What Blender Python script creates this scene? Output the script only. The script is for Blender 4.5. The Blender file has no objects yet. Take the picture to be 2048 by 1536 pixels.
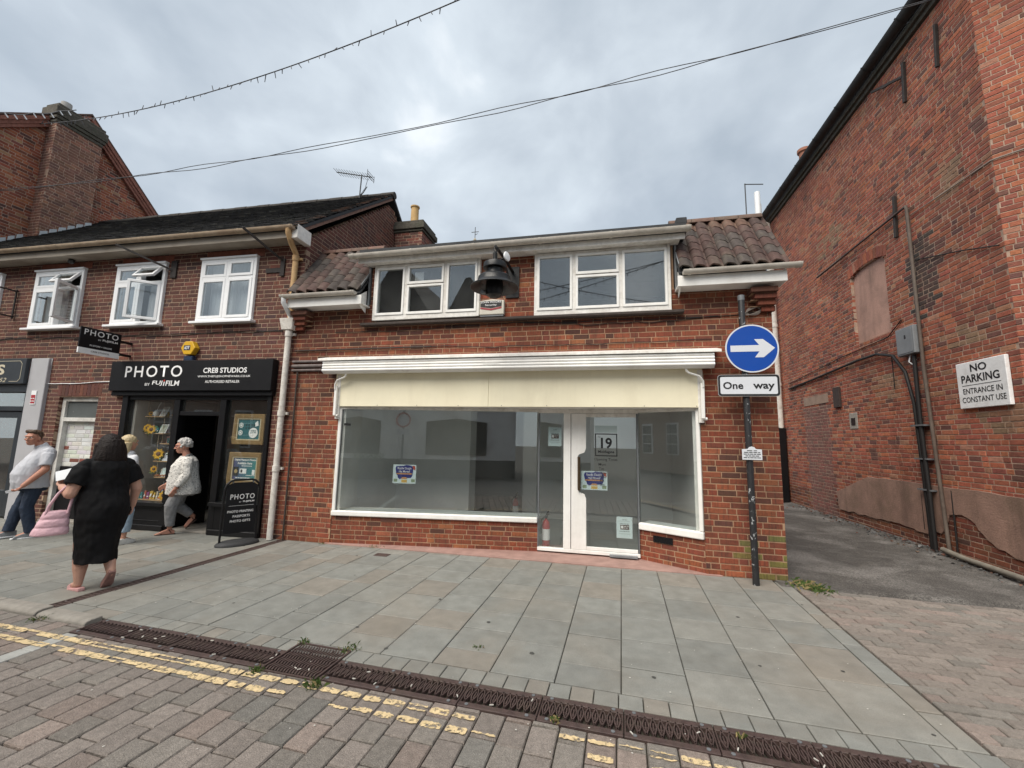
import bpy, bmesh, math, random
import numpy as np
from mathutils import Vector, Matrix, noise

random.seed(7)
SC = bpy.context.scene
COL = SC.collection
V = Vector
# ---------------------------------------------------------------- camera
cam_d = bpy.data.cameras.new('camera'); cam = bpy.data.objects.new('camera', cam_d); COL.objects.link(cam)
cam_d.sensor_width = 36.0; cam_d.lens = 14.80; cam_d.clip_start = 0.05; cam_d.clip_end = 600.0
_r = V((.97666, .21374, .02099)); _u = V((.00813, -.13445, .99089)); _f = V((-.21462, .96759, .13305))
_m = Matrix((_r, _u, -_f)).transposed().to_4x4(); _m.translation = V((0, 0, 1.62))
cam.matrix_world = _m; SC.camera = cam
CAM = V((0, 0, 1.62))
# ---------------------------------------------------------------- world: overcast sky
SUN_EL, SUN_AZ = math.radians(52), math.radians(205)      # azimuth clockwise from +Y
w = bpy.data.worlds.new('World'); SC.world = w; w.use_nodes = True
N, L = w.node_tree.nodes, w.node_tree.links
N.clear()
out = N.new('ShaderNodeOutputWorld'); bg = N.new('ShaderNodeBackground'); bg.inputs[1].default_value = 0.1
sky = N.new('ShaderNodeTexSky'); sky.sky_type = 'NISHITA'; sky.sun_disc = False
sky.sun_elevation = SUN_EL; sky.sun_rotation = SUN_AZ
tc = N.new('ShaderNodeTexCoord'); sep = N.new('ShaderNodeSeparateXYZ'); L.new(tc.outputs['Generated'], sep.inputs[0])
def wm(op, a, b=None):
    n = N.new('ShaderNodeMath'); n.operation = op
    for i, q in enumerate((a, b)):
        if q is None: continue
        if isinstance(q, (int, float)): n.inputs[i].default_value = q
        else: L.new(q, n.inputs[i])
    return n.outputs[0]
zz = wm('ADD', wm('MAXIMUM', sep.outputs[2], 0.0), 0.45)
cx, cy = wm('DIVIDE', sep.outputs[0], zz), wm('DIVIDE', sep.outputs[1], zz)
cmb = N.new('ShaderNodeCombineXYZ'); L.new(cx, cmb.inputs[0]); L.new(cy, cmb.inputs[1])
def wnoise(scale, detail, dist, off):
    mp = N.new('ShaderNodeMapping'); mp.inputs['Location'].default_value = off; mp.inputs['Rotation'].default_value = (0, 0, .6)
    mp.inputs['Scale'].default_value = (1.0, .8, 1.5)
    L.new(tc.outputs['Generated'], mp.inputs[0])
    t = N.new('ShaderNodeTexNoise'); t.inputs['Scale'].default_value = scale; t.inputs['Detail'].default_value = detail
    t.inputs['Distortion'].default_value = dist; L.new(mp.outputs[0], t.inputs[0]); return t.outputs[0]
n1, n2 = wnoise(1.9, 5, .35, (3.1, 1.2, .4)), wnoise(4.8, 7, .3, (7.7, 4.2, 2.2))
cl = wm('ADD', wm('MULTIPLY', n1, .6), wm('MULTIPLY', n2, .4))
rp = N.new('ShaderNodeValToRGB'); L.new(cl, rp.inputs[0])
e = rp.color_ramp.elements
e[0].position = .36; e[0].color = (1.56, 1.78, 2.0, 1)
e[1].position = .70; e[1].color = (3.9, 4.0, 4.05, 1)
q = rp.color_ramp.elements.new(.48); q.color = (2.02, 2.24, 2.45, 1)
q = rp.color_ramp.elements.new(.58); q.color = (2.55, 2.8, 3.0, 1)
mx = N.new('ShaderNodeMix'); mx.data_type = 'RGBA'; mx.inputs[0].default_value = .93
L.new(sky.outputs[0], mx.inputs[6]); L.new(rp.outputs[0], mx.inputs[7])
L.new(mx.outputs[2], bg.inputs[0]); L.new(bg.outputs[0], out.inputs[0])
# ---------------------------------------------------------------- sun behind cloud
sd = bpy.data.lights.new('sun', 'SUN'); sd.energy = 1.5; sd.angle = math.radians(50); sd.color = (1, .93, .83)
so = bpy.data.objects.new('sun', sd); COL.objects.link(so)
_d = V((math.sin(SUN_AZ) * math.cos(SUN_EL), math.cos(SUN_AZ) * math.cos(SUN_EL), math.sin(SUN_EL)))
so.rotation_euler = _d.to_track_quat('Z', 'Y').to_euler(); so.location = (0, -6, 20)
vs = SC.view_settings; vs.view_transform = 'Standard'; vs.look = 'None'; vs.exposure = 1.6; vs.gamma = 1; vs.use_curve_mapping = False
SC.cycles.max_bounces = 8; SC.cycles.transparent_max_bounces = 24; SC.cycles.glossy_bounces = 4; SC.cycles.transmission_bounces = 8

# ================================================================ materials
MATS = {}
def nodes(name):
    m = bpy.data.materials.new(name); m.use_nodes = True
    return m, m.node_tree.nodes, m.node_tree.links, m.node_tree.nodes['Principled BSDF']
def srgb(r, g, b):
    f = lambda c: ((c / 255 + .055) / 1.055) ** 2.4 if c > 10 else c / 255 / 12.92
    return (f(r), f(g), f(b))
def mat(name, col, rough=.6, var=.18, scale=6.0, bump=.15, bscale=60.0, metal=0.0, dirt=0.0, dirtcol=(.05, .04, .03), dscale=2.2,
        src=None, streak=0.0, speck=0.0, spec=.4, stretch=None, blotch=None, grain=0.0, gscale=170, runoff=0.0, runcol=(.045, .030, .024)):
    """procedural surface: base colour (or per-piece tone) x noise, dirt patches, streaks, specks, bump"""
    if name in MATS: return MATS[name]
    m, n, l, bs = nodes(name)
    geo = n.new('ShaderNodeNewGeometry')
    pos = geo.outputs['Position']
    if stretch:
        mp = n.new('ShaderNodeMapping'); mp.inputs['Scale'].default_value = stretch; l.new(pos, mp.inputs[0]); spos = mp.outputs[0]
    else: spos = pos
    def nz(sc, det=4, p=spos, ro=.55, dist=0):
        t = n.new('ShaderNodeTexNoise'); t.inputs['Scale'].default_value = sc; t.inputs['Detail'].default_value = det
        t.inputs['Roughness'].default_value = ro; t.inputs['Distortion'].default_value = dist; l.new(p, t.inputs[0]); return t.outputs[0]
    def ramp(s, a, b, c0=(0, 0, 0, 1), c1=(1, 1, 1, 1)):
        r = n.new('ShaderNodeMapRange'); r.inputs[1].default_value = a; r.inputs[2].default_value = b; r.clamp = True
        l.new(s, r.inputs[0]); return r.outputs[0]
    def mixc(fac, a, b, mode='MIX'):
        x = n.new('ShaderNodeMix'); x.data_type = 'RGBA'; x.blend_type = mode; x.clamp_factor = True
        for i, q in ((0, fac), (6, a), (7, b)):
            if isinstance(q, (int, float)): x.inputs[i].default_value = q
            elif isinstance(q, tuple): x.inputs[i].default_value = (*q[:3], 1)
            else: l.new(q, x.inputs[i])
        return x.outputs[2]
    if src == 'obj':
        oi = n.new('ShaderNodeObjectInfo'); c = oi.outputs['Color']
    elif src == 'attr':
        at = n.new('ShaderNodeAttribute'); at.attribute_name = 'tone'; c = at.outputs['Color']
    else:
        rg = n.new('ShaderNodeRGB'); rg.outputs[0].default_value = (*col, 1); c = rg.outputs[0]
    if var:
        mr = n.new('ShaderNodeMapRange'); mr.inputs[1].default_value = .25; mr.inputs[2].default_value = .75
        mr.inputs[3].default_value = 1 - var; mr.inputs[4].default_value = 1 + var; l.new(nz(scale, 6), mr.inputs[0])
        cc = n.new('ShaderNodeVectorMath'); cc.operation = 'SCALE'; l.new(c, cc.inputs[0]); l.new(mr.outputs[0], cc.inputs['Scale']); c = cc.outputs[0]
    if blotch:                                        # (colour, scale, amount)
        c = mixc(mixf(n, l, ramp(nz(blotch[1], 5, pos, .6, .6), *(blotch[3] if len(blotch) > 3 else (.5, .68))), blotch[2]), c, blotch[0])
    if grain:
        g_ = n.new('ShaderNodeMapRange'); g_.inputs[1].default_value = .3; g_.inputs[2].default_value = .7; g_.inputs[3].default_value = 1 - grain; g_.inputs[4].default_value = 1 + grain
        l.new(nz(gscale, 3, pos, .7), g_.inputs[0]); cc = n.new('ShaderNodeVectorMath'); cc.operation = 'SCALE'; l.new(c, cc.inputs[0]); l.new(g_.outputs[0], cc.inputs['Scale']); c = cc.outputs[0]
    if streak:
        mp = n.new('ShaderNodeMapping'); mp.inputs['Scale'].default_value = (55, 55, 5); l.new(pos, mp.inputs[0])
        s = nz(1.0, 3, mp.outputs[0], .6)
        c = mixc(mixf(n, l, ramp(s, .5, .66), streak), c, (.035, .022, .018))
    if runoff:                                       # rain-washed vertical grime
        mp = n.new('ShaderNodeMapping'); mp.inputs['Scale'].default_value = (3.2, 3.2, .33); l.new(pos, mp.inputs[0])
        c = mixc(mixf(n, l, ramp(nz(1.0, 7, mp.outputs[0], .65, .3), .48, .70), runoff), c, runcol)
    if dirt:
        c = mixc(mixf(n, l, ramp(nz(dscale, 8, pos, .65, .4), .47, .72), dirt), c, dirtcol)
    if speck:
        vo = n.new('ShaderNodeTexVoronoi'); vo.inputs['Scale'].default_value = 90; l.new(pos, vo.inputs[0])
        c = mixc(mixf(n, l, ramp(vo.outputs['Distance'], .22, .12), speck), c, (.42, .40, .36))
    l.new(c, bs.inputs['Base Color'])
    bs.inputs['Roughness'].default_value = rough; bs.inputs['Metallic'].default_value = metal
    bs.inputs['Specular IOR Level'].default_value = spec
    if rough > .2:
        rr = n.new('ShaderNodeMapRange'); rr.inputs[3].default_value = max(.05, rough - .12); rr.inputs[4].default_value = min(1, rough + .12)
        l.new(nz(scale * 2.3, 3), rr.inputs[0]); l.new(rr.outputs[0], bs.inputs['Roughness'])
    if bump:
        b = n.new('ShaderNodeBump'); b.inputs['Strength'].default_value = bump; b.inputs['Distance'].default_value = .01
        l.new(nz(bscale, 5, pos), b.inputs['Height']); l.new(b.outputs[0], bs.inputs['Normal'])
    MATS[name] = m
    return m
def mixf(n, l, s, k):
    x = n.new('ShaderNodeMath'); x.operation = 'MULTIPLY'; l.new(s, x.inputs[0]); x.inputs[1].default_value = k; return x.outputs[0]
def glass(name, tint=(1, 1, 1), refl=1.0, rough=0.0, ior=1.52, trans=.92):
    m, n, l, bs = nodes(name); n.remove(bs)
    o = n['Material Output']; tr = n.new('ShaderNodeBsdfTransparent'); tr.inputs[0].default_value = (tint[0] * trans, tint[1] * trans, tint[2] * trans, 1)
    gl = n.new('ShaderNodeBsdfGlossy'); gl.inputs['Roughness'].default_value = rough; gl.inputs[0].default_value = (.97, 1, 1, 1)
    geo = n.new('ShaderNodeNewGeometry'); io = n.new('ShaderNodeMapRange'); io.inputs[3].default_value = ior; io.inputs[4].default_value = 1 / ior; l.new(geo.outputs['Backfacing'], io.inputs[0])
    fr = n.new('ShaderNodeFresnel'); l.new(io.outputs[0], fr.inputs[0])      # same reflectance on both faces of the sheet
    k = n.new('ShaderNodeMath'); k.operation = 'MULTIPLY'; k.inputs[1].default_value = refl; k.use_clamp = True
    l.new(fr.outputs[0], k.inputs[0])
    mx = n.new('ShaderNodeMixShader'); l.new(k.outputs[0], mx.inputs[0]); l.new(tr.outputs[0], mx.inputs[1]); l.new(gl.outputs[0], mx.inputs[2])
    df = n.new('ShaderNodeBsdfDiffuse'); df.inputs[0].default_value = (.55, .56, .54, 1); tx = n.new('ShaderNodeTexNoise'); tx.inputs['Scale'].default_value = 2.2; tx.inputs['Detail'].default_value = 7; l.new(geo.outputs['Position'], tx.inputs[0])
    dr = n.new('ShaderNodeMapRange'); dr.inputs[1].default_value = .35; dr.inputs[2].default_value = .8; dr.inputs[3].default_value = .004; dr.inputs[4].default_value = .025; l.new(tx.outputs[0], dr.inputs[0])
    m2 = n.new('ShaderNodeMixShader'); l.new(dr.outputs[0], m2.inputs[0]); l.new(mx.outputs[0], m2.inputs[1]); l.new(df.outputs[0], m2.inputs[2])
    l.new(m2.outputs[0], o.inputs[0]); MATS[name] = m; return m

# ================================================================ mesh builder
class MB:
    def __init__(s): s.v = []; s.f = []; s.t = []; s.tone = None
    def add(s, vs, fs):
        b = len(s.v); s.v += [tuple(p) for p in vs]; s.f += [tuple(i + b for i in f) for f in fs]
        if s.tone is not None: s.t += [s.tone] * len(vs)
        return s
    def box(s, x0, x1, y0, y1, z0, z1):
        return s.add([(x0, y0, z0), (x1, y0, z0), (x1, y1, z0), (x0, y1, z0), (x0, y0, z1), (x1, y0, z1), (x1, y1, z1), (x0, y1, z1)],
                     [(0, 3, 2, 1), (4, 5, 6, 7), (0, 1, 5, 4), (1, 2, 6, 5), (2, 3, 7, 6), (3, 0, 4, 7)])
    def obox(s, o, a, b, c):
        """box from corner o along edge vectors a, b, c"""
        o, a, b, c = V(o), V(a), V(b), V(c)
        return s.add([o, o + a, o + a + b, o + b, o + c, o + a + c, o + a + b + c, o + b + c],
                     [(0, 3, 2, 1), (4, 5, 6, 7), (0, 1, 5, 4), (1, 2, 6, 5), (2, 3, 7, 6), (3, 0, 4, 7)])
    def bar(s, p, q, w, d, up=(0, 0, 1)):
        """rectangular bar from p to q; w across, d along up-ish"""
        p, q = V(p), V(q); t = (q - p).normalized(); up = V(up)
        if abs(t.dot(up)) > .98: up = V((0, 1, 0))
        a = t.cross(up).normalized(); b = a.cross(t).normalized()
        return s.obox(p - a * w / 2 - b * d / 2, q - p, a * w, b * d)
    def quad(s, *p): return s.add(p, [tuple(range(len(p)))])
    def prism(s, pts, vec):
        n = len(pts); vec = V(vec); a = [V(p) for p in pts]
        return s.add(a + [p + vec for p in a], [tuple(range(n))[::-1], tuple(range(n, 2 * n))] + [(i, (i + 1) % n, n + (i + 1) % n, n + i) for i in range(n)])
    def tube(s, path, r, seg=8, caps=True):
        path = [V(p) for p in path]; n = len(path); rs = r if isinstance(r, (list, tuple)) else [r] * n
        vs = []; ref = None
        for i, p in enumerate(path):
            t = (path[min(i + 1, n - 1)] - path[max(i - 1, 0)]).normalized()
            if ref is None:
                ref = V((0, 0, 1)) if abs(t.z) < .9 else V((1, 0, 0))
            a = t.cross(ref)
            if a.length < 1e-4: a = t.cross(V((0, 1, 0)))
            a.normalize(); b = a.cross(t).normalized(); ref = b
            for k in range(seg):
                an = 2 * math.pi * k / seg; vs.append(p + (a * math.cos(an) + b * math.sin(an)) * rs[i])
        fs = [(i * seg + k, i * seg + (k + 1) % seg, (i + 1) * seg + (k + 1) % seg, (i + 1) * seg + k) for i in range(n - 1) for k in range(seg)]
        if caps: fs += [tuple(range(seg))[::-1], tuple(range((n - 1) * seg, n * seg))]
        return s.add(vs, fs)
    def lathe(s, prof, c, seg=24, axis=(0, 0, 1), caps=True):
        axis = V(axis).normalized(); c = V(c)
        a = axis.cross(V((1, 0, 0)) if abs(axis.x) < .9 else V((0, 1, 0))).normalized(); b = axis.cross(a)
        vs = [c + axis * z + (a * math.cos(2 * math.pi * k / seg) + b * math.sin(2 * math.pi * k / seg)) * r for r, z in prof for k in range(seg)]
        n = len(prof)
        fs = [(i * seg + k, i * seg + (k + 1) % seg, (i + 1) * seg + (k + 1) % seg, (i + 1) * seg + k) for i in range(n - 1) for k in range(seg)]
        if caps: fs += [tuple(range(seg))[::-1], tuple(range((n - 1) * seg, n * seg))]
        return s.add(vs, fs)
    def ball(s, c, r, seg=12, rings=8):
        c = V(c); r = r if isinstance(r, (tuple, list)) else (r, r, r)
        pr = [(math.sin(math.pi * i / rings), -math.cos(math.pi * i / rings)) for i in range(rings + 1)]
        vs = [(c.x + r[0] * max(q, 1e-3) * math.cos(2 * math.pi * k / seg), c.y + r[1] * max(q, 1e-3) * math.sin(2 * math.pi * k / seg), c.z + r[2] * z) for q, z in pr for k in range(seg)]
        n = len(pr)
        fs = [(i * seg + k, i * seg + (k + 1) % seg, (i + 1) * seg + (k + 1) % seg, (i + 1) * seg + k) for i in range(n - 1) for k in range(seg)]
        fs += [tuple(range(seg))[::-1], tuple(range((n - 1) * seg, n * seg))]
        return s.add(vs, fs)
    def xf(s, M):
        s.v = [tuple(M @ V(p)) for p in s.v]; return s
    def mesh(s, name, m=None, smooth=0, bevel=0, recalc=True, bseg=1):
        me = bpy.data.meshes.new(name); me.from_pydata(s.v, [], s.f)
        if s.t:
            at = me.color_attributes.new('tone', 'FLOAT_COLOR', 'POINT')
            at.data.foreach_set('color', np.array([(*c, 1.0) for c in s.t], dtype=np.float32).ravel())
        if recalc or bevel:
            bm = bmesh.new(); bm.from_mesh(me)
            if bevel:
                bmesh.ops.remove_doubles(bm, verts=bm.verts, dist=1e-6)
                bmesh.ops.bevel(bm, geom=[e for e in bm.edges if len(e.link_faces) == 2 and e.calc_face_angle(0) > .5], offset=bevel, segments=bseg, profile=.5, affect='EDGES', clamp_overlap=True)
            bmesh.ops.recalc_face_normals(bm, faces=bm.faces); bm.to_mesh(me); bm.free()
        if smooth:
            me.polygons.foreach_set('use_smooth', [True] * len(me.polygons)); me.set_sharp_from_angle(angle=math.radians(smooth))
        if m: me.materials.append(m)
        return me
    def build(s, name, m, parent=None, smooth=0, bevel=0, recalc=True, kind=None, bseg=1):
        return place(name, s.mesh(name, m, smooth, bevel, recalc, bseg), parent, kind=kind)

def place(name, me, parent=None, loc=None, rot=None, scale=None, color=None, kind=None):
    o = bpy.data.objects.new(name, me); COL.objects.link(o)
    if parent is not None:
        o.parent = parent; o.matrix_parent_inverse = root_inv(parent)
    if loc is not None: o.location = loc
    if rot is not None: o.rotation_euler = rot
    if scale is not None: o.scale = scale
    if color is not None: o.color = (*color, 1)
    if kind: o['kind'] = kind
    return o
def root_inv(p):
    """inverse of the world matrix the parent has now, so that children are written in world coordinates"""
    M = p.matrix_basis.copy()
    if p.parent is not None: M = p.parent.matrix_basis @ p.matrix_parent_inverse @ M
    return M.inverted()
def thing(name, label, cat, loc=(0, 0, 0), group=None):
    o = bpy.data.objects.new(name, None); COL.objects.link(o); o.location = loc; o.empty_display_size = .1
    return tag(o, label, cat, group)
def tag(o, label, cat, group=None):
    o['label'] = label; o['category'] = cat
    if group: o['group'] = group
    return o
def struct(name, mb, m, **k):
    o = mb.build(name, m, **k); o['kind'] = 'structure'; return o
def copy_tree(o, parent=None):
    c = o.copy(); COL.objects.link(c)
    if parent is not None:
        c.parent = parent; c.matrix_parent_inverse = o.matrix_parent_inverse.copy()
    for ch in o.children: copy_tree(ch, c)
    return c
def in_frame(p, pad=.03):
    q = V(p) - CAM; d = q.dot(_f)
    if d < .1: return False
    x, y = q.dot(_r) / d * 842 / 1024, q.dot(_u) / d * 842 / 1024
    return abs(x) < 1 + pad and abs(y) < .75 + pad

# ---------------------------------------------------------------- lettering
def text(s, o, u, v, w, h, m, parent, name='lettering', bold=0.0, shear=0.0, depth=.002, space=1.0, fit=True):
    """flat letters whose ink fills the box o + [0,w]u + [0,h]v; '~' stands for print too small to read: word-long strokes"""
    if s[0] == '~':
        r = random.Random(len(s) * 31 + int(w * 1e4)); o, u, v = V(o), V(u).normalized(), V(v).normalized(); n = u.cross(v); x = 0; mb = MB(); k = max(2, int(s[1:] or 4))
        ws = [r.uniform(.6, 1.4) for _ in range(k)]; sc = w * .86 / sum(ws); gp = w * .14 / max(1, k - 1)
        for q in ws:
            mb.quad(*[o + u * a + v * b + n * depth for a, b in ((x, h * .2), (x + q * sc, h * .2), (x + q * sc, h * .8), (x, h * .8))]); x += q * sc + gp
        return mb.build(name, m, parent, recalc=False, kind='stuff')
    cu = bpy.data.curves.new('txt', 'FONT'); cu.body = s; cu.size = 1; cu.offset = bold; cu.shear = shear; cu.space_character = space
    cu.resolution_u = 3; cu.fill_mode = 'FRONT'; cu.align_x = 'CENTER'
    t = bpy.data.objects.new('txt', cu); COL.objects.link(t)
    me = bpy.data.meshes.new_from_object(t.evaluated_get(bpy.context.evaluated_depsgraph_get()))
    bpy.data.objects.remove(t); bpy.data.curves.remove(cu)
    P = np.zeros(len(me.vertices) * 3); me.vertices.foreach_get('co', P); P = P.reshape(-1, 3)
    lo, hi = P.min(0), P.max(0); sc = np.array([w / (hi[0] - lo[0]), h / (hi[1] - lo[1])])
    if not fit: sc[:] = sc.min()
    off = np.array([(w - (hi[0] - lo[0]) * sc[0]) / 2, (h - (hi[1] - lo[1]) * sc[1]) / 2])
    q = (P[:, :2] - lo[:2]) * sc + off
    o, u, v = np.array(o, float), np.array(V(u).normalized()), np.array(V(v).normalized()); n = np.cross(u, v)
    W = o + q[:, :1] * u + q[:, 1:2] * v + n * depth
    me.vertices.foreach_set('co', W.ravel()); me.update(); me.materials.clear(); me.materials.append(m)
    return place(name, me, parent)

# ================================================================ brick walls
BR = {}
def brick_unit(k, h, d):
    """unit-length brick, front face at y=0, six rough variants shared by all alike bricks"""
    key = (k, h, d)
    if key not in BR:
        r = random.Random(k * 13 + 5); j = lambda a: r.uniform(-a, a)
        c = .0035
        vs = [(0, d, 0), (1, d, 0), (1, d, h), (0, d, h)]
        ring = [(0 + j(.004), c, 0 + j(.0015)), (1 + j(.004), c, j(.0015)), (1 + j(.004), c, h + j(.0015)), (j(.004), c, h + j(.0015))]
        fr = [(.018 + j(.006), j(.0015), .004), (.982 + j(.006), j(.0015), .004), (.982 + j(.006), j(.0015), h - .004), (.018 + j(.006), j(.0015), h - .004)]
        vs += ring + fr
        fs = [(a, (a + 1) % 4, 4 + (a + 1) % 4, 4 + a) for a in range(4)] + [(4 + a, 4 + (a + 1) % 4, 8 + (a + 1) % 4, 8 + a) for a in range(4)] + [(8, 9, 10, 11)]
        BR[key] = (vs, fs)
    return BR[key]
BMESH = {}
def pal(cols, r):
    t = r.random(); a = 0
    for wgt, c in cols:
        a += wgt
        if t <= a: break
    k = r.uniform(.86, 1.14)
    return (c[0] * k * r.uniform(.95, 1.05), c[1] * k * r.uniform(.93, 1.07), c[2] * k * r.uniform(.92, 1.08))
def brick_wall(parent, O, u, nrm, spans, z0, z1, palette, mats, mort, seed=1, course=.075, gap=.0115, bond='fleg', n_ind=300, depth=.10, jit=.0015, back='wall', big=.225, tonefn=None):
    """courses of separate bricks on a recessed mortar wall; spans(z) gives free runs along u"""
    r = random.Random(seed); O = V(O); u = V(u).normalized(); nrm = V(nrm).normalized(); h = course - gap
    M = Matrix.Identity(4); M.col[0][:3] = u; M.col[1][:3] = -nrm; M.col[2][:3] = (0, 0, 1)
    allb = []; runs = []
    n = int(round((z1 - z0) / course))
    for i in range(n):
        z = z0 + i * course
        sp = spans(z + course / 2); runs.append((z, sp))
        if bond == 'fleg': pat = [1, .5, 1, 1, .5] if i % 2 else [1, 1, .5]; off = [0, .75, .3, 1.1][i % 4] + r.choice((0, .0, .5))
        elif bond == 'eng': pat = [.5] if i % 4 == 3 else [1]; off = .25 * (i % 2) + (.11 if i % 4 == 3 else 0)
        elif bond == 'rand': pat = [1, .5, 1, 1, .5]; off = r.uniform(0, 1.2)
        else: pat = [1]; off = .5 * (i % 2)
        for a, b in sp:
            x = a - (off * big) % (sum(pat) * big); k = r.randrange(len(pat))
            k = 0
            while x < b - .001:
                L_ = pat[k % len(pat)] * big * (r.uniform(.96, 1.04) if bond == 'rand' else 1); k += 1
                p, q = max(x, a), min(x + L_, b); x += L_
                if q - p - gap < .028: continue
                allb.append((p + (gap / 2 if p > a + 1e-4 else 0), q - (gap / 2 if q < b - 1e-4 else 0), z + gap / 2))
    def key(bk):
        c = O + u * ((bk[0] + bk[1]) / 2) + V((0, 0, bk[2])); return (0 if in_frame(c, 0) else 1e3) + (c - CAM).length
    order = sorted(range(len(allb)), key=lambda i: key(allb[i])); ind = set(order[:n_ind])
    # mortar
    mb = MB(); k = 0
    while k < len(runs):
        j = k
        while j + 1 < len(runs) and runs[j + 1][1] == runs[k][1]: j += 1
        for a, b in runs[k][1]:
            mb.obox(O + u * a - nrm * .0035 + V((0, 0, runs[k][0])), u * (b - a), -nrm * depth, (0, 0, runs[j][0] + course - runs[k][0]))
        k = j + 1
    wall = mb.build(back, mort, parent)
    mo, ma = mats
    rest = MB()
    for i, (a, b, z) in enumerate(allb):
        tone = pal(palette, r)
        if tonefn: tone = tonefn(O + u * ((a + b) / 2) + V((0, 0, z)), tone, r)
        kk = r.randrange(6); pos = O + u * a + V((0, 0, z)) + nrm * r.uniform(-.0008, jit)
        if i in ind:
            key_ = (kk, round(h, 4), depth, mo.name)
            if key_ not in BMESH:
                x = MB(); x.add(*brick_unit(kk, h, depth)); BMESH[key_] = x.mesh('brick', mo, recalc=False)
            Mx = M.copy(); Mx.translation = pos
            o = bpy.data.objects.new('brick', BMESH[key_]); COL.objects.link(o); o.parent = wall; o.matrix_parent_inverse = root_inv(wall)
            o.matrix_basis = Mx @ Matrix.Diagonal((b - a, 1, 1, 1)); o.color = (*tone, 1)
        else:
            rest.tone = tone; vs, fs = brick_unit(kk, h, depth)
            rest.add([pos + u * (p[0] * (b - a)) - nrm * p[1] + V((0, 0, p[2])) for p in vs], fs)
    if rest.v: rest.build('brickwork', ma, wall, recalc=False, kind='stuff')
    return wall
def holes(a, b, rects):
    """free runs of [a,b] at height z outside rectangles (x0,x1,z0,z1)"""
    def f(z):
        cut = sorted((x0, x1) for x0, x1, q0, q1 in rects if q0 <= z < q1); res = []; x = a
        for p, q in cut:
            if p > x + .02: res.append((x, min(p, b)))
            x = max(x, q)
        if x < b - .02: res.append((x, b))
        return res
    return f
# ================================================================ shared materials
def bmats(nm, **k):
    return (mat(nm + '_piece', (1, 1, 1), src='obj', **k), mat(nm, (1, 1, 1), src='attr', **k))
M_BRICK = bmats('brick_red', rough=.85, var=.22, scale=28, bump=.55, bscale=110, streak=.45, dirt=.25, dirtcol=(.07, .028, .018), dscale=1.4, runoff=.42, runcol=(.055, .026, .018))
M_BRICKL = bmats('brick_brown', rough=.85, var=.2, scale=30, bump=.5, bscale=110, streak=.45, dirt=.25, dirtcol=(.05, .035, .03), dscale=.9, runoff=.45)
M_BRICKO = bmats('brick_old', rough=.9, var=.26, scale=22, bump=.8, bscale=70, dirt=.3, dirtcol=(.08, .042, .032), dscale=.7, blotch=((.30, .15, .08), 1.3, .12), runoff=.28, runcol=(.07, .03, .022))
M_MORT = mat('mortar', (.36, .225, .14), rough=.95, var=.25, scale=9, bump=.5, bscale=150, dirt=.4, dirtcol=(.12, .07, .045), runoff=.45)
M_MORTL = mat('mortar_left', (.35, .245, .172), rough=.95, var=.22, scale=9, bump=.5, bscale=150, dirt=.3)
M_MORTO = mat('mortar_old', (.42, .30, .225), rough=.95, var=.25, scale=6, bump=.7, bscale=120, dirt=.45, dirtcol=(.11, .06, .045))
M_SLAB = mat('paving_stone', (1, 1, 1), src='obj', rough=.75, var=.17, scale=7, grain=.14, bump=.25, bscale=70, dirt=.34, dirtcol=(.13, .12, .10), dscale=2.4, blotch=((.255, .222, .18), .9, .38))
M_PAVER = mat('road_block', (1, 1, 1), src='obj', rough=.88, var=.22, scale=26, bump=.9, bscale=120, dirt=.35, dirtcol=(.10, .09, .08), dscale=2.5, speck=.4, grain=.35)
M_PAVERJ = mat('road_block_far', (1, 1, 1), src='attr', rough=.88, var=.22, scale=26, bump=.9, bscale=120, dirt=.35, dirtcol=(.10, .09, .08), dscale=2.5, speck=.4, grain=.35)
M_SLABJ = mat('paving_stone_far', (1, 1, 1), src='attr', rough=.75, var=.17, scale=7, grain=.14, bump=.25, bscale=70, dirt=.34, dirtcol=(.13, .12, .10), dscale=2.4, blotch=((.255, .222, .18), .9, .38))
M_BLOCK = mat('drive_block', (1, 1, 1), src='obj', rough=.9, var=.2, scale=30, bump=.8, bscale=120, dirt=.35, dirtcol=(.17, .148, .125), dscale=1.2, grain=.25)
M_BLOCKJ = mat('drive_block_far', (1, 1, 1), src='attr', rough=.9, var=.2, scale=30, bump=.8, bscale=120, dirt=.35, dirtcol=(.17, .148, .125), dscale=1.2, grain=.25)
M_BED = mat('joint_sand', (.062, .054, .043), rough=1, var=.35, scale=25, bump=.6, bscale=200, dirt=.5, dirtcol=(.04, .05, .02))
M_TAR = mat('asphalt', (.085, .078, .071), rough=.92, var=.3, scale=5, bump=1.0, bscale=90, dirt=.6, dirtcol=(.035, .031, .028), dscale=1.3, speck=.6, grain=.7, gscale=55, blotch=((.215, .202, .188), 1.1, .8, (.46, .66)))
M_IRON = mat('cast_iron', (.062, .038, .034), rough=.62, var=.4, scale=22, bump=.5, bscale=140, dirt=.45, dirtcol=(.09, .07, .05), dscale=6, spec=.5)
M_BLACKHOLE = mat('drain_void', (.008, .007, .006), rough=1, var=0, bump=0)
M_YEL = mat('yellow_paint', (.66, .51, .29), rough=.7, var=.18, scale=30, bump=.4, bscale=160, dirt=.45, dirtcol=(.30, .24, .14), dscale=9, grain=.12)
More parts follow.
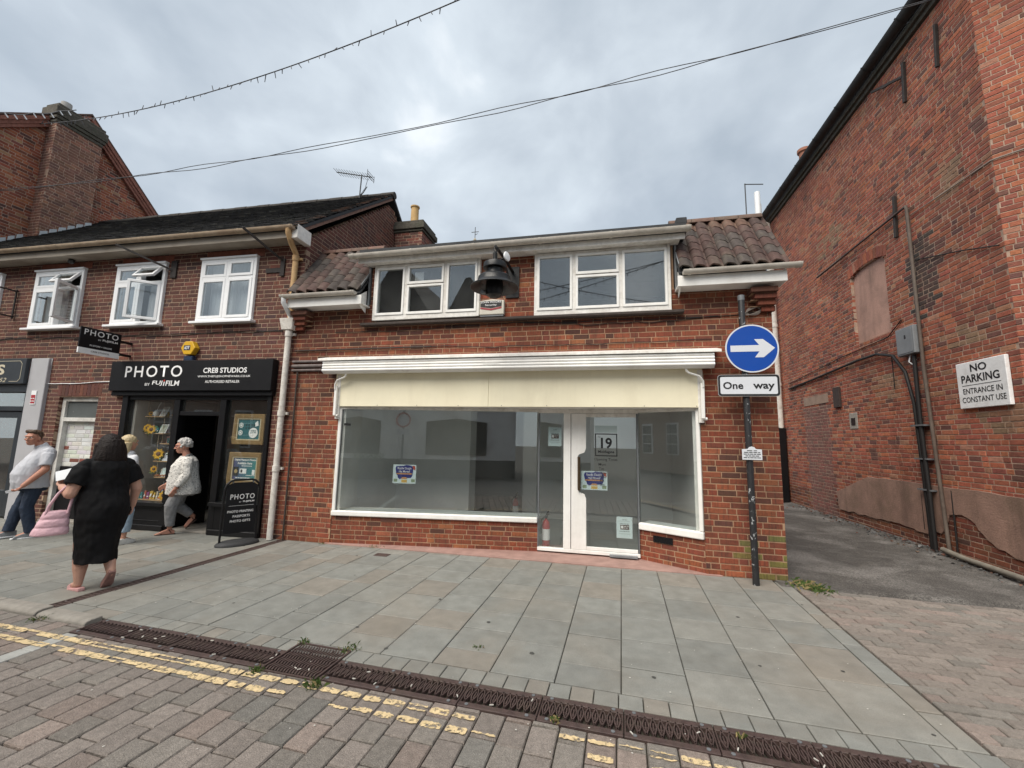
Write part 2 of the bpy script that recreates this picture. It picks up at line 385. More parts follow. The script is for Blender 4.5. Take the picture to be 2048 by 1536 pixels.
def wear(m, sc, lo, hi):
    n, l = m.node_tree.nodes, m.node_tree.links; o = n['Material Output']; bs = n['Principled BSDF']; g = n.new('ShaderNodeNewGeometry'); tx = n.new('ShaderNodeTexNoise'); tx.inputs['Scale'].default_value = sc; tx.inputs['Detail'].default_value = 8; tx.inputs['Roughness'].default_value = .7
    l.new(g.outputs['Position'], tx.inputs[0]); r = n.new('ShaderNodeMapRange'); r.inputs[1].default_value = lo; r.inputs[2].default_value = hi; l.new(tx.outputs[0], r.inputs[0])
    t = n.new('ShaderNodeBsdfTransparent'); x = n.new('ShaderNodeMixShader'); l.new(r.outputs[0], x.inputs[0]); l.new(t.outputs[0], x.inputs[1]); l.new(bs.outputs[0], x.inputs[2]); l.new(x.outputs[0], o.inputs[0])
wear(M_YEL, 24, .40, .49)
M_CONC = mat('concrete', (.27, .25, .22), rough=.9, var=.2, scale=14, bump=.6, bscale=120, dirt=.3)
M_PINK = mat('pink_cement', (.33, .205, .175), rough=.85, var=.18, scale=7, bump=.4, bscale=80, dirt=.35, dirtcol=(.17, .10, .08), dscale=2.5)
M_WHITE = mat('white_paint', (.83, .82, .79), rough=.5, var=.06, scale=5, bump=.12, bscale=50, dirt=.2, dirtcol=(.45, .42, .36), dscale=3.5, runoff=.22, runcol=(.42, .38, .31))
M_WHITEOLD = mat('flaking_white_paint', (.77, .75, .71), rough=.65, var=.12, scale=16, bump=.35, bscale=60, dirt=.45, dirtcol=(.38, .33, .26), dscale=5, runoff=.3, runcol=(.36, .31, .25))
M_UPVC = mat('white_plastic', (.82, .83, .84), rough=.35, var=.04, scale=4, bump=.03, dirt=.12, dirtcol=(.45, .43, .4))
M_CREAM = mat('cream_board', (.83, .77, .58), rough=.55, var=.05, scale=2, bump=.06, bscale=30, dirt=.22, dirtcol=(.55, .47, .33), dscale=1.4, runoff=.16, runcol=(.48, .40, .27))
M_BLACK = mat('black_paint', (.007, .007, .008), rough=.4, var=.2, scale=8, bump=.1, spec=.3)
M_BLACKMATT = mat('black_board', (.006, .006, .0075), rough=.5, var=.15, scale=4, bump=.05, spec=.25)
M_LETW = mat('white_letters', (.80, .80, .80), rough=.5, var=.03, bump=0)
M_LETK = mat('black_letters', (.012, .012, .013), rough=.5, var=.05, bump=0)
M_LETR = mat('red_letters', (.5, .03, .02), rough=.5, var=.03, bump=0)
M_GREYM = mat('grey_metal', (.16, .17, .18), rough=.5, var=.15, scale=9, bump=.12, metal=.2)
M_RUST = mat('rusty_cream_pipe', (.52, .34, .17), rough=.75, var=.22, scale=14, bump=.4, bscale=60, dirt=.5, dirtcol=(.23, .105, .05), dscale=6)
M_PIPEW = mat('flaking_white_pipe', (.66, .63, .58), rough=.7, var=.14, scale=20, bump=.6, bscale=50, dirt=.5, dirtcol=(.33, .26, .2), dscale=9)
M_GUTW = mat('weathered_gutter', (.56, .52, .46), rough=.6, var=.14, scale=9, bump=.25, bscale=40, dirt=.55, dirtcol=(.28, .24, .19), dscale=3.5)
M_FELT = mat('roof_felt', (.035, .037, .04), rough=.8, var=.25, scale=8, bump=.4)
M_LEAD = mat('lead_sheet', (.20, .21, .22), rough=.55, var=.25, scale=7, bump=.3, bscale=20, dirt=.3)
M_DARKWOOD = mat('dark_timber', (.05, .038, .032), rough=.75, var=.3, scale=18, bump=.4, stretch=(1, 1, 1))
M_WOOD = mat('shelf_wood', (.42, .27, .14), rough=.6, var=.2, scale=10, bump=.2)
M_PLAST = mat('interior_plaster', (.82, .83, .82), rough=.8, var=.05, scale=2, bump=.08)
M_FLOOR = mat('interior_floor', (.20, .21, .205), rough=.35, var=.12, scale=3, bump=.1, stretch=(.6, 5, 1))
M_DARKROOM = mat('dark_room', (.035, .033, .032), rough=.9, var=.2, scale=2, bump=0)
M_ROPE = mat('rope', (.42, .35, .26), rough=.9, var=.2, scale=40)
M_LEAF = mat('leaf_green', (.075, .12, .03), rough=.6, var=.35, scale=14, bump=.1)
M_DRY = mat('dry_grass', (.30, .24, .11), rough=.8, var=.3, scale=20)
M_GLASS = glass('window_glass', (.985, 1, .992), refl=2.7, trans=.98)
M_GLASSD = glass('upper_glass', (.96, .98, .985), refl=2.3, trans=.95)
M_CABLE = mat('black_cable', (.012, .011, .011), rough=.6, var=.1, bump=0)

# ================================================================ ground
mb = MB(); mb.quad((-120, -120, -.09), (120, -120, -.09), (120, 160, -.09), (-120, 160, -.09))
struct('ground', mb, mat('earth', (.07, .062, .052), rough=1, var=.3, scale=3, bump=.5, dirt=.4), recalc=False)
TH = math.radians(-2.1); PU = V((math.cos(TH), math.sin(TH), 0)); PV = V((-math.sin(TH), math.cos(TH), 0)); PO = V((0, 3.085, 0))
def pav(u, v, z=0): return PO + PU * u + PV * v + V((0, 0, z))
UNIT = {}
def piece_unit(kind, m, ch, th, seed, nseg=1):
    """unit slab (1 x 1 scaled), top at 0, with worn edges; shared variants"""
    k = (kind, seed)
    if k not in UNIT:
        x = MB(); r = random.Random(seed * 7 + len(kind)); j = lambda a: r.uniform(-a, a)
        a = ch[0]; b = ch[1]
        x.add([(0, 0, -th), (1, 0, -th), (1, 1, -th), (0, 1, -th), (0, 0, -b), (1, 0, -b), (1, 1, -b), (0, 1, -b),
               (a + j(a * .4), a + j(a * .4), j(.0006)), (1 - a + j(a * .4), a + j(a * .4), j(.0006)), (1 - a + j(a * .4), 1 - a + j(a * .4), j(.0006)), (a + j(a * .4), 1 - a + j(a * .4), j(.0006))],
              [(0, 1, 5, 4), (1, 2, 6, 5), (2, 3, 7, 6), (3, 0, 4, 7), (4, 5, 9, 8), (5, 6, 10, 9), (6, 7, 11, 10), (7, 4, 8, 11), (8, 9, 10, 11)])
        UNIT[k] = x.mesh(kind, m, recalc=False)
    return UNIT[k]
def lay(kind, cells, parent, mo, mj, ch, th, tone, gap, seed, tilt=.002, zj=.001, lim=300, joined='far_pieces'):
    """paving pieces: cells are (u0,u1,v0,v1); in-frame nearest ones single, the rest joined"""
    r = random.Random(seed)
    cs = [(pav((c[0] + c[1]) / 2, (c[2] + c[3]) / 2), c) for c in cells]
    order = sorted(range(len(cs)), key=lambda i: (0 if in_frame(cs[i][0], .06) else 1e3) + (cs[i][0] - CAM).length)
    ind = set(i for i in order[:lim] if in_frame(cs[i][0], .12))
    rest = MB()
    for i, (ctr, (a, b, c, d)) in enumerate(cs):
        t = tone(r); z = r.uniform(-zj, zj); gv = gap * 1.6; p = pav(a + gap / 2, c + gv / 2, z)
        if i in ind:
            o = place(kind, piece_unit(kind, mo, ch, th, r.randrange(5)), parent, loc=p, color=t)
            o.rotation_euler = (r.uniform(-tilt, tilt), r.uniform(-tilt, tilt), TH + r.uniform(-tilt, tilt)); o.scale = (b - a - gap, d - c - gv, 1)
        else:
            rest.tone = t; me = piece_unit(kind, mo, ch, th, r.randrange(5))
            rest.add([p + PU * (q.co.x * (b - a - gap)) + PV * (q.co.y * (d - c - gv)) + V((0, 0, q.co.z)) for q in me.vertices], [tuple(f.vertices) for f in me.polygons])
    if rest.v: rest.build(joined, mj, parent, recalc=False, kind='stuff')
rr = random.Random(3)
# pavement bed and slabs
mb = MB(); mb.obox(pav(-16, -.18, -.075), PU * 18.04, PV * 3.3, (0, 0, .055)); pavement = struct('pavement', mb, M_BED)
cols = [-4.98, -4.67, -4.29, -3.97, -3.66, -3.34, -2.87, -2.59, -2.12, -1.68, -1.25, -.81, -.35, .09, .53, .98, 1.43, 1.87]
known = {.09: [.35, .46, .48, .43, .46, .5, .5], -.35: [.28, .5, .49, .42, .5, .5, .5], -.81: [.50, .49, .49, .49, .48, .5], .53: [.45, .52, .43, .5, .45, .5, .4], .98: [.42, .5, .45, .5, .46, .5, .5], 1.43: [.6, .55, .5, .45, .42, .4, .3]}
cells = []
def fill_col(a, b, v0, v1):
    v = v0; k = 0; ls = known.get(a); first = True
    while v < v1 - .08:
        l_ = ls[k] if ls and k < len(ls) else rr.choice((.38, .45, .5, .58)); k += 1
        if first and not ls: l_ *= rr.uniform(.5, 1); first = False
        cells.append((a, b, v, min(v + l_, v1))); v += l_
for a, b in zip(cols, cols[1:]): fill_col(a, b, 0, 3.02)
x = -5.115
while x > -12.6:
    wd = rr.choice((.32, .44, .44, .38)); fill_col(x - wd, x, -.13, 3.1); x -= wd
def slab_tone(r):
    k = r.random(); s = r.uniform(.90, 1.07)
    c = (.203, .206, .190) if k < .5 else ((.214, .212, .192) if k < .82 else (.214, .198, .172))
    return (c[0] * s, c[1] * s, c[2] * s)
lay('paving_slab', cells, pavement, M_SLAB, M_SLABJ, (.012, .004), .05, slab_tone, .007, 5, tilt=.0015, zj=.0015)
# border setts along the channel and up the right edge
cells = [(-4.978, -4.63, -.158, -.004), (-4.63, -4.275, -.158, -.004)]; x = -4.27
while x < 2.0:
    wd = rr.uniform(.145, .156); cells.append((x, x + wd, -.16, -.004)); x += wd
v = .0
while v < 2.75:
    l_ = rr.uniform(.26, .38); cells.append((1.872, 2.02, v, v + l_)); v += l_
lay('border_sett', cells, pavement, M_SLAB, M_SLABJ, (.02, .004), .05, slab_tone, .006, 6)
# kerb stones left of the channel
for i in range(4):
    a = -4.30 - i * .62; x = MB()
    prof = [(-.30, -.07), (-.30, .0 + .012 * min(i, 1)), (-.285, .018 + .014 * min(i, 1)), (-.25, .026 + .014 * min(i, 1)), (-.165, .026 + .014 * min(i, 1)), (-.16, -.07)]
    pts = [pav(a - .61, p, q) for p, q in prof]; x.prism(pts, PU * .605)
    if i == 0: x.v = [tuple(pav(0, 0) + (V(q) - pav(0, 0))) for q in x.v]
    x.build('kerb_stone', M_CONC, pavement, bevel=.006)
# road of block pavers, courses across the street
mb = MB(); mb.obox(pav(-16, -7.5, -.075), PU * 26, PV * 7.32, (0, 0, .052)); road = struct('road', mb, M_BED)
cells = []; x = -8.0; k = 0
while x < 3.2:
    wd = rr.uniform(.148, .164)
    if x < -4.262 < x + wd + .05: wd = -4.262 - x
    if abs(x + 4.262) < 1e-6: x = -4.124
    top = -.425 if x > -4.3 else -.308
    v = top - rr.choice((0, .04, .09, .13))
    if v < top - .005: cells.append((x, x + wd, v, top))
    while v > -2.9:
        l_ = rr.choice((.17, .2, .22, .25)) * rr.uniform(.95, 1.05); cells.append((x, x + wd, v - l_, v)); v -= l_
    x += wd
def road_tone(r):
    k = r.random(); s = r.uniform(.86, 1.14)
    c = (.222, .192, .170) if k < .5 else ((.205, .184, .162) if k < .78 else ((.24, .194, .168) if k < .93 else (.18, .17, .153)))
    return (c[0] * s, c[1] * s, c[2] * s)
ROADCELLS = cells
lay('road_block', cells, road, M_PAVER, M_PAVERJ, (.035, .008), .05, road_tone, .007, 8, tilt=.006, zj=.0025)
# pale stone strip across the road and far carriageway sheet
v = -.43; i = 0
while v > -2.9:
    o = place('strip_stone', piece_unit('strip_stone', mat('pale_stone', (.34, .34, .32), rough=.85, var=.15, scale=12, bump=.5, dirt=.3), (.02, .005), .05, i % 4), road, loc=pav(-4.255, v - .28, .001)); o.scale = (.125, .275, 1); o.rotation_euler = (0, 0, TH); v -= .28; i += 1
mb = MB(); mb.obox(pav(-16, -7.4, -.02), PU * 26, PV * 4.5, (0, 0, .018)); struct('carriageway', mb, mat('far_paving', (.13, .12, .11), rough=.9, var=.25, scale=5, bump=.5, dirt=.3))
# worn double yellow lines: flakes of paint left on each block
def paint(vc, wdt, seed):
    r = random.Random(seed); x = MB()
    for a, b, c, d in ROADCELLS + [(-4.255, -4.13, -3, -.4)]:
        if d < vc - wdt / 2 or c > vc + wdt / 2 or a > 1.6: continue
        keep = .99 if a < -2.6 else (.88 if a < -.9 else .66)
        if r.random() > keep: continue
        lo, hi = max(c + .012, vc - wdt / 2), min(d - .012, vc + wdt / 2)
        if hi - lo < .012: continue
        thin = 1 if a < -2.4 else (r.uniform(.75, 1) if a < -1 else r.uniform(.35, 1))
        mid = (lo + hi) / 2 + (hi - lo) * (1 - thin) * r.uniform(-.5, .5); hw = (hi - lo) / 2 * thin
        n = 9; e = .012; top = []; bot = []
        ed = r.uniform(0, .012) if a > -2.5 else -.003
        for i in range(n + 1):
            u = a + e / 2 + ed + (b - a - e - 2 * ed) * i / n; k = 1 - (.10 if a < -2.4 else .3) * (abs(2 * i / n - 1) ** 6)
            top.append((u, mid + hw * k + r.uniform(-.004, .003) * (1 if a < -2.4 else 1.6))); bot.append((u, mid - hw * k + r.uniform(-.003, .004) * (1 if a < -2.4 else 1.6)))
        b0 = len(x.v); zt = .0062
        x.v += [tuple(pav(p, q, zt)) for p, q in top] + [tuple(pav(p, q, zt)) for p, q in bot]
        x.f += [(b0 + i, b0 + i + 1, b0 + n + 2 + i, b0 + n + 1 + i) for i in range(n)]
    return x
for vc, sd_ in ((-.515, 11), (-.635, 12)): paint(vc, .06, sd_).build('yellow_line', M_YEL, road, recalc=False)
# block-paved apron on the right
mb = MB(); mb.obox(pav(2.035, -.45, -.075), PU * 7, PV * 3.12, (0, 0, .052)); apron = struct('block_paving', mb, M_BED)
cells = []; v = -.40; k = 0
while v < 2.62:
    x = 2.04 - (.1 if k % 2 else 0)
    while x < 6.0:
        a = max(x, 2.04)
        cells.append((a, x + .2, v, v + .1)); x += .2
    v += .1; k += 1
def block_tone(r):
    k = r.random(); s = r.uniform(.85, 1.15); c = (.215, .186, .162) if k < .7 else ((.235, .19, .165) if k < .85 else (.20, .182, .16))
    return (c[0] * s, c[1] * s, c[2] * s)
lay('paving_block', cells, apron, M_BLOCK, M_BLOCKJ, (.035, .007), .05, block_tone, .006, 9, tilt=.012, zj=.004)
# asphalt alley, uneven
mb = MB(); nx, ny = 44, 90; x0, x1, y0, y1 = 2.0, 5.35, 5.55, 30.
ys = [y0 + (y1 - y0) * (j / ny) ** 2.2 for j in range(ny + 1)]
for j in range(ny + 1):
    for i in range(nx + 1):
        X = x0 + (x1 - x0) * i / nx; Y = ys[j]
        z = .012 * noise.noise(V((X * 1.3, Y * 1.3, 0))) + .008 * noise.noise(V((X * 4, Y * 4, 3))) + .05 * max(0, (X - 4.7) / .6) ** 2 + .004
        edge = 5.70 + .05 * (X - 2) + .06 * noise.noise(V((X * 2.2, 0, 5))) + .03 * noise.noise(V((X * 7, 0, 9)))
        if Y < edge: z = -.03
        mb.v.append((X, Y, z))
mb.f = [(j * (nx + 1) + i, j * (nx + 1) + i + 1, (j + 1) * (nx + 1) + i + 1, (j + 1) * (nx + 1) + i) for j in range(ny) for i in range(nx)]
struct('alley', mb, M_TAR, smooth=60, recalc=False)

# ---------------------------------------------------------------- drainage ironwork
mb = MB(); mb.obox(pav(-4.28, -.42, -.07), PU * 7.4, PV * .25, (0, 0, .02)); mb.obox(pav(-5.11, -.1, -.07), PU * .13, PV * 2.9, (0, 0, .02))
struct('drain_void', mb, M_BLACKHOLE)
def grate(u0, u1, style):
    t = thing('drain_grate', 'rusty oval-slotted channel grate between the kerb stone and the square gully cover' if u1 < -2.3 else 'rusty oval-slotted channel grate beyond the gully cover, below the square setts', 'drain grate', pav((u0 + u1) / 2, -.29, -.05), 'channel drain grates beside the double yellow lines')
    f = MB(); v0, v1 = -.418, -.168
    for a, b in ((v0, v0 + .045), (v1 - .045, v1)): f.obox(pav(u0 + .003, a, -.035), PU * (u1 - u0 - .006), PV * (b - a), (0, 0, .037))
    for a in (u0 + .003, u1 - .013): f.obox(pav(a, v0 + .045, -.035), PU * .01, PV * (v1 - v0 - .09), (0, 0, .034))
    f.build('frame', M_IRON, t, bevel=.003)
    g = MB(); n = max(3, int((u1 - u0 - .03) / .042)); st = (u1 - u0 - .03) / n
    for i in range(n):
        c = u0 + .015 + st * (i + .5)
        for s in (-1, 1):
            pts = [pav(c + s * (st * .44 * math.sin(math.pi * (k / 6)) - .002), v0 + .047 + (v1 - v0 - .094) * k / 6, -.004) for k in range(7)]
            for p, q in zip(pts, pts[1:]): g.bar(p, q, .0075, .02)
        g.bar(pav(c, v0 + .09, -.006), pav(c, v1 - .09, -.006), .008, .018)
    g.bar(pav(u0 + .01, (v0 + v1) / 2, -.012), pav(u1 - .01, (v0 + v1) / 2, -.012), .012, .012)
    g.build('bars', M_IRON, t)
    b = MB()
    for a in (u0 + .06, u1 - .06):
        for c in (v0 + .022, v1 - .022): b.lathe([(.012, 0), (.012, .004), (.006, .005)], pav(a, c, .0015), 8)
    b.build('bolts', M_GREYM, t, smooth=40, kind='stuff')
x = -4.27
while x < 2.4:
    wd = .5
    if x < -2.36 and x + wd > -2.36: wd = -2.36 - x
    if abs(x + 2.36) < 1e-6: x = -1.895
    if wd > .1: grate(x, x + wd, 0)
    x += wd
    if abs(x + 2.36) < 1e-4: x = -1.895
# square gully cover set into the channel
t = thing('gully_cover', 'square cast iron gully cover with diagonal ribs set into the channel drain', 'drain cover', pav(-2.128, -.22, -.05))
f = MB(); a0, a1, b0, b1 = -2.352, -1.903, -.445, -.045
f.obox(pav(a0, b0, -.05), PU * (a1 - a0), PV * (b1 - b0), (0, 0, .045))
for (p, q) in (((a0, b0), (a1, b0)), ((a1, b0), (a1, b1)), ((a1, b1), (a0, b1)), ((a0, b1), (a0, b0))):
    f.bar(pav(p[0], p[1], .002), pav(q[0], q[1], .002), .014, .016)
f.build('plate', M_IRON, t)
g = MB(); n = 17
for i in range(n):
    for k in range(9):
        c0 = a0 + .02 + (a1 - a0 - .04) * (i + .5) / n; d0 = b0 + .02 + (b1 - b0 - .04) * (k + .5) / 9
        s = 1 if k % 2 else -1
        g.bar(pav(c0 - .007, d0 - .019 * s, .001), pav(c0 + .007, d0 + .019 * s, .001), .011, .012)
g.build('ribs', M_IRON, t)
# slot drain crossing the pavement
t = thing('slot_drain', 'narrow rusty slot drain running across the pavement to the white downpipe', 'drain', pav(-5.05, 1.2, -.05))
f = MB()
for a in (-5.11, -5.0): f.obox(pav(a, -.12, -.04), PU * .022, PV * 2.86, (0, 0, .042))
f.build('frame', M_IRON, t)
g = MB(); v = -.1
while v < 2.72:
    g.obox(pav(-5.088, v, -.03), PU * .088, PV * .034, (0, 0, .029)); v += .046
g.build('bars', M_IRON, t)
# ================================================================ the vacant shop
F = 5.95
shop = thing('vacant_shop', 'vacant red brick shop with cream fascia, white awning box and two wide upper windows', 'shop', (-1.5, 6.6, 0))
PAL_C = [(.40, (.222, .058, .030)), (.30, (.172, .050, .029)), (.16, (.268, .078, .037)), (.10, (.10, .040, .028)), (.04, (.30, .10, .046))]
def c_tone(p, t, r):
    k = 1 + .30 * noise.noise(V((p.x * .9, 7, p.z * 1.2))) + .12 * noise.noise(V((p.x * 3, 1, p.z * 3)))
    if p.x < -3.5 and p.z > 2.2 + .5 * noise.noise(V((p.x * 2, 3, 0))): k *= .74                        # old soot at the party wall
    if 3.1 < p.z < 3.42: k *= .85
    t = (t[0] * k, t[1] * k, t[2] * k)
    if p.x > 1.55 and p.z < .85 and r.random() < (p.x - 1.4) * 1.1 * (1 - p.z / .95): return (.15 * r.uniform(.8, 1.2), .135 * r.uniform(.8, 1.2), .04)      # algae at the alley corner
    return t
spC = holes(-5.1, 2.15, [(-4.13, 1.23, -1, 2.73), (-3.66, -1.86, 3.43, 9), (-1.01, .92, 3.43, 9), (-9, -3.7, 3.73, 9), (.95, 9, 3.73, 9)])
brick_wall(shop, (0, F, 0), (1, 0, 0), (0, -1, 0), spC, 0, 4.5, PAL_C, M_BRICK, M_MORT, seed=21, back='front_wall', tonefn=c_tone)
# side wall to the alley and rear shell
brick_wall(shop, (2.15, 12, 0), (0, -1, 0), (1, 0, 0), lambda z: [(0, 5.95)], 0, 4.05, PAL_C, M_BRICK, M_MORT, seed=22, n_ind=0, back='side_wall')
# splayed stall risers under the two shop windows
A_, B_ = V((-4.13, 5.965, 0)), V((-.98, 6.39, 0)); C_, D_ = V((.46, 6.41, 0)), V((1.23, 5.965, 0))
tL = (B_ - A_).normalized(); nL = V((tL.y, -tL.x, 0)); tR = (D_ - C_).normalized(); nR = V((tR.y, -tR.x, 0))
lL, lR = (B_ - A_).length, (D_ - C_).length
brick_wall(shop, A_, tL, nL, lambda z: [(0, lL)], 0, .42, PAL_C, M_BRICK, M_MORT, seed=23, course=.07, back='stall_riser')
brick_wall(shop, C_, tR, nR, lambda z: [(0, lR)], 0, .42, PAL_C, M_BRICK, M_MORT, seed=24, course=.07, back='stall_riser')
mb = MB(); mb.prism([(-4.2, 5.925, -.02), (1.42, 5.925, -.02), (1.26, 6.1, -.02), (.5, 6.45, -.02), (-1.0, 6.45, -.02), (-4.2, 6.05, -.02)], (0, 0, .036)); mb.build('threshold', M_PINK, shop, bevel=.004)
# interior shell
def room(parent):
    x = MB(); x.quad((-4.3, 6.06, .034), (-1.0, 6.46, .034), (.47, 6.46, .034), (1.6, 5.96, .034), (1.6, 12.4, .034), (-4.3, 12.4, .034)); x.build('interior_floor', M_FLOOR, parent, recalc=False)
    x = MB(); x.quad((-4.3, 6.0, 2.62), (1.6, 6.0, 2.62), (1.6, 12.4, 2.62), (-4.3, 12.4, 2.62)); x.build('interior_ceiling', M_PLAST, parent, recalc=False)
    x = MB(); x.box(-4.34, -4.18, 6.06, 12.4, 0, 2.62); x.box(1.28, 1.6, 6.06, 12.4, 0, 2.62); x.box(-4.3, 1.6, 12.2, 12.4, 0, 2.62)
    x.build('interior_wall', M_PLAST, parent)
    x = MB(); x.box(-1.72, 1.28, 9.0, 9.12, .03, 2.62); x.build('partition', M_PLAST, parent)
    x = MB(); x.box(-4.18, -2.62, 8.1, 8.5, .03, 2.62); x.build('partition', M_PLAST, parent)
    x = MB(); x.box(-1.72, 1.28, 8.982, 8.998, .034, .15); x.box(-4.18, -2.62, 8.082, 8.098, .034, .15); x.build('skirting', M_WHITE, parent)
    x = MB(); x.box(-3.4, -2.9, 8.085, 8.098, .28, .38); x.build('wall_socket', M_UPVC, parent)
room(shop)
# shop windows: jambs, sills, glass
def plane_box(o, t, n, a0, a1, d0, d1, z0, z1):
    """box along t (a), outward n (d), z"""
    x = MB(); x.obox(o + t * a0 + n * d0 + V((0, 0, z0)), t * (a1 - a0), n * (d1 - d0), (0, 0, z1 - z0)); return x
win = plane_box(A_, tL, nL, .005, .055, -.02, .03, .50, 2.10).build('shop_window', M_WHITE, shop, bevel=.006)
plane_box(A_, tL, nL, .0, lL - .01, -.05, .045, .422, .498).build('sill', M_WHITE, win, bevel=.014, bseg=2)
plane_box(A_, tL, nL, .05, lL + .02, -.42, -.052, .43, .49).build('display_ledge', mat('pale_ledge', (.62, .68, .68), rough=.4, var=.05, bump=0), win)
plane_box(A_, tL, nL, .058, .10, -.62, -.03, .495, 2.055).build('side_panel', M_WHITE, win)
plane_box(A_, tL, nL, .0, lL + .0, -.03, .03, 2.06, 2.105).build('head_rail', M_WHITEOLD, win)
g = plane_box(A_, tL, nL, .056, lL - .03, -.004, .004, .50, 2.058); g.build('pane', M_GLASS, win)
plane_box(A_, tL, nL, .056, .0615, .005, .012, .51, 2.05).build('bead', M_GREYM, win)
win = plane_box(C_, tR, nR, lR - .055, lR - .005, -.02, .03, .52, 2.10).build('shop_window', M_WHITE, shop, bevel=.006)
plane_box(C_, tR, nR, .012, lR, -.05, .045, .422, .515).build('sill', M_WHITE, win, bevel=.014, bseg=2)
plane_box(C_, tR, nR, .02, lR - .06, -.3, -.052, .43, .505).build('display_ledge', MATS['pale_ledge'], win)
plane_box(C_, tR, nR, lR - .115, lR - .06, -.35, -.03, .51, 2.055).build('side_panel', M_WHITE, win)
plane_box(C_, tR, nR, .0, lR, -.03, .03, 2.06, 2.105).build('head_rail', M_WHITEOLD, win)
plane_box(C_, tR, nR, .012, lR - .056, -.004, .004, .516, 2.058).build('pane', M_GLASS, win)
# doorway: sidelight, wide stile with hand cut-out, glass door
YD = 6.40
door = thing('x', 'x', 'x')
bpy.data.objects.remove(door)
dm = MB(); dm.box(-.985, .47, YD - .03, YD + .05, .036, .085); dr = dm.build('doorway_frame', M_WHITE, shop, bevel=.004)
MB().box(-.985, .47, YD - .025, YD + .035, 2.045, 2.105).build('head_rail', M_WHITEOLD, dr)
MB().box(-.965, -.60, YD - .004, YD + .004, .086, 2.044).build('pane', M_GLASS, dr)
MB().box(-.985, -.967, YD - .02, YD + .03, .086, 2.044).build('glazing_bead', M_GREYM, dr)
MB().box(-.605, -.50, YD - .028, YD + .04, .086, 2.044).build('mullion', M_WHITE, dr, bevel=.004)
MB().box(.448, .466, YD - .02, YD + .03, .086, 2.044).build('jamb', M_GREYM, dr)
pr = [(-.49, .09), (-.275, .09), (-.275, .80), (-.30, .865), (-.375, .89), (-.40, .93), (-.40, 1.40), (-.375, 1.44), (-.30, 1.465), (-.275, 1.53), (-.275, 2.04), (-.49, 2.04)]
dd = MB().prism([(a, YD - .022, z) for a, z in pr], (0, .045, 0)).build('door', M_WHITE, shop)
MB().box(-.274, .44, YD - .018, YD + .022, .09, .135).build('bottom_rail', M_WHITE, dd, bevel=.003)
MB().box(-.274, .44, YD - .018, YD + .022, 1.99, 2.04).build('top_rail', M_WHITEOLD, dd, bevel=.003)
MB().box(-.42, .44, YD - .003, YD + .005, .136, 1.99).build('pane', M_GLASS, dd)
hb = MB(); hb.tube([(-.375, YD - .055, .92), (-.375, YD - .06, 1.0), (-.375, YD - .06, 1.32), (-.375, YD - .055, 1.40)], .017, 10)
hb.tube([(-.375, YD - .06, .95), (-.375, YD, .95)], .012, 8); hb.tube([(-.375, YD - .06, 1.37), (-.375, YD, 1.37)], .012, 8)
hb.build('handle', mat('bronze', (.10, .065, .035), rough=.4, metal=.6, var=.2), dd, smooth=50)
MB().box(.05, .43, YD - .09, YD - .032, .0355, .062).build('door_mat_well', M_LEAD, shop)
# soffit above the recess and cream fascia in two boards
MB().box(-4.15, 1.25, 5.965, 6.5, 2.107, 2.14).build('soffit', M_WHITEOLD, shop)
for a, b in ((-4.19, -1.662), (-1.659, 1.262)):
    MB().box(a, b, 5.905, 5.945, 2.10, 2.66).build('fascia_board', M_CREAM, shop, bevel=.003)
sc = MB()
for i in range(9):
    for z in (2.118, 2.64): sc.lathe([(.006, 0), (.006, .004)], (-4.1 + i * .66, 5.905, z), 8, (0, -1, 0))
sc.build('screws', M_GREYM, shop, kind='stuff')
# awning cassette
aw = MB(); prof = [(5.93, 2.80), (5.74, 2.80), (5.735, 2.79)]
for k in range(4):
    zc = 2.775 - k * .043 if k else 2.775
    for a in range(-80, 81, 32): prof.append((5.735 - .02 * math.cos(math.radians(a)) - .004 * k, zc + .0205 * math.sin(math.radians(-a))))
prof += [(5.75, 2.60), (5.93, 2.62)]
awn = aw.prism([(-4.30, y, z) for y, z in prof], (5.66, 0, 0)).build('awning_box', M_WHITE, shop, smooth=38)
for a in (-4.318, 1.3605): MB().prism([(a, y + (.004 if y > 5.74 else -.003), z) for y, z in prof], (.017, 0, 0)).build('end_cap', M_UPVC, awn, smooth=38)
ft = MB(); ft.prism([(-4.40, 5.945, 2.90), (-4.40, 5.70, 2.835), (-4.40, 5.695, 2.80), (-4.40, 5.71, 2.80), (-4.40, 5.72, 2.82), (-4.40, 5.945, 2.88)], (5.86, 0, 0)); ft.build('awning_hood', M_WHITEOLD, awn)
mb = MB(); mb.box(-1.70, -1.46, 5.706, 5.716, 2.69, 2.705); mb.build('badge', M_WHITE, awn)
for sx, xa in ((1, -4.13), (-1, 1.235)):                          # folded arms either side
    a = MB(); a.box(xa - .035, xa + .03, 5.90, 5.944, 1.90, 2.60); ar = a.build('arm_rail', M_WHITEOLD, awn, bevel=.004)
    a = MB(); a.bar((xa - .01 * sx, 5.86, 1.95), (xa - .015 * sx, 5.86, 2.42), .045, .04, (0, 1, 0)); a.build('arm', M_WHITE, ar, bevel=.006)
    a = MB(); a.tube([(xa - .02 * sx, 5.84, 2.36), (xa - .02 * sx, 5.83, 2.44), (xa + .03 * sx, 5.80, 2.50), (xa + .16 * sx, 5.79, 2.545), (xa + .19 * sx, 5.78, 2.57), (xa + .195 * sx, 5.77, 2.62)], .014, 8); a.build('elbow', M_WHITE, ar, smooth=50)
    a = MB(); a.lathe([(.02, 0), (.02, .05)], (xa - .01 * sx, 5.875, 1.95), 10, (1, 0, 0)); a.build('pivot', M_WHITEOLD, ar, smooth=40)
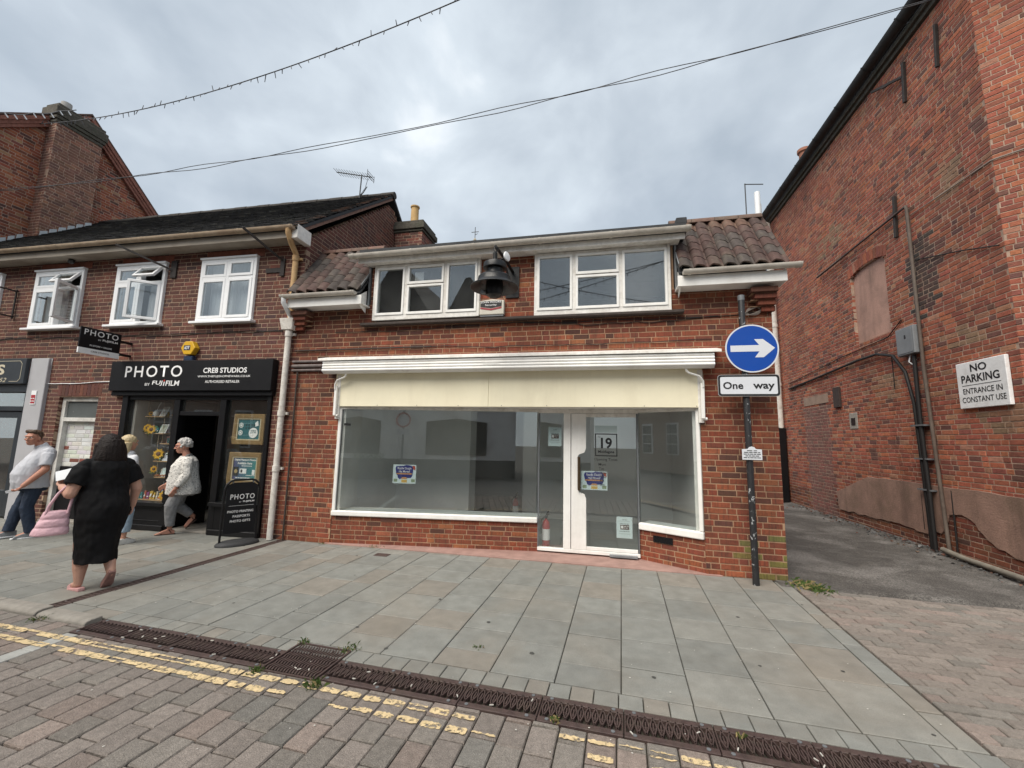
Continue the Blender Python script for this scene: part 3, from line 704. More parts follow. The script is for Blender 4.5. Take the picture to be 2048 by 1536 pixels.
# stained steel channel left of the awning
for z, r_ in ((2.835, .022), (2.76, .03), (2.69, .022)):
    MB().tube([(-5.04, 5.925, z), (-4.33, 5.925, z)], r_, 8).build('conduit', mat('stained_conduit', (.17, .14, .135), rough=.8, var=.3, scale=12, dirt=.5), shop, smooth=50)
MB().tube([(-5.02, 5.925, 3.02), (-2.6, 5.925, 3.03)], .012, 6).build('conduit', M_DARKWOOD, shop, smooth=50)
MB().tube([(-4.93, 5.92, .0), (-4.93, 5.92, 2.66)], .014, 8).build('thin_pipe', M_DARKWOOD, shop, smooth=50)
# air bricks
MB().obox(A_ + tL * .78 + nL * .001 + V((0, 0, .355)), tL * .26, nL * .006, (0, 0, .055)).build('air_brick', mat('terracotta_dark', (.12, .05, .035), var=.3), shop)
vb = MB().obox(C_ + tR * .21 + nR * .002 + V((0, 0, .285)), tR * .27, nR * .012, (0, 0, .085)).build('air_vent', M_BLACK, shop)
x = MB()
for i in range(6):
    o = C_ + tR * (.22 + .04 * i) + nR * .016 + V((0, 0, .29)); x.bar(o, o + tR * .04 + V((0, 0, .075)), .006, .006, nR); x.bar(o + V((0, 0, .075)), o + tR * .04, .006, .006, nR)
x.build('lattice', M_BLACK, vb)
# ---------------------------------------------------------------- eaves, corbels, gutters
def half_gutter(path, r, m, parent, name='gutter'):
    p, q = V(path[0]), V(path[1]); t = (q - p).normalized(); n = V((t.y, -t.x, 0)).normalized(); x = MB(); N_ = 10
    for rr_, in ((r,), (r * .86,)):
        for e in (p, q):
            for k in range(N_ + 1):
                a = math.pi * k / N_; x.v.append(tuple(e + n * (math.cos(a) * rr_) + V((0, 0, -math.sin(a) * rr_))))
    S = N_ + 1
    for k in range(N_):
        x.f.append((k, k + 1, S + k + 1, S + k)); x.f.append((2 * S + k, 3 * S + k, 3 * S + k + 1, 2 * S + k + 1))
        x.f.append((k, 2 * S + k, 2 * S + k + 1, k + 1)); x.f.append((S + k, S + k + 1, 3 * S + k + 1, 3 * S + k))
    x.f.append((0, S, 3 * S, 2 * S)); x.f.append((N_, 2 * S + N_, 3 * S + N_, S + N_))
    for e, sg in ((p, -1), (q, 1)):                               # stop ends
        b = len(x.v); x.v += [tuple(e + t * .002 * sg + n * (math.cos(math.pi * k / N_) * r) + V((0, 0, -math.sin(math.pi * k / N_) * r))) for k in range(N_ + 1)]; x.f.append(tuple(range(b, b + N_ + 1)))
    g = x.build(name, m, parent, smooth=50, recalc=False)
    L_ = (q - p).length; k = max(1, int(L_ / .95))
    for i in range(k + 1):                                        # union clips
        c = p + t * (.06 + (L_ - .12) * i / k); b = MB()
        for a in range(N_):
            a0, a1 = math.pi * a / N_, math.pi * (a + 1) / N_
            b.quad(*[c + t * s + n * (math.cos(a_) * r * 1.12) + V((0, 0, -math.sin(a_) * r * 1.12)) for s, a_ in ((0, a0), (.035, a0), (.035, a1), (0, a1))])
        b.build('bracket', m, g, recalc=False, smooth=50)
    return g
for a, b in ((-5.04, -3.70), (.96, 2.26)):
    ev = MB().box(a, b, 5.70, 5.942, 3.695, 3.715).build('soffit_board', M_WHITE, shop)
    MB().box(a, b, 5.68, 5.70, 3.685, 3.83).build('fascia', M_WHITE, ev, bevel=.003)
    MB().box(b - .02 if b > 0 else a, b if b > 0 else a + .02, 5.701, 5.94, 3.716, 3.86).build('box_end', M_WHITE, ev)
half_gutter(((-5.12, 5.625, 3.875), (-3.78, 5.625, 3.875)), .055, M_GUTW, shop)
half_gutter(((1.02, 5.625, 3.875), (2.40, 5.625, 3.885)), .055, M_GUTW, shop)
for xa, xb in ((-5.03, -4.72), (1.86, 2.17)):                   # corbelled brick kneelers
    r_ = random.Random(4)
    for i in range(4):
        d = .06 + .045 * i
        x = MB().box(xa + (.0 if xa < 0 else .05 * (3 - i)), xb - (.05 * (3 - i) if xa < 0 else -.004), 5.944 - d, 5.943, 3.36 + .075 * i, 3.36 + .075 * i + .066)
        o = x.build('corbel_brick', M_BRICK[0], shop, bevel=.004); o.color = (*pal(PAL_C, r_), 1)
        if i < 3: MB().box(xa + .02, xb - .02, 5.944 - d + .01, 5.943, 3.426 + .075 * i, 3.435 + .075 * i).build('corbel_mortar', M_MORT, shop)
# ---------------------------------------------------------------- upper windows (one frame, three lights, middle one with a vent)
def upper_window(x0, x1, z0, z1, split):
    y = 5.885
    f = MB(); W = .045
    f.box(x0, x0 + W, y, y + .13, z0, z1); f.box(x1 - W, x1, y, y + .13, z0, z1); f.box(x0 + W, x1 - W, y, y + .13, z0, z0 + .075); f.box(x0 + W, x1 - W, y, y + .13, z1 - .05, z1)
    for s in split: f.box(s - .025, s + .025, y, y + .13, z0 + .075, z1 - .05)
    o = f.build('upper_window', M_WHITEOLD, shop, bevel=.004)
    ed = [x0 + W] + [k for s in split for k in (s - .025, s + .025)] + [x1 - W]
    for i in range(3):
        a, b = ed[2 * i], ed[2 * i + 1]; zs = [(z0 + .075, z1 - .05)] if i != 1 else [(z0 + .075, z0 + (z1 - z0) * .60), (z0 + (z1 - z0) * .62, z1 - .05)]
        if i == 1: MB().box(a, b, y + .01, y + .12, zs[0][1], zs[1][0]).build('transom', M_WHITEOLD, o, bevel=.003)
        for c, d in zs:
            s = MB(); t = .032; yy = y - .012 if (i != 1 or c < z0 + .3) else y - .016
            s.box(a, a + t, yy, y + .05, c, d); s.box(b - t, b, yy, y + .05, c, d); s.box(a + t, b - t, yy, y + .05, c, c + t + .008); s.box(a + t, b - t, yy, y + .05, d - t, d)
            sa = s.build('sash', M_WHITE, o, bevel=.003)
            MB().box(a + t, b - t, y + .012, y + .018, c + t + .008, d - t).build('pane', M_GLASSD, sa)
    return o
wl = upper_window(-3.62, -1.84, 3.47, 4.383, (-3.06, -2.40)); wr = upper_window(-1.0, .905, 3.43, 4.383, (-.42, .235))
MB().box(-3.80, 1.06, 5.84, 5.948, 3.385, 3.425).build('lead_sill', M_DARKWOOD, shop, bevel=.006)
# dark rooms behind the upper windows, pale blind behind the right one
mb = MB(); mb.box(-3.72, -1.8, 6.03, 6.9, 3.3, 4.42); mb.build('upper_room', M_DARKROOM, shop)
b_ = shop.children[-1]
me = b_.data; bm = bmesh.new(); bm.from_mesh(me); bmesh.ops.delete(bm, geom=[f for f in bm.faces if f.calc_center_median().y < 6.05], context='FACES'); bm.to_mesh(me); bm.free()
mb = MB(); mb.box(-1.06, .95, 6.03, 7.4, 3.3, 4.42); o = mb.build('upper_room', mat('grey_room', (.20, .21, .215), rough=.9, var=.1, bump=0), shop)
bm = bmesh.new(); bm.from_mesh(o.data); bmesh.ops.delete(bm, geom=[f for f in bm.faces if f.calc_center_median().y < 6.05], context='FACES'); bm.to_mesh(o.data); bm.free()
MB().box(-2.93, -2.78, 5.92, 5.925, 4.10, 4.24).build('paper_note', mat('faded_paper', (.35, .36, .36), var=.08, bump=0), wl)
# dormer cheeks, soffit, fascia, gutter and flat roof
dr_ = MB().box(-3.72, 1.02, 5.76, 5.944, 4.385, 4.405).build('dormer_soffit', M_WHITEOLD, shop)
MB().box(-3.84, 1.08, 5.74, 5.76, 4.375, 4.46).build('fascia', M_WHITEOLD, dr_, bevel=.003)
half_gutter(((-3.95, 5.672, 4.49), (1.14, 5.672, 4.505)), .060, M_GUTW, shop)
x = MB(); x.prism([(-3.82, 5.73, 4.462), (-3.82, 5.73, 4.60), (-3.82, 5.80, 4.635), (-3.82, 9.0, 4.84), (-3.82, 9.0, 4.462)], (4.92, 0, 0)); x.build('flat_roof', M_FELT, shop)
MB().box(.98, 1.12, 5.78, 5.92, 4.62, 4.71).build('roof_vent', M_FELT, shop, bevel=.01)
for xs, s in ((-3.72, -1), (.965, 1)):
    c = MB(); c.prism([(xs, 5.93, 3.70), (xs, 5.93, 4.44), (xs, 6.6, 4.44)], (.03 * s, 0, 0)); c.build('dormer_cheek', M_LEAD, shop)
    c = MB(); c.prism([(xs + .028 * s, 5.69, 3.69), (xs + .028 * s, 5.90, 3.60), (xs + .028 * s, 5.90, 3.97), (xs + .028 * s, 5.69, 3.83)], (.012 * s, 0, 0)); c.build('cheek_board', M_WHITE, shop)
    c = MB(); c.bar((xs + .05 * s, 5.75, 3.98), (xs + .04 * s, 6.2, 4.56), .12, .012, (s, 0, 1)); c.build('flashing', M_LEAD, shop)
# ---------------------------------------------------------------- pantile slopes either side of the dormer
def pantile():
    x = MB(); n = 14; Wd, Ln = .205, .29
    for e in (0, 1):
        for th in (0, -.016):
            for k in range(n + 1):
                s = k / n; y = .027 * math.sin(2 * math.pi * (s * 1.02 - .08)) + .008 * math.sin(4 * math.pi * s)
                x.v.append((s * Wd, e * Ln, y + th * 1.3))
    S = n + 1
    for k in range(n):
        x.f.append((k, k + 1, 2 * S + k + 1, 2 * S + k)); x.f.append((S + k, 3 * S + k, 3 * S + k + 1, S + k + 1)); x.f.append((k, S + k, S + k + 1, k + 1)); x.f.append((2 * S + k, 2 * S + k + 1, 3 * S + k + 1, 3 * S + k))
    x.f += [(0, 2 * S, 3 * S, S), (n, S + n, 3 * S + n, 2 * S + n)]
    return x
M_TILE = mat('pantile', (1, 1, 1), src='obj', rough=.85, var=.3, scale=14, bump=.5, bscale=90, dirt=.5, dirtcol=(.05, .045, .04), dscale=3, blotch=((.17, .15, .11), 5, .3))
PT = pantile().mesh('roof_tile', M_TILE, smooth=60, recalc=False)
e0, e1 = V((0, 5.66, 3.93)), V((0, 6.42, 4.93)); sl = (e1 - e0).normalized(); ang = math.atan2(sl.z, sl.y)
rt = random.Random(5)
for name, xa, n, cut in (('left', -5.06, 7, 0), ('right', .98, 7, 0)):
    rf = MB(); rf.obox((xa, e0.y + .03, e0.z - .06), (n * .184 + .03, 0, 0), sl * 1.26, (0, .02, -.015)); base = rf.build('tiled_roof', M_FELT, shop)
    for j in range(6):
        for i in range(n):
            p = V((xa + i * .184 + rt.uniform(-.003, .003), e0.y, e0.z)) + sl * (j * .204 + rt.uniform(-.006, .006)) + V((0, -.012, .016))
            k = rt.uniform(.75, 1.25); c = (.080 * k, .046 * k, .039 * k) if rt.random() < .7 else (.068 * k, .054 * k, .048 * k)
            if j == 5 and rt.random() < .5: c = (.15 * k, .085 * k, .06 * k)
            place('roof_tile', PT, base, loc=p, rot=(ang - .035, rt.uniform(-.01, .01), rt.uniform(-.01, .01)), color=c)
    for i in range(4):                                            # half-round ridge tiles
        a = xa + i * (n * .184) / 4; x = MB(); N_ = 8; q = e1 + sl * .03
        pts = [(a, q.y + .09 * math.cos(math.pi * k / N_) + .02, q.z + .09 * math.sin(math.pi * k / N_) - .03) for k in range(N_ + 1)]
        x.prism(pts, (n * .184 / 4 - .006, 0, 0)); o = x.build('ridge_tile', M_TILE, base, smooth=50); o.color = (.15 * rt.uniform(.8, 1.1), .085, .065, 1)
    x = MB(); x.prism([(xa, 6.35, 4.0), (xa, 6.42, 4.9), (xa, 7.6, 3.9)], (n * .184, 0, 0)); x.build('rear_slope', M_FELT, base)
mb = MB(); mb.box(-5.05, 2.12, 7.0, 12.2, 2.64, 4.0); mb.build('rear_wing', M_FELT, shop)
# cables clipped along the brickwork under the windows
def sag(p, q, n=14, amp=.02, seed=1, drop=.02):
    r = random.Random(seed); p, q = V(p), V(q); return [p.lerp(q, i / n) + V((0, 0, -drop * math.sin(math.pi * i / n) + r.uniform(-amp, amp) * (0 < i < n))) for i in range(n + 1)]
for i, (p, q, a, d) in enumerate((((-4.3, 5.938, 3.31), (-1.3, 5.938, 3.36), .012, .02), ((-1.3, 5.938, 3.36), (2.15, 5.938, 3.36), .015, .03), ((-1.3, 5.936, 3.36), (1.5, 5.936, 3.34), .02, .07), ((-2.6, 5.936, 3.03), (1.4, 5.936, 3.02), .02, .03))):
    MB().tube(sag(p, q, 16, a, i + 3, d), .0055, 5).build('wall_cable', M_CABLE, shop, smooth=60)
cb = MB()
for k in range(4): cb.tube([(1.93 + .085 * math.cos(t_ * .4) * (1 + .12 * k), 5.93 - .006 * k, 3.38 + .055 * math.sin(t_ * .4 + .3 * k)) for t_ in range(17)], .006, 5)
cb.build('cable_coil', mat('grey_cable', (.26, .22, .19), var=.1, bump=0), shop, smooth=60)
# ================================================================ brick building with the photo shop (built square, then turned 1.4 degrees)
LB = []                                                          # everything fixed to it
PIV = V((-5.1, 5.95, 0))
lb = thing('photo_shop_building', 'brown brick two-storey building with dark tiled roof over a black photo shopfront', 'building', (-9, 7, 0)); LB.append(lb)
PAL_L = [(.5, (.132, .047, .034)), (.30, (.102, .040, .032)), (.12, (.17, .058, .039)), (.08, (.072, .037, .032))]
wins = [(-7.07, -5.92), (-8.97, -7.85), (-10.97, -9.76), (-13.05, -11.86)]
WZ = (3.58, 4.72)
rects = [(a, b, *WZ) for a, b in wins] + [(-8.42, -5.37, -1, 2.35), (-9.94, -9.02, -1, 2.26), (-14.2, -10.25, -1, 2.98)]
brick_wall(lb, (0, F, 0), (1, 0, 0), (0, -1, 0), holes(-14.0, -5.0, rects), 0, 5.025, PAL_L, M_BRICKL, M_MORTL, seed=31, back='front_wall')
def gable_sp(z):
    if z < 5.0: return [(0, 5.7)]
    t = (z - 5.0) / 2.3; return [(2.85 * t, 5.7 - 2.85 * t)] if t < .97 else []
brick_wall(lb, (-5.0, 5.951, 0), (0, 1, 0), (1, 0, 0), gable_sp, 3.9, 7.35, PAL_L, M_BRICKL, M_MORTL, seed=32, n_ind=260, back='gable_wall')
# soldier course over the side door
so_ = MB()
for i in range(12):
    r_ = random.Random(40 + i); x = MB().box(-9.99 + i * .086, -9.99 + i * .086 + .076, F - .004, F + .02, 2.27, 2.27 + .215)
    o = x.build('soldier_brick', M_BRICKL[0], lb, bevel=.003); o.color = (*pal(PAL_L, r_), 1)
# ---- roof
e0, e1 = V((0, 5.60, 5.03)), V((0, 8.75, 7.52)); sl = (e1 - e0).normalized(); nrm = V((0, -sl.z, sl.y))
rf = MB(); rf.obox((-14.0, e0.y, e0.z), (9.06, 0, 0), e1 - e0, -nrm * .05); rf.obox((-14.0, 11.9, 5.03), (9.06, 0, 0), V((0, -3.15, 2.49)), V((0, -.03, -.05)))
M_SLATE = mat('dark_plain_tile', (1, 1, 1), src='attr', rough=.85, var=.35, scale=16, bump=.6, bscale=80, dirt=.4, dirtcol=(.02, .022, .018), dscale=4, blotch=((.10, .10, .075), 6, .25))
roof = rf.build('roof', M_FELT, lb)
tl = MB(); r_ = random.Random(9); g_ = .098; nrow = int((e1 - e0).length / g_) + 1
for j in range(nrow):
    x = -14.0 - (.08 if j % 2 else 0)
    while x < -4.96:
        p = V((x, e0.y, e0.z)) + sl * (j * g_ - .03) + nrm * (.020 + r_.uniform(0, .016)); k = r_.uniform(.45, 1.6)
        edge = x > -5.25
        tl.tone = ((.022 * k, .021 * k, .022 * k) if r_.random() < .9 else (.06 * k, .058 * k, .05 * k)) if not edge else (.12 * k, .065 * k, .045 * k) if r_.random() < .5 else (.03 * k, .027 * k, .025 * k)
        wd = min(.158, -4.935 - x)
        if wd > .03: tl.obox(p, (wd, 0, 0), sl * .16 - nrm * .016, nrm * .013)
        x += .163
tl.build('tiles', M_SLATE, roof, recalc=False, kind='stuff')
x = MB()
for i in range(26):
    a = -14 + i * .35; x.tube([(a, e1.y, e1.z - .01), (a + .34, e1.y, e1.z - .01)], .085 + .006 * (i % 2), 10)
x.build('ridge_tiles', mat('mossy_ridge', (.045, .04, .036), rough=.9, var=.35, scale=9, bump=.5), roof, smooth=50, kind='stuff')
x = MB(); x.obox((-5.0, e0.y + .05, e0.z - .03), (.045, 0, 0), (e1 - e0) * .985, nrm * -.05); x.build('verge', mat('verge_mortar', (.22, .13, .10), rough=.95, var=.3, scale=20, bump=.5), roof)
x = MB(); x.obox((-5.0, 11.85, 5.0), (.045, 0, 0), V((0, -3.1, 2.45)), V((0, .03, .05))); x.build('verge', MATS['verge_mortar'], roof)
# ---- eaves
ev = MB().box(-14, -5.0, 5.66, 5.944, 4.90, 4.92).build('soffit', mat('stained_soffit', (.34, .30, .25), rough=.8, var=.15, scale=4, dirt=.5, dirtcol=(.2, .16, .12)), lb)
MB().box(-14, -4.98, 5.64, 5.66, 4.88, 5.02).build('fascia', MATS['stained_soffit'], ev, bevel=.003)
MB().box(-5.04, -4.93, 5.62, 5.96, 4.86, 5.10).build('eaves_end', M_WHITEOLD, ev, bevel=.006)
half_gutter(((-14, 5.575, 5.06), (-4.97, 5.575, 5.045)), .058, mat('rusting_gutter', (.40, .31, .22), rough=.75, var=.2, scale=10, bump=.3, dirt=.5, dirtcol=(.2, .12, .07), dscale=3), lb)
# ---- downpipe with hopper
dp = MB(); X_ = -5.13
dp.tube([(-5.07, 5.575, 5.0), (-5.07, 5.58, 4.93), (-5.09, 5.70, 4.80), (X_, 5.87, 4.70), (X_, 5.875, 4.6), (X_, 5.875, 3.52)], .045, 12)
dpo = dp.build('downpipe', M_RUST, lb, smooth=50)
x = MB(); x.tube([(X_, 5.875, .01), (X_, 5.875, 3.36)], .046, 12); lo = x.build('lower_pipe', M_PIPEW, dpo, smooth=50)
x = MB(); x.add([(X_ - .13, 5.78, 3.55), (X_ + .13, 5.78, 3.55), (X_ + .13, 5.94, 3.55), (X_ - .13, 5.94, 3.55), (X_ - .10, 5.81, 3.36), (X_ + .10, 5.81, 3.36), (X_ + .10, 5.94, 3.36), (X_ - .10, 5.94, 3.36)], [(0, 1, 2, 3), (4, 7, 6, 5), (0, 4, 5, 1), (1, 5, 6, 2), (2, 6, 7, 3), (3, 7, 4, 0)]); x.build('hopper', M_PIPEW, dpo, bevel=.008)
for z in (4.62, 3.30, 1.98, 1.10):
    x = MB(); x.tube([(X_, 5.875, z - .045), (X_, 5.875, z + .045)], .056, 12); x.box(X_ - .09, X_ + .09, 5.90, 5.945, z - .02, z + .02); x.build('collar', M_PIPEW if z < 4 else M_RUST, dpo, smooth=40)
x = MB(); x.tube([(X_ + .055, 5.625, 3.84), (X_ + .055, 5.625, 3.76), (X_ + .05, 5.74, 3.66), (X_ + .02, 5.85, 3.60), (X_ + .02, 5.87, 3.54)], .038, 10); x.build('shoe_pipe', M_UPVC, dpo, smooth=50)
# ---- plastic windows
def flap(o, hinge, axis, ang, m=None):
    """swing a finished sash about a hinge line (world coordinates)"""
    M = Matrix.Translation(V(hinge)) @ Matrix.Rotation(ang, 4, V(axis)) @ Matrix.Translation(-V(hinge))
    for q in [o] + list(o.children): q.data.transform(M)
def sash(par, a, b, c, d, y, t=.045, name='sash'):
    s = MB(); s.box(a, a + t, y, y + .045, c, d); s.box(b - t, b, y, y + .045, c, d); s.box(a + t, b - t, y, y + .045, c, c + t); s.box(a + t, b - t, y, y + .045, d - t, d)
    o = s.build(name, M_UPVC, par, bevel=.004); MB().box(a + t, b - t, y + .016, y + .022, c + t, d - t).build('pane', M_GLASSD, o); return o
M_NET = mat('net_curtain', (.50, .52, .54), rough=.9, var=.08, scale=18, bump=.1, stretch=(4, 4, .3))
for i, (a, b) in enumerate(wins):
    z0, z1 = WZ; y = 5.90; W = .055; mid = (a + b) / 2; tr = z0 + (z1 - z0) * .69
    f = MB(); f.box(a, a + W, y, y + .09, z0, z1); f.box(b - W, b, y, y + .09, z0, z1); f.box(a + W, b - W, y, y + .09, z0, z0 + W); f.box(a + W, b - W, y, y + .09, z1 - W, z1)
    f.box(mid - .028, mid + .028, y, y + .09, z0 + W, z1 - W); f.box(a + W, mid - .028, y, y + .09, tr - .025, tr + .025); f.box(mid + .028, b - W, y, y + .09, tr - .025, tr + .025)
    o = f.build('casement_window', M_UPVC, lb, bevel=.004)
    MB().box(a - .06, b + .06, y - .07, y + .05, z0 - .045, z0 - .003).build('sill', M_UPVC, o, bevel=.006)
    MB().box(a - .01, b + .01, y - .03, y + .05, z1 + .002, z1 + .03).build('head_drip', M_UPVC, o)
    sash(o, a + W, mid - .028, tr + .025, z1 - W, y - .004); s_tr = sash(o, mid + .028, b - W, tr + .025, z1 - W, y - .012)
    sash(o, a + W, mid - .028, z0 + W, tr - .025, y - .004); s_br = sash(o, mid + .028, b - W, z0 + W, tr - .025, y - .012)
    if i in (1, 2): flap(s_tr, (0, y, z1 - W), (1, 0, 0), -.62)
    if i == 1: flap(s_br, (b - W, y, 0), (0, 0, 1), .62)
    if i == 2: flap(s_br, (b - W, y, 0), (0, 0, 1), 2.0)
    x = MB().box(a - .2, b + .2, 6.16, 8.0, z0 - .3, z1 + .2); rm = x.build('room', mat('bedroom', (.25, .25, .25), rough=.9, var=.1, bump=0), o)
    bm = bmesh.new(); bm.from_mesh(rm.data); bmesh.ops.delete(bm, geom=[q for q in bm.faces if q.calc_center_median().y < 6.2], context='FACES'); bm.to_mesh(rm.data); bm.free()
    if i in (0, 2, 3):
        x = MB()
        spans_ = [(a + .05, b - .05)] if i != 2 else [(a + .05, mid)]
        for p, q in spans_:
            n = 40; b0 = len(x.v)
            for k in range(n + 1):
                X = p + (q - p) * k / n; Y = 6.10 + .012 * math.sin(k * 1.9); x.v += [(X, Y, z0 + .02), (X, Y, z1 - .02)]
            x.f += [(b0 + 2 * k, b0 + 2 * k + 2, b0 + 2 * k + 3, b0 + 2 * k + 1) for k in range(n)]
        x.build('net_curtain', M_NET, o, recalc=False, smooth=80)
    if i == 1:
        x = MB(); n = 20; b0 = 0
        for k in range(n + 1):
            X = mid + .05 + .26 * k / n; Y = 6.08 + .02 * math.sin(k * 1.3); x.v += [(X - .02, Y, z0 + .05), (X, Y, tr)]
        x.f += [(2 * k, 2 * k + 2, 2 * k + 3, 2 * k + 1) for k in range(n)]; x.build('net_curtain', M_NET, o, recalc=False, smooth=80)
    if i == 2:
        x = MB()
        for k in range(22): x.obox((mid + .03, 6.05, z0 + .08 + k * .031), (b - W - mid - .03, 0, 0), (0, .02, .012), (0, 0, .003))
        x.build('venetian_blind', M_UPVC, o)
    if i < 3:                                                    # rust-stained lintel band above
        MB().box(a + .05, b + .1, F - .0035, F + .01, z1 + .034, z1 + .165).build('lintel', mat('stained_lintel', (.24, .085, .055), rough=.9, var=.3, scale=9, bump=.3, dirt=.5), lb)
# ---- black shopfront
XL, XR = -8.42, -5.37
sf = MB(); sf.box(XL, XL + .12, F - .04, F + .1, 0, 2.32); sf.box(XR - .07, XR, F - .04, F + .1, 0, 2.32); sf.box(XL + .12, XR - .07, F - .02, F + .08, 2.20, 2.32)
sfo = sf.build('shopfront', M_BLACK, lb, bevel=.006)
def part(n_, m_, *bx, **k):
    x = MB()
    for b in bx: x.box(*b)
    return x.build(n_, m_, k.get('p', sfo), bevel=k.get('bevel', .004))
part('stall_riser', M_BLACK, (XL + .12, -7.22, F - .03, F + .08, .02, .40)); part('plinth', M_BLACK, (XL + .02, -7.20, F - .07, F + .02, .0, .09), bevel=.008)
part('sill', M_BLACK, (XL + .12, -7.20, F - .09, F + .1, .40, .46)); part('panel_mould', M_BLACK, (XL + .2, -7.3, F - .042, F - .03, .15, .165), (XL + .2, -7.3, F - .042, F - .03, .33, .345))
part('stall_riser', M_BLACK, (-6.30, XR - .07, F - .03, F + .08, .02, .46)); part('plinth', M_BLACK, (-6.32, XR - .02, F - .07, F + .02, .0, .09), bevel=.008); part('sill', M_BLACK, (-6.32, XR - .05, F - .10, F + .1, .46, .52))
part('post', M_BLACK, (-7.30, -7.18, F - .035, F + .1, .0, 2.2)); part('post', M_BLACK, (-6.36, -6.24, F - .035, F + .1, .0, 2.2))
part('transom', M_BLACK, (-7.18, -6.36, F - .02, F + .08, 1.93, 2.0)); part('threshold', M_CONC, (-7.18, -6.36, F - .01, F + .5, .0, .03))
M_GLASSP = glass('photo_shop_glass', (.985, 1, .992), refl=1.3, trans=.98)
part('pane', M_GLASSP, (XL + .12, -7.30, F + .02, F + .027, .46, 2.2), bevel=0); part('pane', M_GLASSP, (-6.24, XR - .07, F + .02, F + .027, .52, 2.2), bevel=0); part('pane', M_GLASSP, (-7.18, -6.36, F + .02, F + .027, 2.0, 2.2), bevel=0)
# interior of the photo shop
x = MB(); x.box(XL - .1, XR + .1, F + .06, 10, .0, 2.6); rm = x.build('interior', mat('shop_dark', (.24, .225, .21), rough=.8, var=.3, scale=1.5, bump=0), sfo)
bm = bmesh.new(); bm.from_mesh(rm.data); bmesh.ops.delete(bm, geom=[q for q in bm.faces if q.calc_center_median().y < 6.1], context='FACES'); bm.to_mesh(rm.data); bm.free()
part('display_back', mat('display_back', (.45, .43, .40), var=.12), (XL + .13, XL + .18, F + .08, F + .8, .46, 2.2)); part('display_floor', M_WOOD, (XL + .18, -7.30, F + .06, F + .62, .41, .455))
part('counter', M_DARKROOM, (-7.1, -6.3, 8.4, 9, .02, 1.05)); part('side_screen', M_BLACK, (-7.28, -7.22, F + .1, F + .75, .02, 2.2))
part('open_door', M_BLACK, (-6.42, -6.37, F + .1, F + .95, .04, 1.93)); part('wall_unit', mat('shelving_unit', (.36, .28, .2), var=.3, scale=5), (-7.0, -6.45, 9.2, 9.6, .3, 1.9)); part('notice', mat('grey_notice', (.6, .58, .55), var=.1), (-6.75, -6.5, 8.38, 8.395, .55, 1.0))
part('fascia_back', M_BLACKMATT, (-8.62, -5.33, F - .09, F + .02, 2.27, 2.345), bevel=.003)
# ---- blocked side door with flaking white frame
dx0, dx1 = -9.94, -9.02
x = MB(); x.box(dx0, dx0 + .085, F + .06, F + .15, 0, 2.26); x.box(dx1 - .085, dx1, F + .06, F + .15, 0, 2.26); x.box(dx0 + .085, dx1 - .085, F + .06, F + .15, 2.17, 2.26); x.box(dx0 + .085, dx1 - .085, F + .06, F + .15, 1.80, 1.87)
bd = x.build('blocked_doorway', mat('peeling_white', (.62, .61, .58), rough=.7, var=.15, scale=10, bump=.5, bscale=40, dirt=.65, dirtcol=(.24, .2, .16), dscale=3), lb, bevel=.005)
MB().box(dx0 + .085, dx1 - .085, F + .10, F + .108, 1.87, 2.17).build('fanlight', mat('dirty_glass', (.10, .11, .11), rough=.25, var=.15, scale=2, bump=0), bd)
brick_wall(bd, (dx0 + .085, F + .14, 0), (1, 0, 0), (0, -1, 0), lambda z: [(0, dx1 - dx0 - .17)], .975, 1.80, [(.96, (.58, .585, .57)), (.04, (.20, .07, .05))], bmats('whitewashed_brick', rough=.85, var=.1, scale=8, bump=.6, bscale=60, dirt=.25, dirtcol=(.16, .05, .035), dscale=1.6), mat('white_mortar', (.56, .56, .54), var=.1, dirt=.3, dirtcol=(.3, .25, .2)), seed=77, back='whitewashed_infill')
MB().box(dx0 + .085, dx1 - .085, F + .125, F + .2, .0, .974).build('lower_board', M_BLACKMATT, bd)
MB().box(dx0 - .02, dx1 + .02, F - .02, F + .2, .0, .05).build('door_step', M_CONC, bd, bevel=.006)
# ---- neighbour shopfront at the far left: dark timber, grey pilaster
ns = MB(); ns.box(-10.68, -10.25, F - .06, F + .1, 0, 2.98); po = ns.build('pilaster', mat('grey_render', (.40, .40, .42), rough=.8, var=.06, scale=4, bump=.25), lb, bevel=.008)
M_SLATEP = mat('slate_blue_paint', (.030, .036, .043), rough=.4, var=.12, scale=5, bump=.08)
nf = MB().box(-14.1, -10.69, F - .05, F + .1, 2.34, 2.48).build('neighbour_shopfront', M_SLATEP, lb)
x = MB(); x.box(-10.80, -10.70, F, F + .12, 0, 2.34); x.box(-11.78, -11.66, F, F + .12, 0, 2.34); x.box(-11.66, -10.80, F, F + .12, 1.98, 2.07); x.box(-14, -11.78, F, F + .12, 0, .5); x.build('frame', M_SLATEP, nf, bevel=.005)
x = MB(); x.box(-11.64, -11.52, F + .03, F + .09, .03, 1.97); x.box(-10.94, -10.82, F + .03, F + .09, .03, 1.97); x.box(-11.52, -10.94, F + .03, F + .09, .03, .5); x.box(-11.52, -10.94, F + .03, F + .09, 1.85, 1.97); x.build('door', M_SLATEP, nf, bevel=.005)
x = MB(); x.tube([(-11.58, F - .02, .95), (-11.58, F - .02, 1.35)], .012, 8); x.build('handle', M_GREYM, nf, smooth=50)
for b in ((-11.52, -10.94, F + .055, F + .062, .5, 1.85), (-11.66, -10.80, F + .05, F + .057, 2.07, 2.33), (-14, -11.78, F + .05, F + .057, .5, 2.33)): MB().box(*b).build('pane', M_GLASS, nf)
x = MB().box(-14.1, -10.7, F + .13, 9, 0, 2.6); rm = x.build('interior', MATS['shop_dark'], nf)
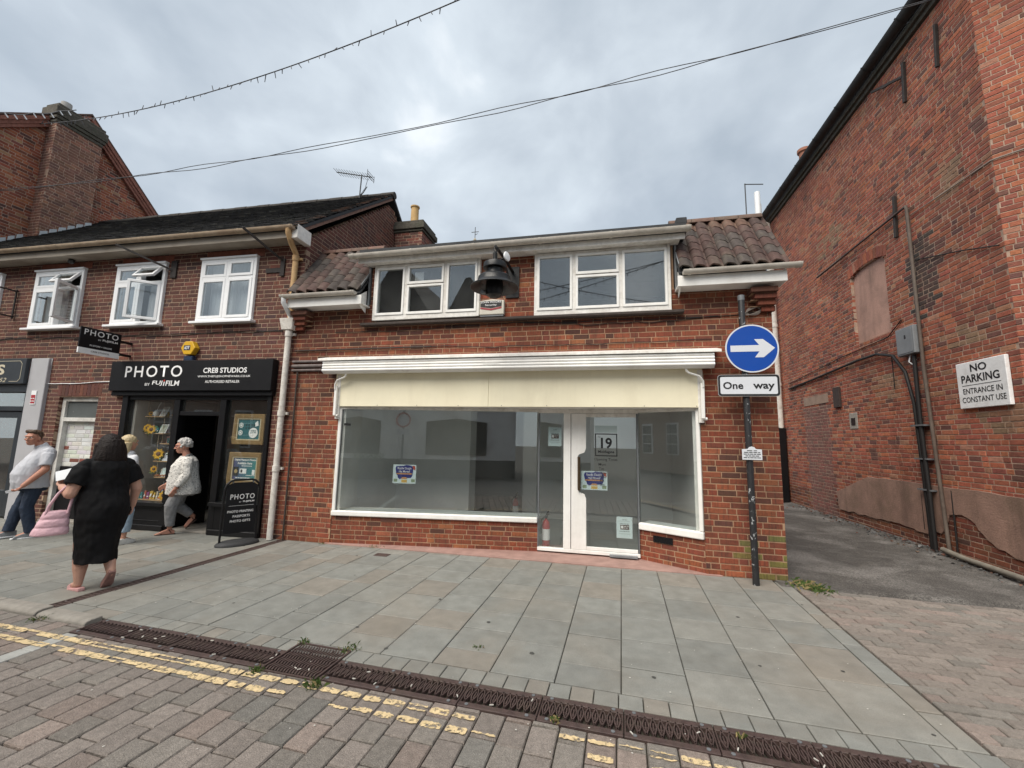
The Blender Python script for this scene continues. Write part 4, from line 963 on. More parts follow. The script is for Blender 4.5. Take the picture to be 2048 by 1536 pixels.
bm = bmesh.new(); bm.from_mesh(rm.data); bmesh.ops.delete(bm, geom=[q for q in bm.faces if q.calc_center_median().y < 6.2], context='FACES'); bm.to_mesh(rm.data); bm.free()
# ---- flat iron wall brackets and the white alarm flex
M_IRONW = mat('wall_iron', (.03, .024, .022), rough=.7, var=.3)
for (p, q, pl) in (((-8.35, 5.40, 4.88), (-7.72, 5.93, 4.58), (-7.76, -7.64, 4.44, 4.76)), ((-5.68, 5.30, 4.93), (-5.42, 5.93, 4.62), (-5.46, -5.38, 4.35, 4.66))):
    x = MB(); x.bar(p, q, .03, .03); x.box(pl[0], pl[1], F - .03, F - .004, pl[2], pl[3]); x.build('wall_bracket', M_IRONW, lb)
x = MB().box(-5.75, -5.38, F - .02, F - .003, 4.42, 4.50).build('iron_plate', M_IRONW, lb)
x = MB(); x.tube(sag((-10.24, F - .012, 2.98), (-10.30, F - .012, 2.52), 6, .008, 2, 0) + sag((-10.28, F - .012, 2.50), (-8.75, F - .012, 2.53), 8, .008, 4, .01), .008, 6); x.build('white_flex', M_UPVC, lb, smooth=60)
x = MB(); x.tube([(-10.06, F - .02, 4.95), (-10.02, F - .10, 4.90), (-10.0, F - .13, 4.84)], [.02, .045, .05], 10); x.build('flood_lamp', M_BLACK, lb, smooth=50)
for z, s_ in ((3.42, 6), (3.40, 9)): MB().tube(sag((-13, F - .008, z), (-5.3, F - .008, z - .03), 24, .018, s_, .02), .005, 5).build('wall_cable', M_CABLE, lb, smooth=60)

# ================================================================ fixed to the left building (things of their own)
UX, UZ = (1, 0, 0), (0, 0, 1)
t = thing('shop_sign', 'black fascia sign reading PHOTO by Fujifilm in white letters above the shopfront', 'sign', (-7, F - .1, 2.35)); LB.append(t)
MB().box(-8.63, -5.32, F - .14, F - .004, 2.348, 2.87).build('panel', M_BLACKMATT, t, bevel=.004)
Y_ = F - .141
def lt(s, x0, x1, z0, z1, m=None, n='lettering', y=None, p=None, **k): return text(s, (x0, Y_ if y is None else y, z0), UX, UZ, x1 - x0, z1 - z0, m or M_LETW, t if p is None else p, n, **k)
lt('PHOTO', -8.30, -7.09, 2.585, 2.785, bold=.01, space=1.25); lt('BY', -7.84, -7.735, 2.432, 2.48)
lt('FUJ', -7.69, -7.47, 2.43, 2.52, bold=.015, shear=.1); lt('I', -7.455, -7.425, 2.43, 2.50, bold=.03, shear=.1); lt('FILM', -7.405, -7.12, 2.43, 2.52, bold=.015, shear=.1)
MB().box(-7.45, -7.425, Y_ - .003, Y_ - .001, 2.505, 2.535).build('red_mark', M_LETR, t)
lt('CRE8 STUDIOS', -6.66, -5.80, 2.645, 2.735, bold=.02); lt('WWW.THEFUJISHOPNEWARK.CO.UK', -6.76, -5.72, 2.56, 2.605, bold=.006); lt('AUTHORISED RETAILER', -6.60, -5.92, 2.475, 2.52, bold=.006)
t = thing('shop_sign', 'dark slate shop sign ending in PS with a thin gold border beside the grey pilaster', 'sign', (-12, F, 2.5)); LB.append(t)
MB().box(-14, -10.69, F - .12, F - .06, 2.485, 2.975).build('panel', M_SLATEP, t, bevel=.006)
gold = mat('pale_gold', (.55, .50, .38), var=.05, bump=0); Y2 = F - .121
x = MB()
for b in ((-14, -10.84, 2.92, 2.928), (-11.05, -10.84, 2.528, 2.536), (-10.79, -10.782, 2.585, 2.87)): x.box(b[0], b[1], Y2 - .003, Y2 - .0005, b[2], b[3])
x.bar((-10.84, Y2 - .002, 2.924), (-10.786, Y2 - .002, 2.87), .003, .008); x.bar((-10.84, Y2 - .002, 2.532), (-10.786, Y2 - .002, 2.585), .003, .008); x.build('border', gold, t)
lt('PS', -11.62, -11.20, 2.66, 2.86, gold, y=Y2, bold=.03); lt('Est 1952', -11.75, -11.12, 2.52, 2.60, gold, y=Y2, shear=.3)
t = thing('projecting_sign', 'small black projecting sign reading PHOTO with a white lower strip', 'sign', (-8.5, 5.45, 2.9)); LB.append(t)
xs = -8.44
MB().box(xs - .012, xs + .012, 5.15, 5.76, 3.0, 3.345).build('board', M_BLACKMATT, t, bevel=.003); MB().box(xs - .0125, xs + .0125, 5.15, 5.76, 2.905, 2.999).build('strip', M_UPVC, t)
MB().box(xs - .02, xs + .02, 5.755, 5.945, 3.20, 3.24).build('bracket', M_BLACK, t); MB().box(xs - .02, xs + .02, 5.755, 5.945, 2.97, 3.01).build('bracket', M_BLACK, t)
def ly(s, y0, y1, z0, z1, m, **k): return text(s, (xs + .013, y0, z0), (0, 1, 0), UZ, y1 - y0, z1 - z0, m, t, **k)
ly('PHOTO', 5.20, 5.71, 3.22, 3.315, M_LETW, bold=.01, space=1.2); ly('BY', 5.41, 5.455, 3.155, 3.18, M_LETW); ly('FUJIFILM', 5.475, 5.71, 3.15, 3.193, M_LETW, bold=.03); ly('IN-STORE + ONLINE', 5.30, 5.63, 3.04, 3.068, M_LETW, bold=.01); ly('CRE8 STUDIOS', 5.33, 5.60, 2.94, 2.966, M_LETK, bold=.01)
# yellow hexagonal alarm
t = thing('alarm_box', 'yellow hexagonal alarm box with dark blue base above the photo shopfront', 'alarm box', (-7.1, F, 2.95)); LB.append(t)
hx = [(math.cos(math.radians(a)) * .15, math.sin(math.radians(a)) * .135) for a in range(0, 360, 60)]
MB().prism([(-7.08 + a, F - .004, 3.10 + b) for a, b in hx], (0, -.10, 0)).build('body', mat('alarm_yellow', (.62, .36, .02), rough=.4, var=.06, bump=.05), t, bevel=.012, bseg=2)
MB().box(-7.17, -6.99, F - .085, F - .004, 2.875, 2.962).build('base', mat('navy_plastic', (.015, .03, .07), rough=.4, var=.1), t, bevel=.01)
MB().box(-7.16, -7.03, F - .107, F - .1045, 3.06, 3.145).build('badge', mat('badge_blue', (.02, .03, .06), var=0, bump=0), t); lt('ADT', -7.15, -7.04, 3.075, 3.13, M_LETW, y=F - .108, bold=.02, shear=.15)
t = thing('door_notice', 'small red and white notice on the grey pilaster', 'notice', (-10.4, F, 2.1)); LB.append(t)
MB().box(-10.52, -10.40, F - .072, F - .0605, 2.10, 2.36).build('plate', M_UPVC, t); MB().box(-10.51, -10.41, F - .075, F - .0725, 2.12, 2.28).build('panel', mat('notice_red', (.35, .03, .04), var=.1, bump=0), t); lt('~2', -10.505, -10.415, 2.20, 2.225, M_LETW, y=F - .076); lt('~2', -10.505, -10.415, 2.15, 2.175, M_LETW, y=F - .076)
t = thing('bracket_sign', 'rusty white box sign frame on a wall bracket between upper windows', 'sign', (-11.45, 5.7, 4)); LB.append(t)
x = MB(); x.box(-11.47, -11.41, 5.36, 5.44, 3.78, 4.42); x.build('light_box', M_WHITEOLD, t, bevel=.006)
x = MB(); x.bar((-11.44, 5.44, 4.36), (-11.44, 5.945, 4.36), .025, .025); x.bar((-11.44, 5.44, 3.84), (-11.44, 5.945, 3.84), .025, .025); x.bar((-11.44, 5.92, 3.80), (-11.44, 5.92, 4.40), .03, .02); x.build('frame', M_IRONW, t)
# ---------------------------------------------------------------- framed posters in the right-hand window
M_GOLD = mat('gilt_frame', (.28, .18, .075), rough=.5, var=.2, scale=18, bump=.3, metal=.3)
def framed(x0, x1, z0, z1, label, col, col2=None):
    t = thing('framed_poster', label, 'poster', ((x0 + x1) / 2, F + .06, z0)); LB.append(t); y = F + .05; W = .07
    x = MB()
    for b in ((x0, x1, z0, z0 + W), (x0, x1, z1 - W, z1), (x0, x0 + W, z0 + W, z1 - W), (x1 - W, x1, z0 + W, z1 - W)): x.box(b[0], b[1], y - .008, y + .03, b[2], b[3])
    x.build('frame', M_GOLD, t, bevel=.008)
    x = MB()
    W2 = W + .02
    for b in ((x0 + W, x1 - W, z0 + W, z0 + W2), (x0 + W, x1 - W, z1 - W2, z1 - W), (x0 + W, x0 + W2, z0 + W2, z1 - W2), (x1 - W2, x1 - W, z0 + W2, z1 - W2)): x.box(b[0], b[1], y, y + .02, b[2], b[3])
    x.build('slip', mat('pale_slip', (.5, .42, .28), var=.1), t)
    MB().box(x0 + W2, x1 - W2, y + .012, y + .02, z0 + W2, z1 - W2).build('print', col, t); return t, y + .0118
M_TEAL = mat('teal_print', (.03, .13, .15), rough=.5, var=.06, bump=0)
t, y = framed(-6.13, -5.53, 1.46, 1.97, 'gilt framed teal poster with film reels above the passport photo poster', M_TEAL)
for c in ((-5.985, 1.78), (-5.99, 1.655)):
    x = MB(); x.lathe([(.042, 0), (.042, .002)], (c[0], y - .001, c[1]), 20, (0, -1, 0)); o = x.build('film_reel', M_LETW, t)
    x = MB()
    for a in range(6): x.lathe([(.009, 0), (.009, .0012)], (c[0] + .025 * math.cos(a * 1.047), y - .0032, c[1] + .025 * math.sin(a * 1.047)), 8, (0, -1, 0))
    x.build('reel_holes', M_TEAL, t, kind='stuff')
x = MB()
for i in range(4):
    for k in range(2): x.box(-5.90 + i * .05, -5.87 + i * .05, y - .002, y - .0005, 1.72 + k * .05, 1.75 + k * .05)
x.build('film_frames', mat('dark_teal', (.012, .045, .055), var=0, bump=0), t, kind='stuff')
MB().prism([(-5.71, y - .001, 1.76), (-5.65, y - .001, 1.78), (-5.67, y - .001, 1.86), (-5.72, y - .001, 1.82)], (0, -.002, 0)).build('paper_sheet', M_LETW, t)
MB().lathe([(.085, 0), (.085, .002)], (-5.74, y - .003, 1.655), 28, (0, -1, 0)).build('white_disc', M_LETW, t)
lt('Archive', -5.795, -5.685, 1.68, 1.705, M_TEAL, y=y - .0055, bold=.03); lt('your life', -5.80, -5.68, 1.645, 1.67, M_TEAL, y=y - .0055, bold=.03)
def grad(name, a, b, x0, x1):
    m, n, l, bs = nodes(name); g = n.new('ShaderNodeNewGeometry'); s = n.new('ShaderNodeSeparateXYZ'); l.new(g.outputs['Position'], s.inputs[0])
    r = n.new('ShaderNodeMapRange'); r.inputs[1].default_value = x0; r.inputs[2].default_value = x1; l.new(s.outputs[0], r.inputs[0])
    mx = n.new('ShaderNodeMix'); mx.data_type = 'RGBA'; mx.inputs[6].default_value = (*a, 1); mx.inputs[7].default_value = (*b, 1); l.new(r.outputs[0], mx.inputs[0]); l.new(mx.outputs[2], bs.inputs['Base Color']); bs.inputs['Roughness'].default_value = .5; return m
t, y = framed(-6.15, -5.53, .80, 1.33, 'gilt framed poster about digital passport photos in purple and teal', grad('passport_print', (.06, .06, .16), (.04, .22, .22), -6.05, -5.65))
lt('Digital Passport Photos', -6.04, -5.63, 1.185, 1.225, y=y - .001, bold=.03); lt('Available Here', -5.98, -5.70, 1.135, 1.172, y=y - .001, bold=.03); lt('~6', -5.90, -5.70, 1.10, 1.118, y=y - .001); lt('~6', -6.0, -5.72, .905, .925, y=y - .001); lt('~5', -5.80, -5.63, .95, .965, y=y - .001)
MB().box(-6.05, -5.955, y - .002, y - .0005, .945, 1.09).build('passport', M_LETK, t, bevel=0); MB().lathe([(.033, 0), (.033, .001)], (-6.0, y - .003, 1.02), 18, (0, -1, 0)).build('crest', mat('gold_crest', (.35, .26, .12), var=.1, bump=0), t)
MB().box(-5.93, -5.80, y - .002, y - .0005, .985, 1.065).build('photo_card', M_LETW, t); MB().box(-5.91, -5.875, y - .003, y - .0021, 1.0, 1.05).build('portrait', M_LETK, t); MB().box(-5.69, -5.64, y - .002, y - .0005, .97, 1.05).build('code_card', M_LETW, t)
# ---------------------------------------------------------------- hanging shelves and display
M_SUN = mat('sunflower_yellow', (.75, .45, .03), rough=.6, var=.15, scale=30, bump=0); M_SUNC = mat('flower_centre', (.12, .05, .015), var=.2)
def sunflower(c, r_, face=(.25, -1, .25), lab='yellow artificial sunflower head in the photo shop display', grp='sunflowers in the display'):
    t = thing('sunflower', lab, 'flower', c, grp); LB.append(t); f = V(face).normalized(); a = f.cross(UZ).normalized(); b = a.cross(f); x = MB(); c = V(c)
    for k in range(16):
        an = 2 * math.pi * k / 16; d = a * math.cos(an) + b * math.sin(an); s = a * -math.sin(an) + b * math.cos(an); rk = r_ * (1 if k % 2 else .86)
        x.add([c + d * r_ * .3 - s * r_ * .07, c + d * r_ * .3 + s * r_ * .07, c + d * rk * .7 + s * r_ * .14 + f * .012, c + d * rk + f * .004, c + d * rk * .7 - s * r_ * .14 + f * .012], [(0, 1, 2, 3, 4)])
    x.build('petals', M_SUN, t, recalc=False); x = MB(); x.lathe([(r_ * .36, 0), (r_ * .33, .014), (r_ * .15, .02)], c + f * .002, 14, f); x.build('centre', M_SUNC, t, smooth=50)
    x = MB(); x.tube([c, c - f * .03 + V((0, 0, -.05)), c - f * .02 + V((0, 0, -r_ - .06))], .005, 6)
    for s in (-1, 1): x.add([c - f * .02 + V((0, 0, -.05)), c + a * s * .06 - f * .03 + V((0, 0, -.03)), c + a * s * .10 - f * .02 + V((0, 0, -.06)), c + a * s * .05 - f * .03 + V((0, 0, -.09))], [(0, 1, 2, 3)])
    x.build('stem', M_LEAF, t, recalc=False)
shelves = [(-8.18, -7.78, F + .20, 1.905), (-7.83, -7.46, F + .34, 1.945), (-8.16, -7.76, F + .22, 1.60), (-7.60, -7.36, F + .24, 1.70), (-7.86, -7.42, F + .26, 1.42), (-7.90, -7.46, F + .22, 1.11), (-7.84, -7.40, F + .22, .83)]
sn = ['holding the white vase', 'holding the silver plant bowl', 'holding the floral print', 'with one sunflower, the shortest', 'holding the teal pot and red tin', 'holding the price card', 'with the berry garland, lowest of all']
for (a, b, y, z), nm in zip(shelves, sn):
    t = thing('hanging_shelf', 'wooden shelf on ropes in the photo shop window ' + nm, 'shelf', ((a + b) / 2, y, z), 'rope-hung shelves in the photo shop window'); LB.append(t)
    MB().box(a, b, y, y + .16, z, z + .018).build('board', M_WOOD, t, bevel=.003)
    for X in (a + .03, b - .03): MB().tube([(X, y + .02, z), (X, y + .02, min(2.19, z + .5))], .004, 5).build('rope', M_ROPE, t, smooth=60)
def prop(name, label, cat, parts, loc):
    t = thing(name, label, cat, loc); LB.append(t)
    for n_, m_, mb_ in parts: mb_.build(n_, m_, t, smooth=40)
def leaning(name, label, cat, x, y, z, w_, h_, m_, lean=.25, fr=None):
    t = thing(name, label, cat, (x, y, z)); LB.append(t); s = V((0, math.sin(lean), math.cos(lean)))
    MB().obox((x, y, z), (w_, 0, 0), s * h_, V((0, .012, 0))).build('backing', fr or M_UPVC, t, bevel=.002); k = .012
    MB().obox(V((x + k, y - .002, z)) + s * k, (w_ - 2 * k, 0, 0), s * (h_ - 2 * k), V((0, .0015, 0))).build('print', m_, t)
P_ = lambda n_, c: mat(n_, c, rough=.5, var=.35, scale=22, bump=0)
prop('vase', 'round white vase holding white stems on the top display shelf', 'vase', [('bowl', M_UPVC, MB().lathe([(.03, 0), (.052, .03), (.054, .07), (.03, .095), (.02, .10)], (-8.02, F + .27, 1.924), 16)), ('stems', M_UPVC, MB().tube([(-8.02, F + .27, 2.02), (-7.98, F + .26, 2.10), (-7.92, F + .25, 2.18)], .005, 5))], (-8.02, F + .27, 1.924))
leaning('canvas_print', 'grey landscape canvas leaning on the top display shelf', 'picture', -7.92, F + .24, 1.924, .13, .19, P_('grey_print', (.48, .46, .44)), .4)
prop('plant_bowl', 'silver bowl of pale foliage on the upper right display shelf', 'plant', [('bowl', M_GREYM, MB().lathe([(.02, 0), (.05, .02), (.06, .05)], (-7.70, F + .42, 1.964), 14)), ('foliage', mat('sage', (.22, .23, .16), var=.3), MB().ball((-7.62, F + .42, 2.06), (.13, .06, .075)))], (-7.68, F + .42, 1.964))
leaning('canvas_print', 'pale floral print leaning on the second display shelf', 'picture', -7.90, F + .25, 1.619, .15, .17, P_('floral_print', (.42, .45, .38)), .35)
leaning('framed_photograph', 'small framed photograph under the short display shelf', 'picture', -7.56, F + .28, 1.52, .15, .14, P_('grey_green_print', (.28, .32, .30)), .1)
prop('teal_pot', 'dark teal pot on the middle display shelf', 'pot', [('pot', mat('teal_glaze', (.02, .09, .10), rough=.3), MB().lathe([(.05, 0), (.055, .09), (.04, .10)], (-7.72, F + .34, 1.439), 14))], (-7.72, F + .34, 1.439))
prop('red_tin', 'red tin on the middle display shelf', 'tin', [('tin', mat('tin_red', (.40, .03, .03), rough=.4), MB().lathe([(.045, 0), (.045, .085)], (-7.52, F + .34, 1.439), 14))], (-7.52, F + .34, 1.439))
leaning('price_card', 'white price card standing on the fourth display shelf', 'card', -7.74, F + .24, 1.129, .12, .15, P_('blue_text_card', (.55, .58, .66)), .4)
leaning('framed_photograph', 'white framed portrait on the fourth display shelf', 'picture', -7.60, F + .26, 1.129, .12, .12, P_('portrait_print', (.35, .33, .34)), .12)
leaning('canvas_print', 'pale beach print leaning on the lowest display shelf', 'picture', -7.78, F + .27, .849, .16, .16, P_('beach_print', (.55, .66, .66)), .3)
leaning('canvas_print', 'grey abstract print at the right of the lowest display shelf', 'picture', -7.56, F + .27, .849, .14, .18, P_('abstract_print', (.42, .42, .43)), .2)
t = thing('berry_garland', 'red and orange berry garland along the lowest display shelf', 'garland', (-7.62, F + .25, .849)); LB.append(t); x = MB()
for k in range(40): x.ball((-7.82 + .40 * k / 40, F + .235 + random.uniform(-.01, .01), .862 + random.uniform(0, .03)), random.uniform(.008, .014), 6, 4)
x.build('berries', mat('berry', (.42, .13, .03), rough=.5, var=.6, scale=14, bump=0), t, smooth=60, kind='stuff')
leaning('canvas_print', 'blue sea canvas standing on the display floor', 'picture', -7.80, F + .35, .456, .20, .30, P_('sea_print', (.10, .22, .46)), .1)
leaning('canvas_print', 'grey stone canvas standing at the right of the display floor', 'picture', -7.54, F + .35, .456, .20, .30, P_('stone_print', (.52, .52, .53)), .1)
for c, r_ in (((-8.10, F + .24, 1.97), .035), ((-7.66, F + .36, 2.0), .04), ((-7.57, F + .36, 2.0), .04), ((-8.11, F + .22, 1.71), .06), ((-8.00, F + .20, 1.68), .065), ((-7.42, F + .24, 1.75), .05), ((-7.80, F + .22, 1.25), .075), ((-7.56, F + .24, 1.31), .04), ((-7.88, F + .24, .98), .05), ((-7.62, F + .26, .53), .07)):
    sunflower(c, r_ * 1.4, lab='yellow sunflower ' + ('beside the white vase' if r_ == .035 else 'in front of the silver plant bowl' if c[2] == 2.0 else 'on the shelf with the floral print' if c[2] in (1.71, 1.68) else 'on the shortest rope shelf' if c[2] == 1.75 else 'large bloom above the price card' if r_ == .075 else 'small bloom by the framed portrait' if c[2] == 1.31 else 'at the end of the garland shelf' if c[2] == .98 else 'standing on the display floor'))

rp_ = random.Random(44); shelf_name = dict(zip([q[3] for q in shelves], ('vase', 'plant bowl', 'floral print', 'single sunflower', 'teal pot', 'price card', 'garland')))
cols_ = [(.62, .60, .56), (.50, .12, .08), (.10, .25, .45), (.65, .45, .10), (.12, .30, .18), (.55, .50, .40), (.30, .10, .25), (.60, .30, .35), (.05, .28, .32)]
for (a, b, y, z) in shelves + [(-8.2, -7.4, F + .16, .437)]:
    n_ = max(2, int((b - a) / .062)); nm = shelf_name.get(z)
    for i in range(n_):
        x0 = a + .015 + (b - a - .03) * i / n_; w_ = rp_.uniform(.035, .055); h_ = rp_.uniform(.06, .15); d = y + rp_.uniform(.085, .11); ci = rp_.randrange(len(cols_))
        t = thing('gift_box', 'small coloured photo gift packet ' + ('on the display floor' if nm is None else 'on the rope shelf with the ' + nm), 'packet', (x0 + w_ / 2, d, z + .018), 'small gifts packed in the photo shop window'); LB.append(t)
        MB().obox((x0, d, z + .0185), (w_, rp_.uniform(-.01, .01), 0), (0, .035, 0), (0, rp_.uniform(0, .02), h_)).build('packet', mat('packet_%d' % ci, cols_[ci], rough=.45, var=.25, scale=40, bump=0), t)
        MB().obox((x0 + .006, d - .003, z + .018 + h_ * .3), (w_ - .012, 0, 0), (0, .002, 0), (0, h_ * .1, h_ * .4)).build('label_band', M_UPVC if ci else M_LETR, t)

# turn the building and everything on it
MT = Matrix.Translation(PIV) @ Matrix.Rotation(math.radians(1.4), 4, 'Z') @ Matrix.Translation(-PIV)
for o in LB: o.matrix_basis = MT @ o.matrix_basis
# ================================================================ tall gable behind on the left
XG = -14.02
gb = thing('gable_house', 'tall orange brick gable wall with a broad chimney rising above the dark tiled roof', 'building', (-17, 9, 0))
PAL_G = [(.40, (.27, .075, .042)), (.28, (.34, .11, .055)), (.20, (.18, .062, .044)), (.06, (.34, .19, .11)), (.06, (.10, .05, .042))]
AY, AZ = 7.85, 10.25
def g_sp(z):
    d = (AZ - z) / .80; f = (AZ - z) / .92
    a, b = max(4.6, AY - d), min(11.0, AY + f)
    return [(a - 4.6, b - 4.6)] if b - a > .1 and z > 0 else []
brick_wall(gb, (XG, 4.6, 0), (0, 1, 0), (1, 0, 0), g_sp, 5.4, 10.2, PAL_G, M_BRICKO, M_MORTO, seed=51, n_ind=200, back='gable_wall', bond='rand')
for i, (d, o_) in enumerate(((.10, .03), (.20, .055), (.30, .085))):     # corbelled verge bands
    for s_, k_ in ((-1, .80), (1, .92)):
        a = V((XG + o_, AY, AZ - .28 + d)); e_ = V((XG + o_, AY + s_ * 3.2, AZ - .28 + d - 3.2 * k_)); x = MB(); x.bar(a, e_, .12, .085, (0, 0, 1)); x.build('verge_course', mat('verge_brick', (.26, .11, .08), rough=.9, var=.35, scale=14, bump=.6), gb)
x = MB()
for s_, k_ in ((-1, .80), (1, .92)):
    a = V((-17.5, AY, AZ + .10)); x.obox(a, (3.62, 0, 0), V((0, s_ * 3.4, -3.4 * k_)), (0, 0, .05))
x.build('roof', mat('old_red_tile', (.12, .07, .055), rough=.9, var=.3, scale=12, bump=.5), gb)
x = MB(); x.box(-20, XG - .1, 4.6, 11, 0, 7.4); x.build('body', mat('gable_body', (.25, .09, .06), var=.2), gb)
ch = [(7.06, 8.22)]
brick_wall(gb, (XG + .34, 7.06, 0), (0, 1, 0), (1, 0, 0), lambda z: [(0, 1.0)], 6.3, 9.53, [(.5, (.21, .10, .07)), (.3, (.28, .13, .085)), (.2, (.15, .075, .06))], M_BRICKO, M_MORTO, seed=52, n_ind=120, back='chimney_breast', bond='rand')
brick_wall(gb, (XG + .005, 7.06, 0), (1, 0, 0), (0, -1, 0), lambda z: [(0, .325)], 6.3, 9.53, [(.5, (.21, .09, .065)), (.5, (.15, .075, .06))], M_BRICKO, M_MORTO, seed=53, n_ind=40, back='chimney_side', bond='rand')
M_SOOT = mat('sooty_brick', (.085, .075, .06), rough=.95, var=.4, scale=16, bump=.8, bscale=40, dirt=.5, dirtcol=(.05, .06, .035))
stk = None
for i, (z0, z1, o_) in enumerate(((9.53, 9.62, .03), (9.62, 9.71, .08), (9.71, 9.95, .12), (9.95, 10.05, .05))):
    x = MB().box(XG - .05 - o_ * .6, XG + .34 + o_ * .6, 7.06 - o_ * .7, 8.05 + o_ * .7, z0 - .04, z1 - .04)
    q = x.build('chimney_cap' if stk is None else 'cap_course', M_SOOT, gb if stk is None else stk, bevel=.012); stk = stk or q
for Y_, r_, h_ in ((7.30, .11, .24), (7.75, .08, .13)):
    MB().lathe([(r_ * .9, 0), (r_, .05), (r_, h_), (r_ * .85, h_)], (XG + .12, Y_, 10.0), 14).build('chimney_pot', mat('grey_pot', (.35, .34, .32), rough=.8, var=.2), gb, smooth=40)
for k, (y0, y1) in enumerate(((6.15, 7.0), (7.08, 8.1))):                 # stepped lead flashing
    x = MB()
    for i in range(6):
        a = y0 + (y1 - y0) * i / 6; z = 5.05 + (a - 5.58) * .79; xo = XG + (.02 if k == 0 else .36)
        x.prism([(xo, a, z + .06), (xo, a + (y1 - y0) / 6, z + .06 + .79 * (y1 - y0) / 6), (xo, a + (y1 - y0) / 6 - .02, z + .36), (xo, a + .02, z + .30)], (.012, 0, 0))
    x.build('lead_flashing', mat('bright_lead', (.50, .53, .55), rough=.5, var=.15, scale=8, bump=.2), gb)

# ================================================================ tall brick building along the alley
XA = 5.2
al = thing('alley_building', 'tall weathered red brick building with a black gutter along the side alley', 'building', (7.5, 10, 0))
PAL_A = [(.38, (.31, .092, .055)), (.27, (.245, .078, .052)), (.22, (.375, .122, .064)), (.08, (.14, .062, .05)), (.05, (.34, .165, .10))]
def a_tone(p, t, r):
    k = noise.noise(V((p.y * .9, p.z * .9, 2))) ; s_ = 1 + .28 * k; t = (t[0] * s_, t[1] * s_, t[2] * s_)
    def near(y, z, ry, rz): return ((p.y - y) / ry) ** 2 + ((p.z - z) / rz) ** 2 < r.uniform(.5, 1.2)
    if near(8.0, 4.5, .38, .75): return (.07 * r.uniform(.6, 1.6), .045, .042)                       # sooted bricks by the pipes
    if (near(7.35, 3.25, .5, .16) or near(9.1, 2.75, .45, .25) or near(7.3, 5.7, .22, .4)) and r.random() < .75: return (.31 * r.uniform(.8, 1.1), .165, .10)   # buff repairs
    if (near(10.8, 6.4, .6, .35) or near(6.9, 2.0, .5, .2)) and r.random() < .6: return (.28 * r.uniform(.8, 1.1), .15, .09)
    if p.z < 2.6 and 11.35 < p.y < 12.6: return (.20 * r.uniform(.8, 1.2), .09, .075)                # bricked-up door
    if p.z < .5: return (t[0] * .6, t[1] * .62, t[2] * .6)
    return t
bw = (3.80, 5.32, 8.92, 10.05)                                   # blocked window z0,z1,y0,y1
def a_sp(z):
    # u runs from far end (Y=14.3) towards the street (Y=6.55)
    L_ = 14.3 - 6.55; res = [(0, L_)]
    if bw[0] <= z < bw[1] - .02:
        c = (z - 5.22) / .10
        inset = 0 if z < 5.22 else .55 * (1 - math.sqrt(max(0, 1 - c * c)))
        res = [(0, 14.3 - bw[3] + inset), (14.3 - bw[2] - inset, L_)]
    return res
brick_wall(al, (XA, 14.3, 0), (0, -1, 0), (-1, 0, 0), a_sp, 0, 8.63, PAL_A, M_BRICKO, M_MORTO, seed=61, course=.077, bond='rand', n_ind=300, back='alley_wall', jit=.004, gap=.0135, tonefn=a_tone)
c0, c1 = V((XA, 6.55, 0)), V((6.15, 5.75, 0)); cd = (c1 - c0).normalized(); cn = V((cd.y, -cd.x, 0))
if cn.y > 0: cn = -cn
cl_ = (c1 - c0).length
brick_wall(al, c0, cd, cn, holes(0, cl_, [(.16, .95, 2.4, 3.75), (.30, 1.0, 5.0, 5.9)]), 0, 8.63, PAL_A, M_BRICKO, M_MORTO, seed=62, course=.077, bond='rand', n_ind=120, back='corner_wall', jit=.004)
brick_wall(al, c1, (1, 0, 0), (0, -1, 0), lambda z: [(0, 5)], 0, 8.63, PAL_A, M_BRICKO, M_MORTO, seed=63, course=.077, bond='rand', n_ind=0, back='street_wall')
MB().box(5.33, 11, 7.0, 14.3, 0, 8.6).build('core', M_DARKROOM, al); MB().box(6.3, 11, 5.9, 7.0, 0, 8.6).build('core', M_DARKROOM, al)
rv = MB(); rv.box(XA + .055, XA + .09, bw[2], bw[3], bw[0], bw[1] + .04); rv.build('blocked_window', mat('pink_render', (.42, .25, .195), rough=.9, var=.12, scale=3, bump=.35, bscale=40, dirt=.5, dirtcol=(.17, .11, .085), dscale=2.5, runoff=.35, grain=.12, gscale=60), al)
# segmental arch of bricks on edge
for i in range(13):
    a = (i / 12 - .5); Y_ = (bw[2] + bw[3]) / 2 - a * 1.18; z = 5.335 - .20 * a * a * 4 * .5; x = MB(); R_ = Matrix.Translation((XA, Y_, z)) @ Matrix.Rotation(a * .36, 4, 'X'); x.box(-.010, .05, -.043, .043, -.0, .215); x.xf(R_)
    o = x.build('arch_brick', M_BRICKO[0], al, bevel=.004); o.color = (*pal(PAL_A, random.Random(i)), 1)
# eaves and gutter, oversailing
M_GUTK = mat('black_gutter', (.022, .020, .019), rough=.65, var=.4, scale=8, bump=.5, dirt=.4, dirtcol=(.05, .045, .04))
x = MB(); x.box(XA - .05, XA + .12, 5.6, 14.4, 8.641, 8.72); x.box(XA - .10, XA + .12, 5.6, 14.4, 8.721, 8.80); ev = x.build('eaves_course', M_SOOT, al)
g_ = half_gutter(((XA - .17, 5.5, 8.93), (XA - .17, 14.45, 8.91)), .115, M_GUTK, al)
x = MB(); x.obox((XA - .10, 5.5, 8.82), (0, 8.95, 0), (4.5, 0, 3.2), (0, 0, .06)); x.build('roof', mat('slate_roof', (.06, .058, .06), rough=.8, var=.3, scale=10, bump=.4), al)
MB().lathe([(.15, 0), (.13, .1), (.13, .45), (.17, .48), (.17, .56), (.12, .58)], (5.5, 12.25, 9.28), 16).build('chimney_pot', mat('terracotta', (.30, .13, .085), rough=.85, var=.2), al, smooth=40)
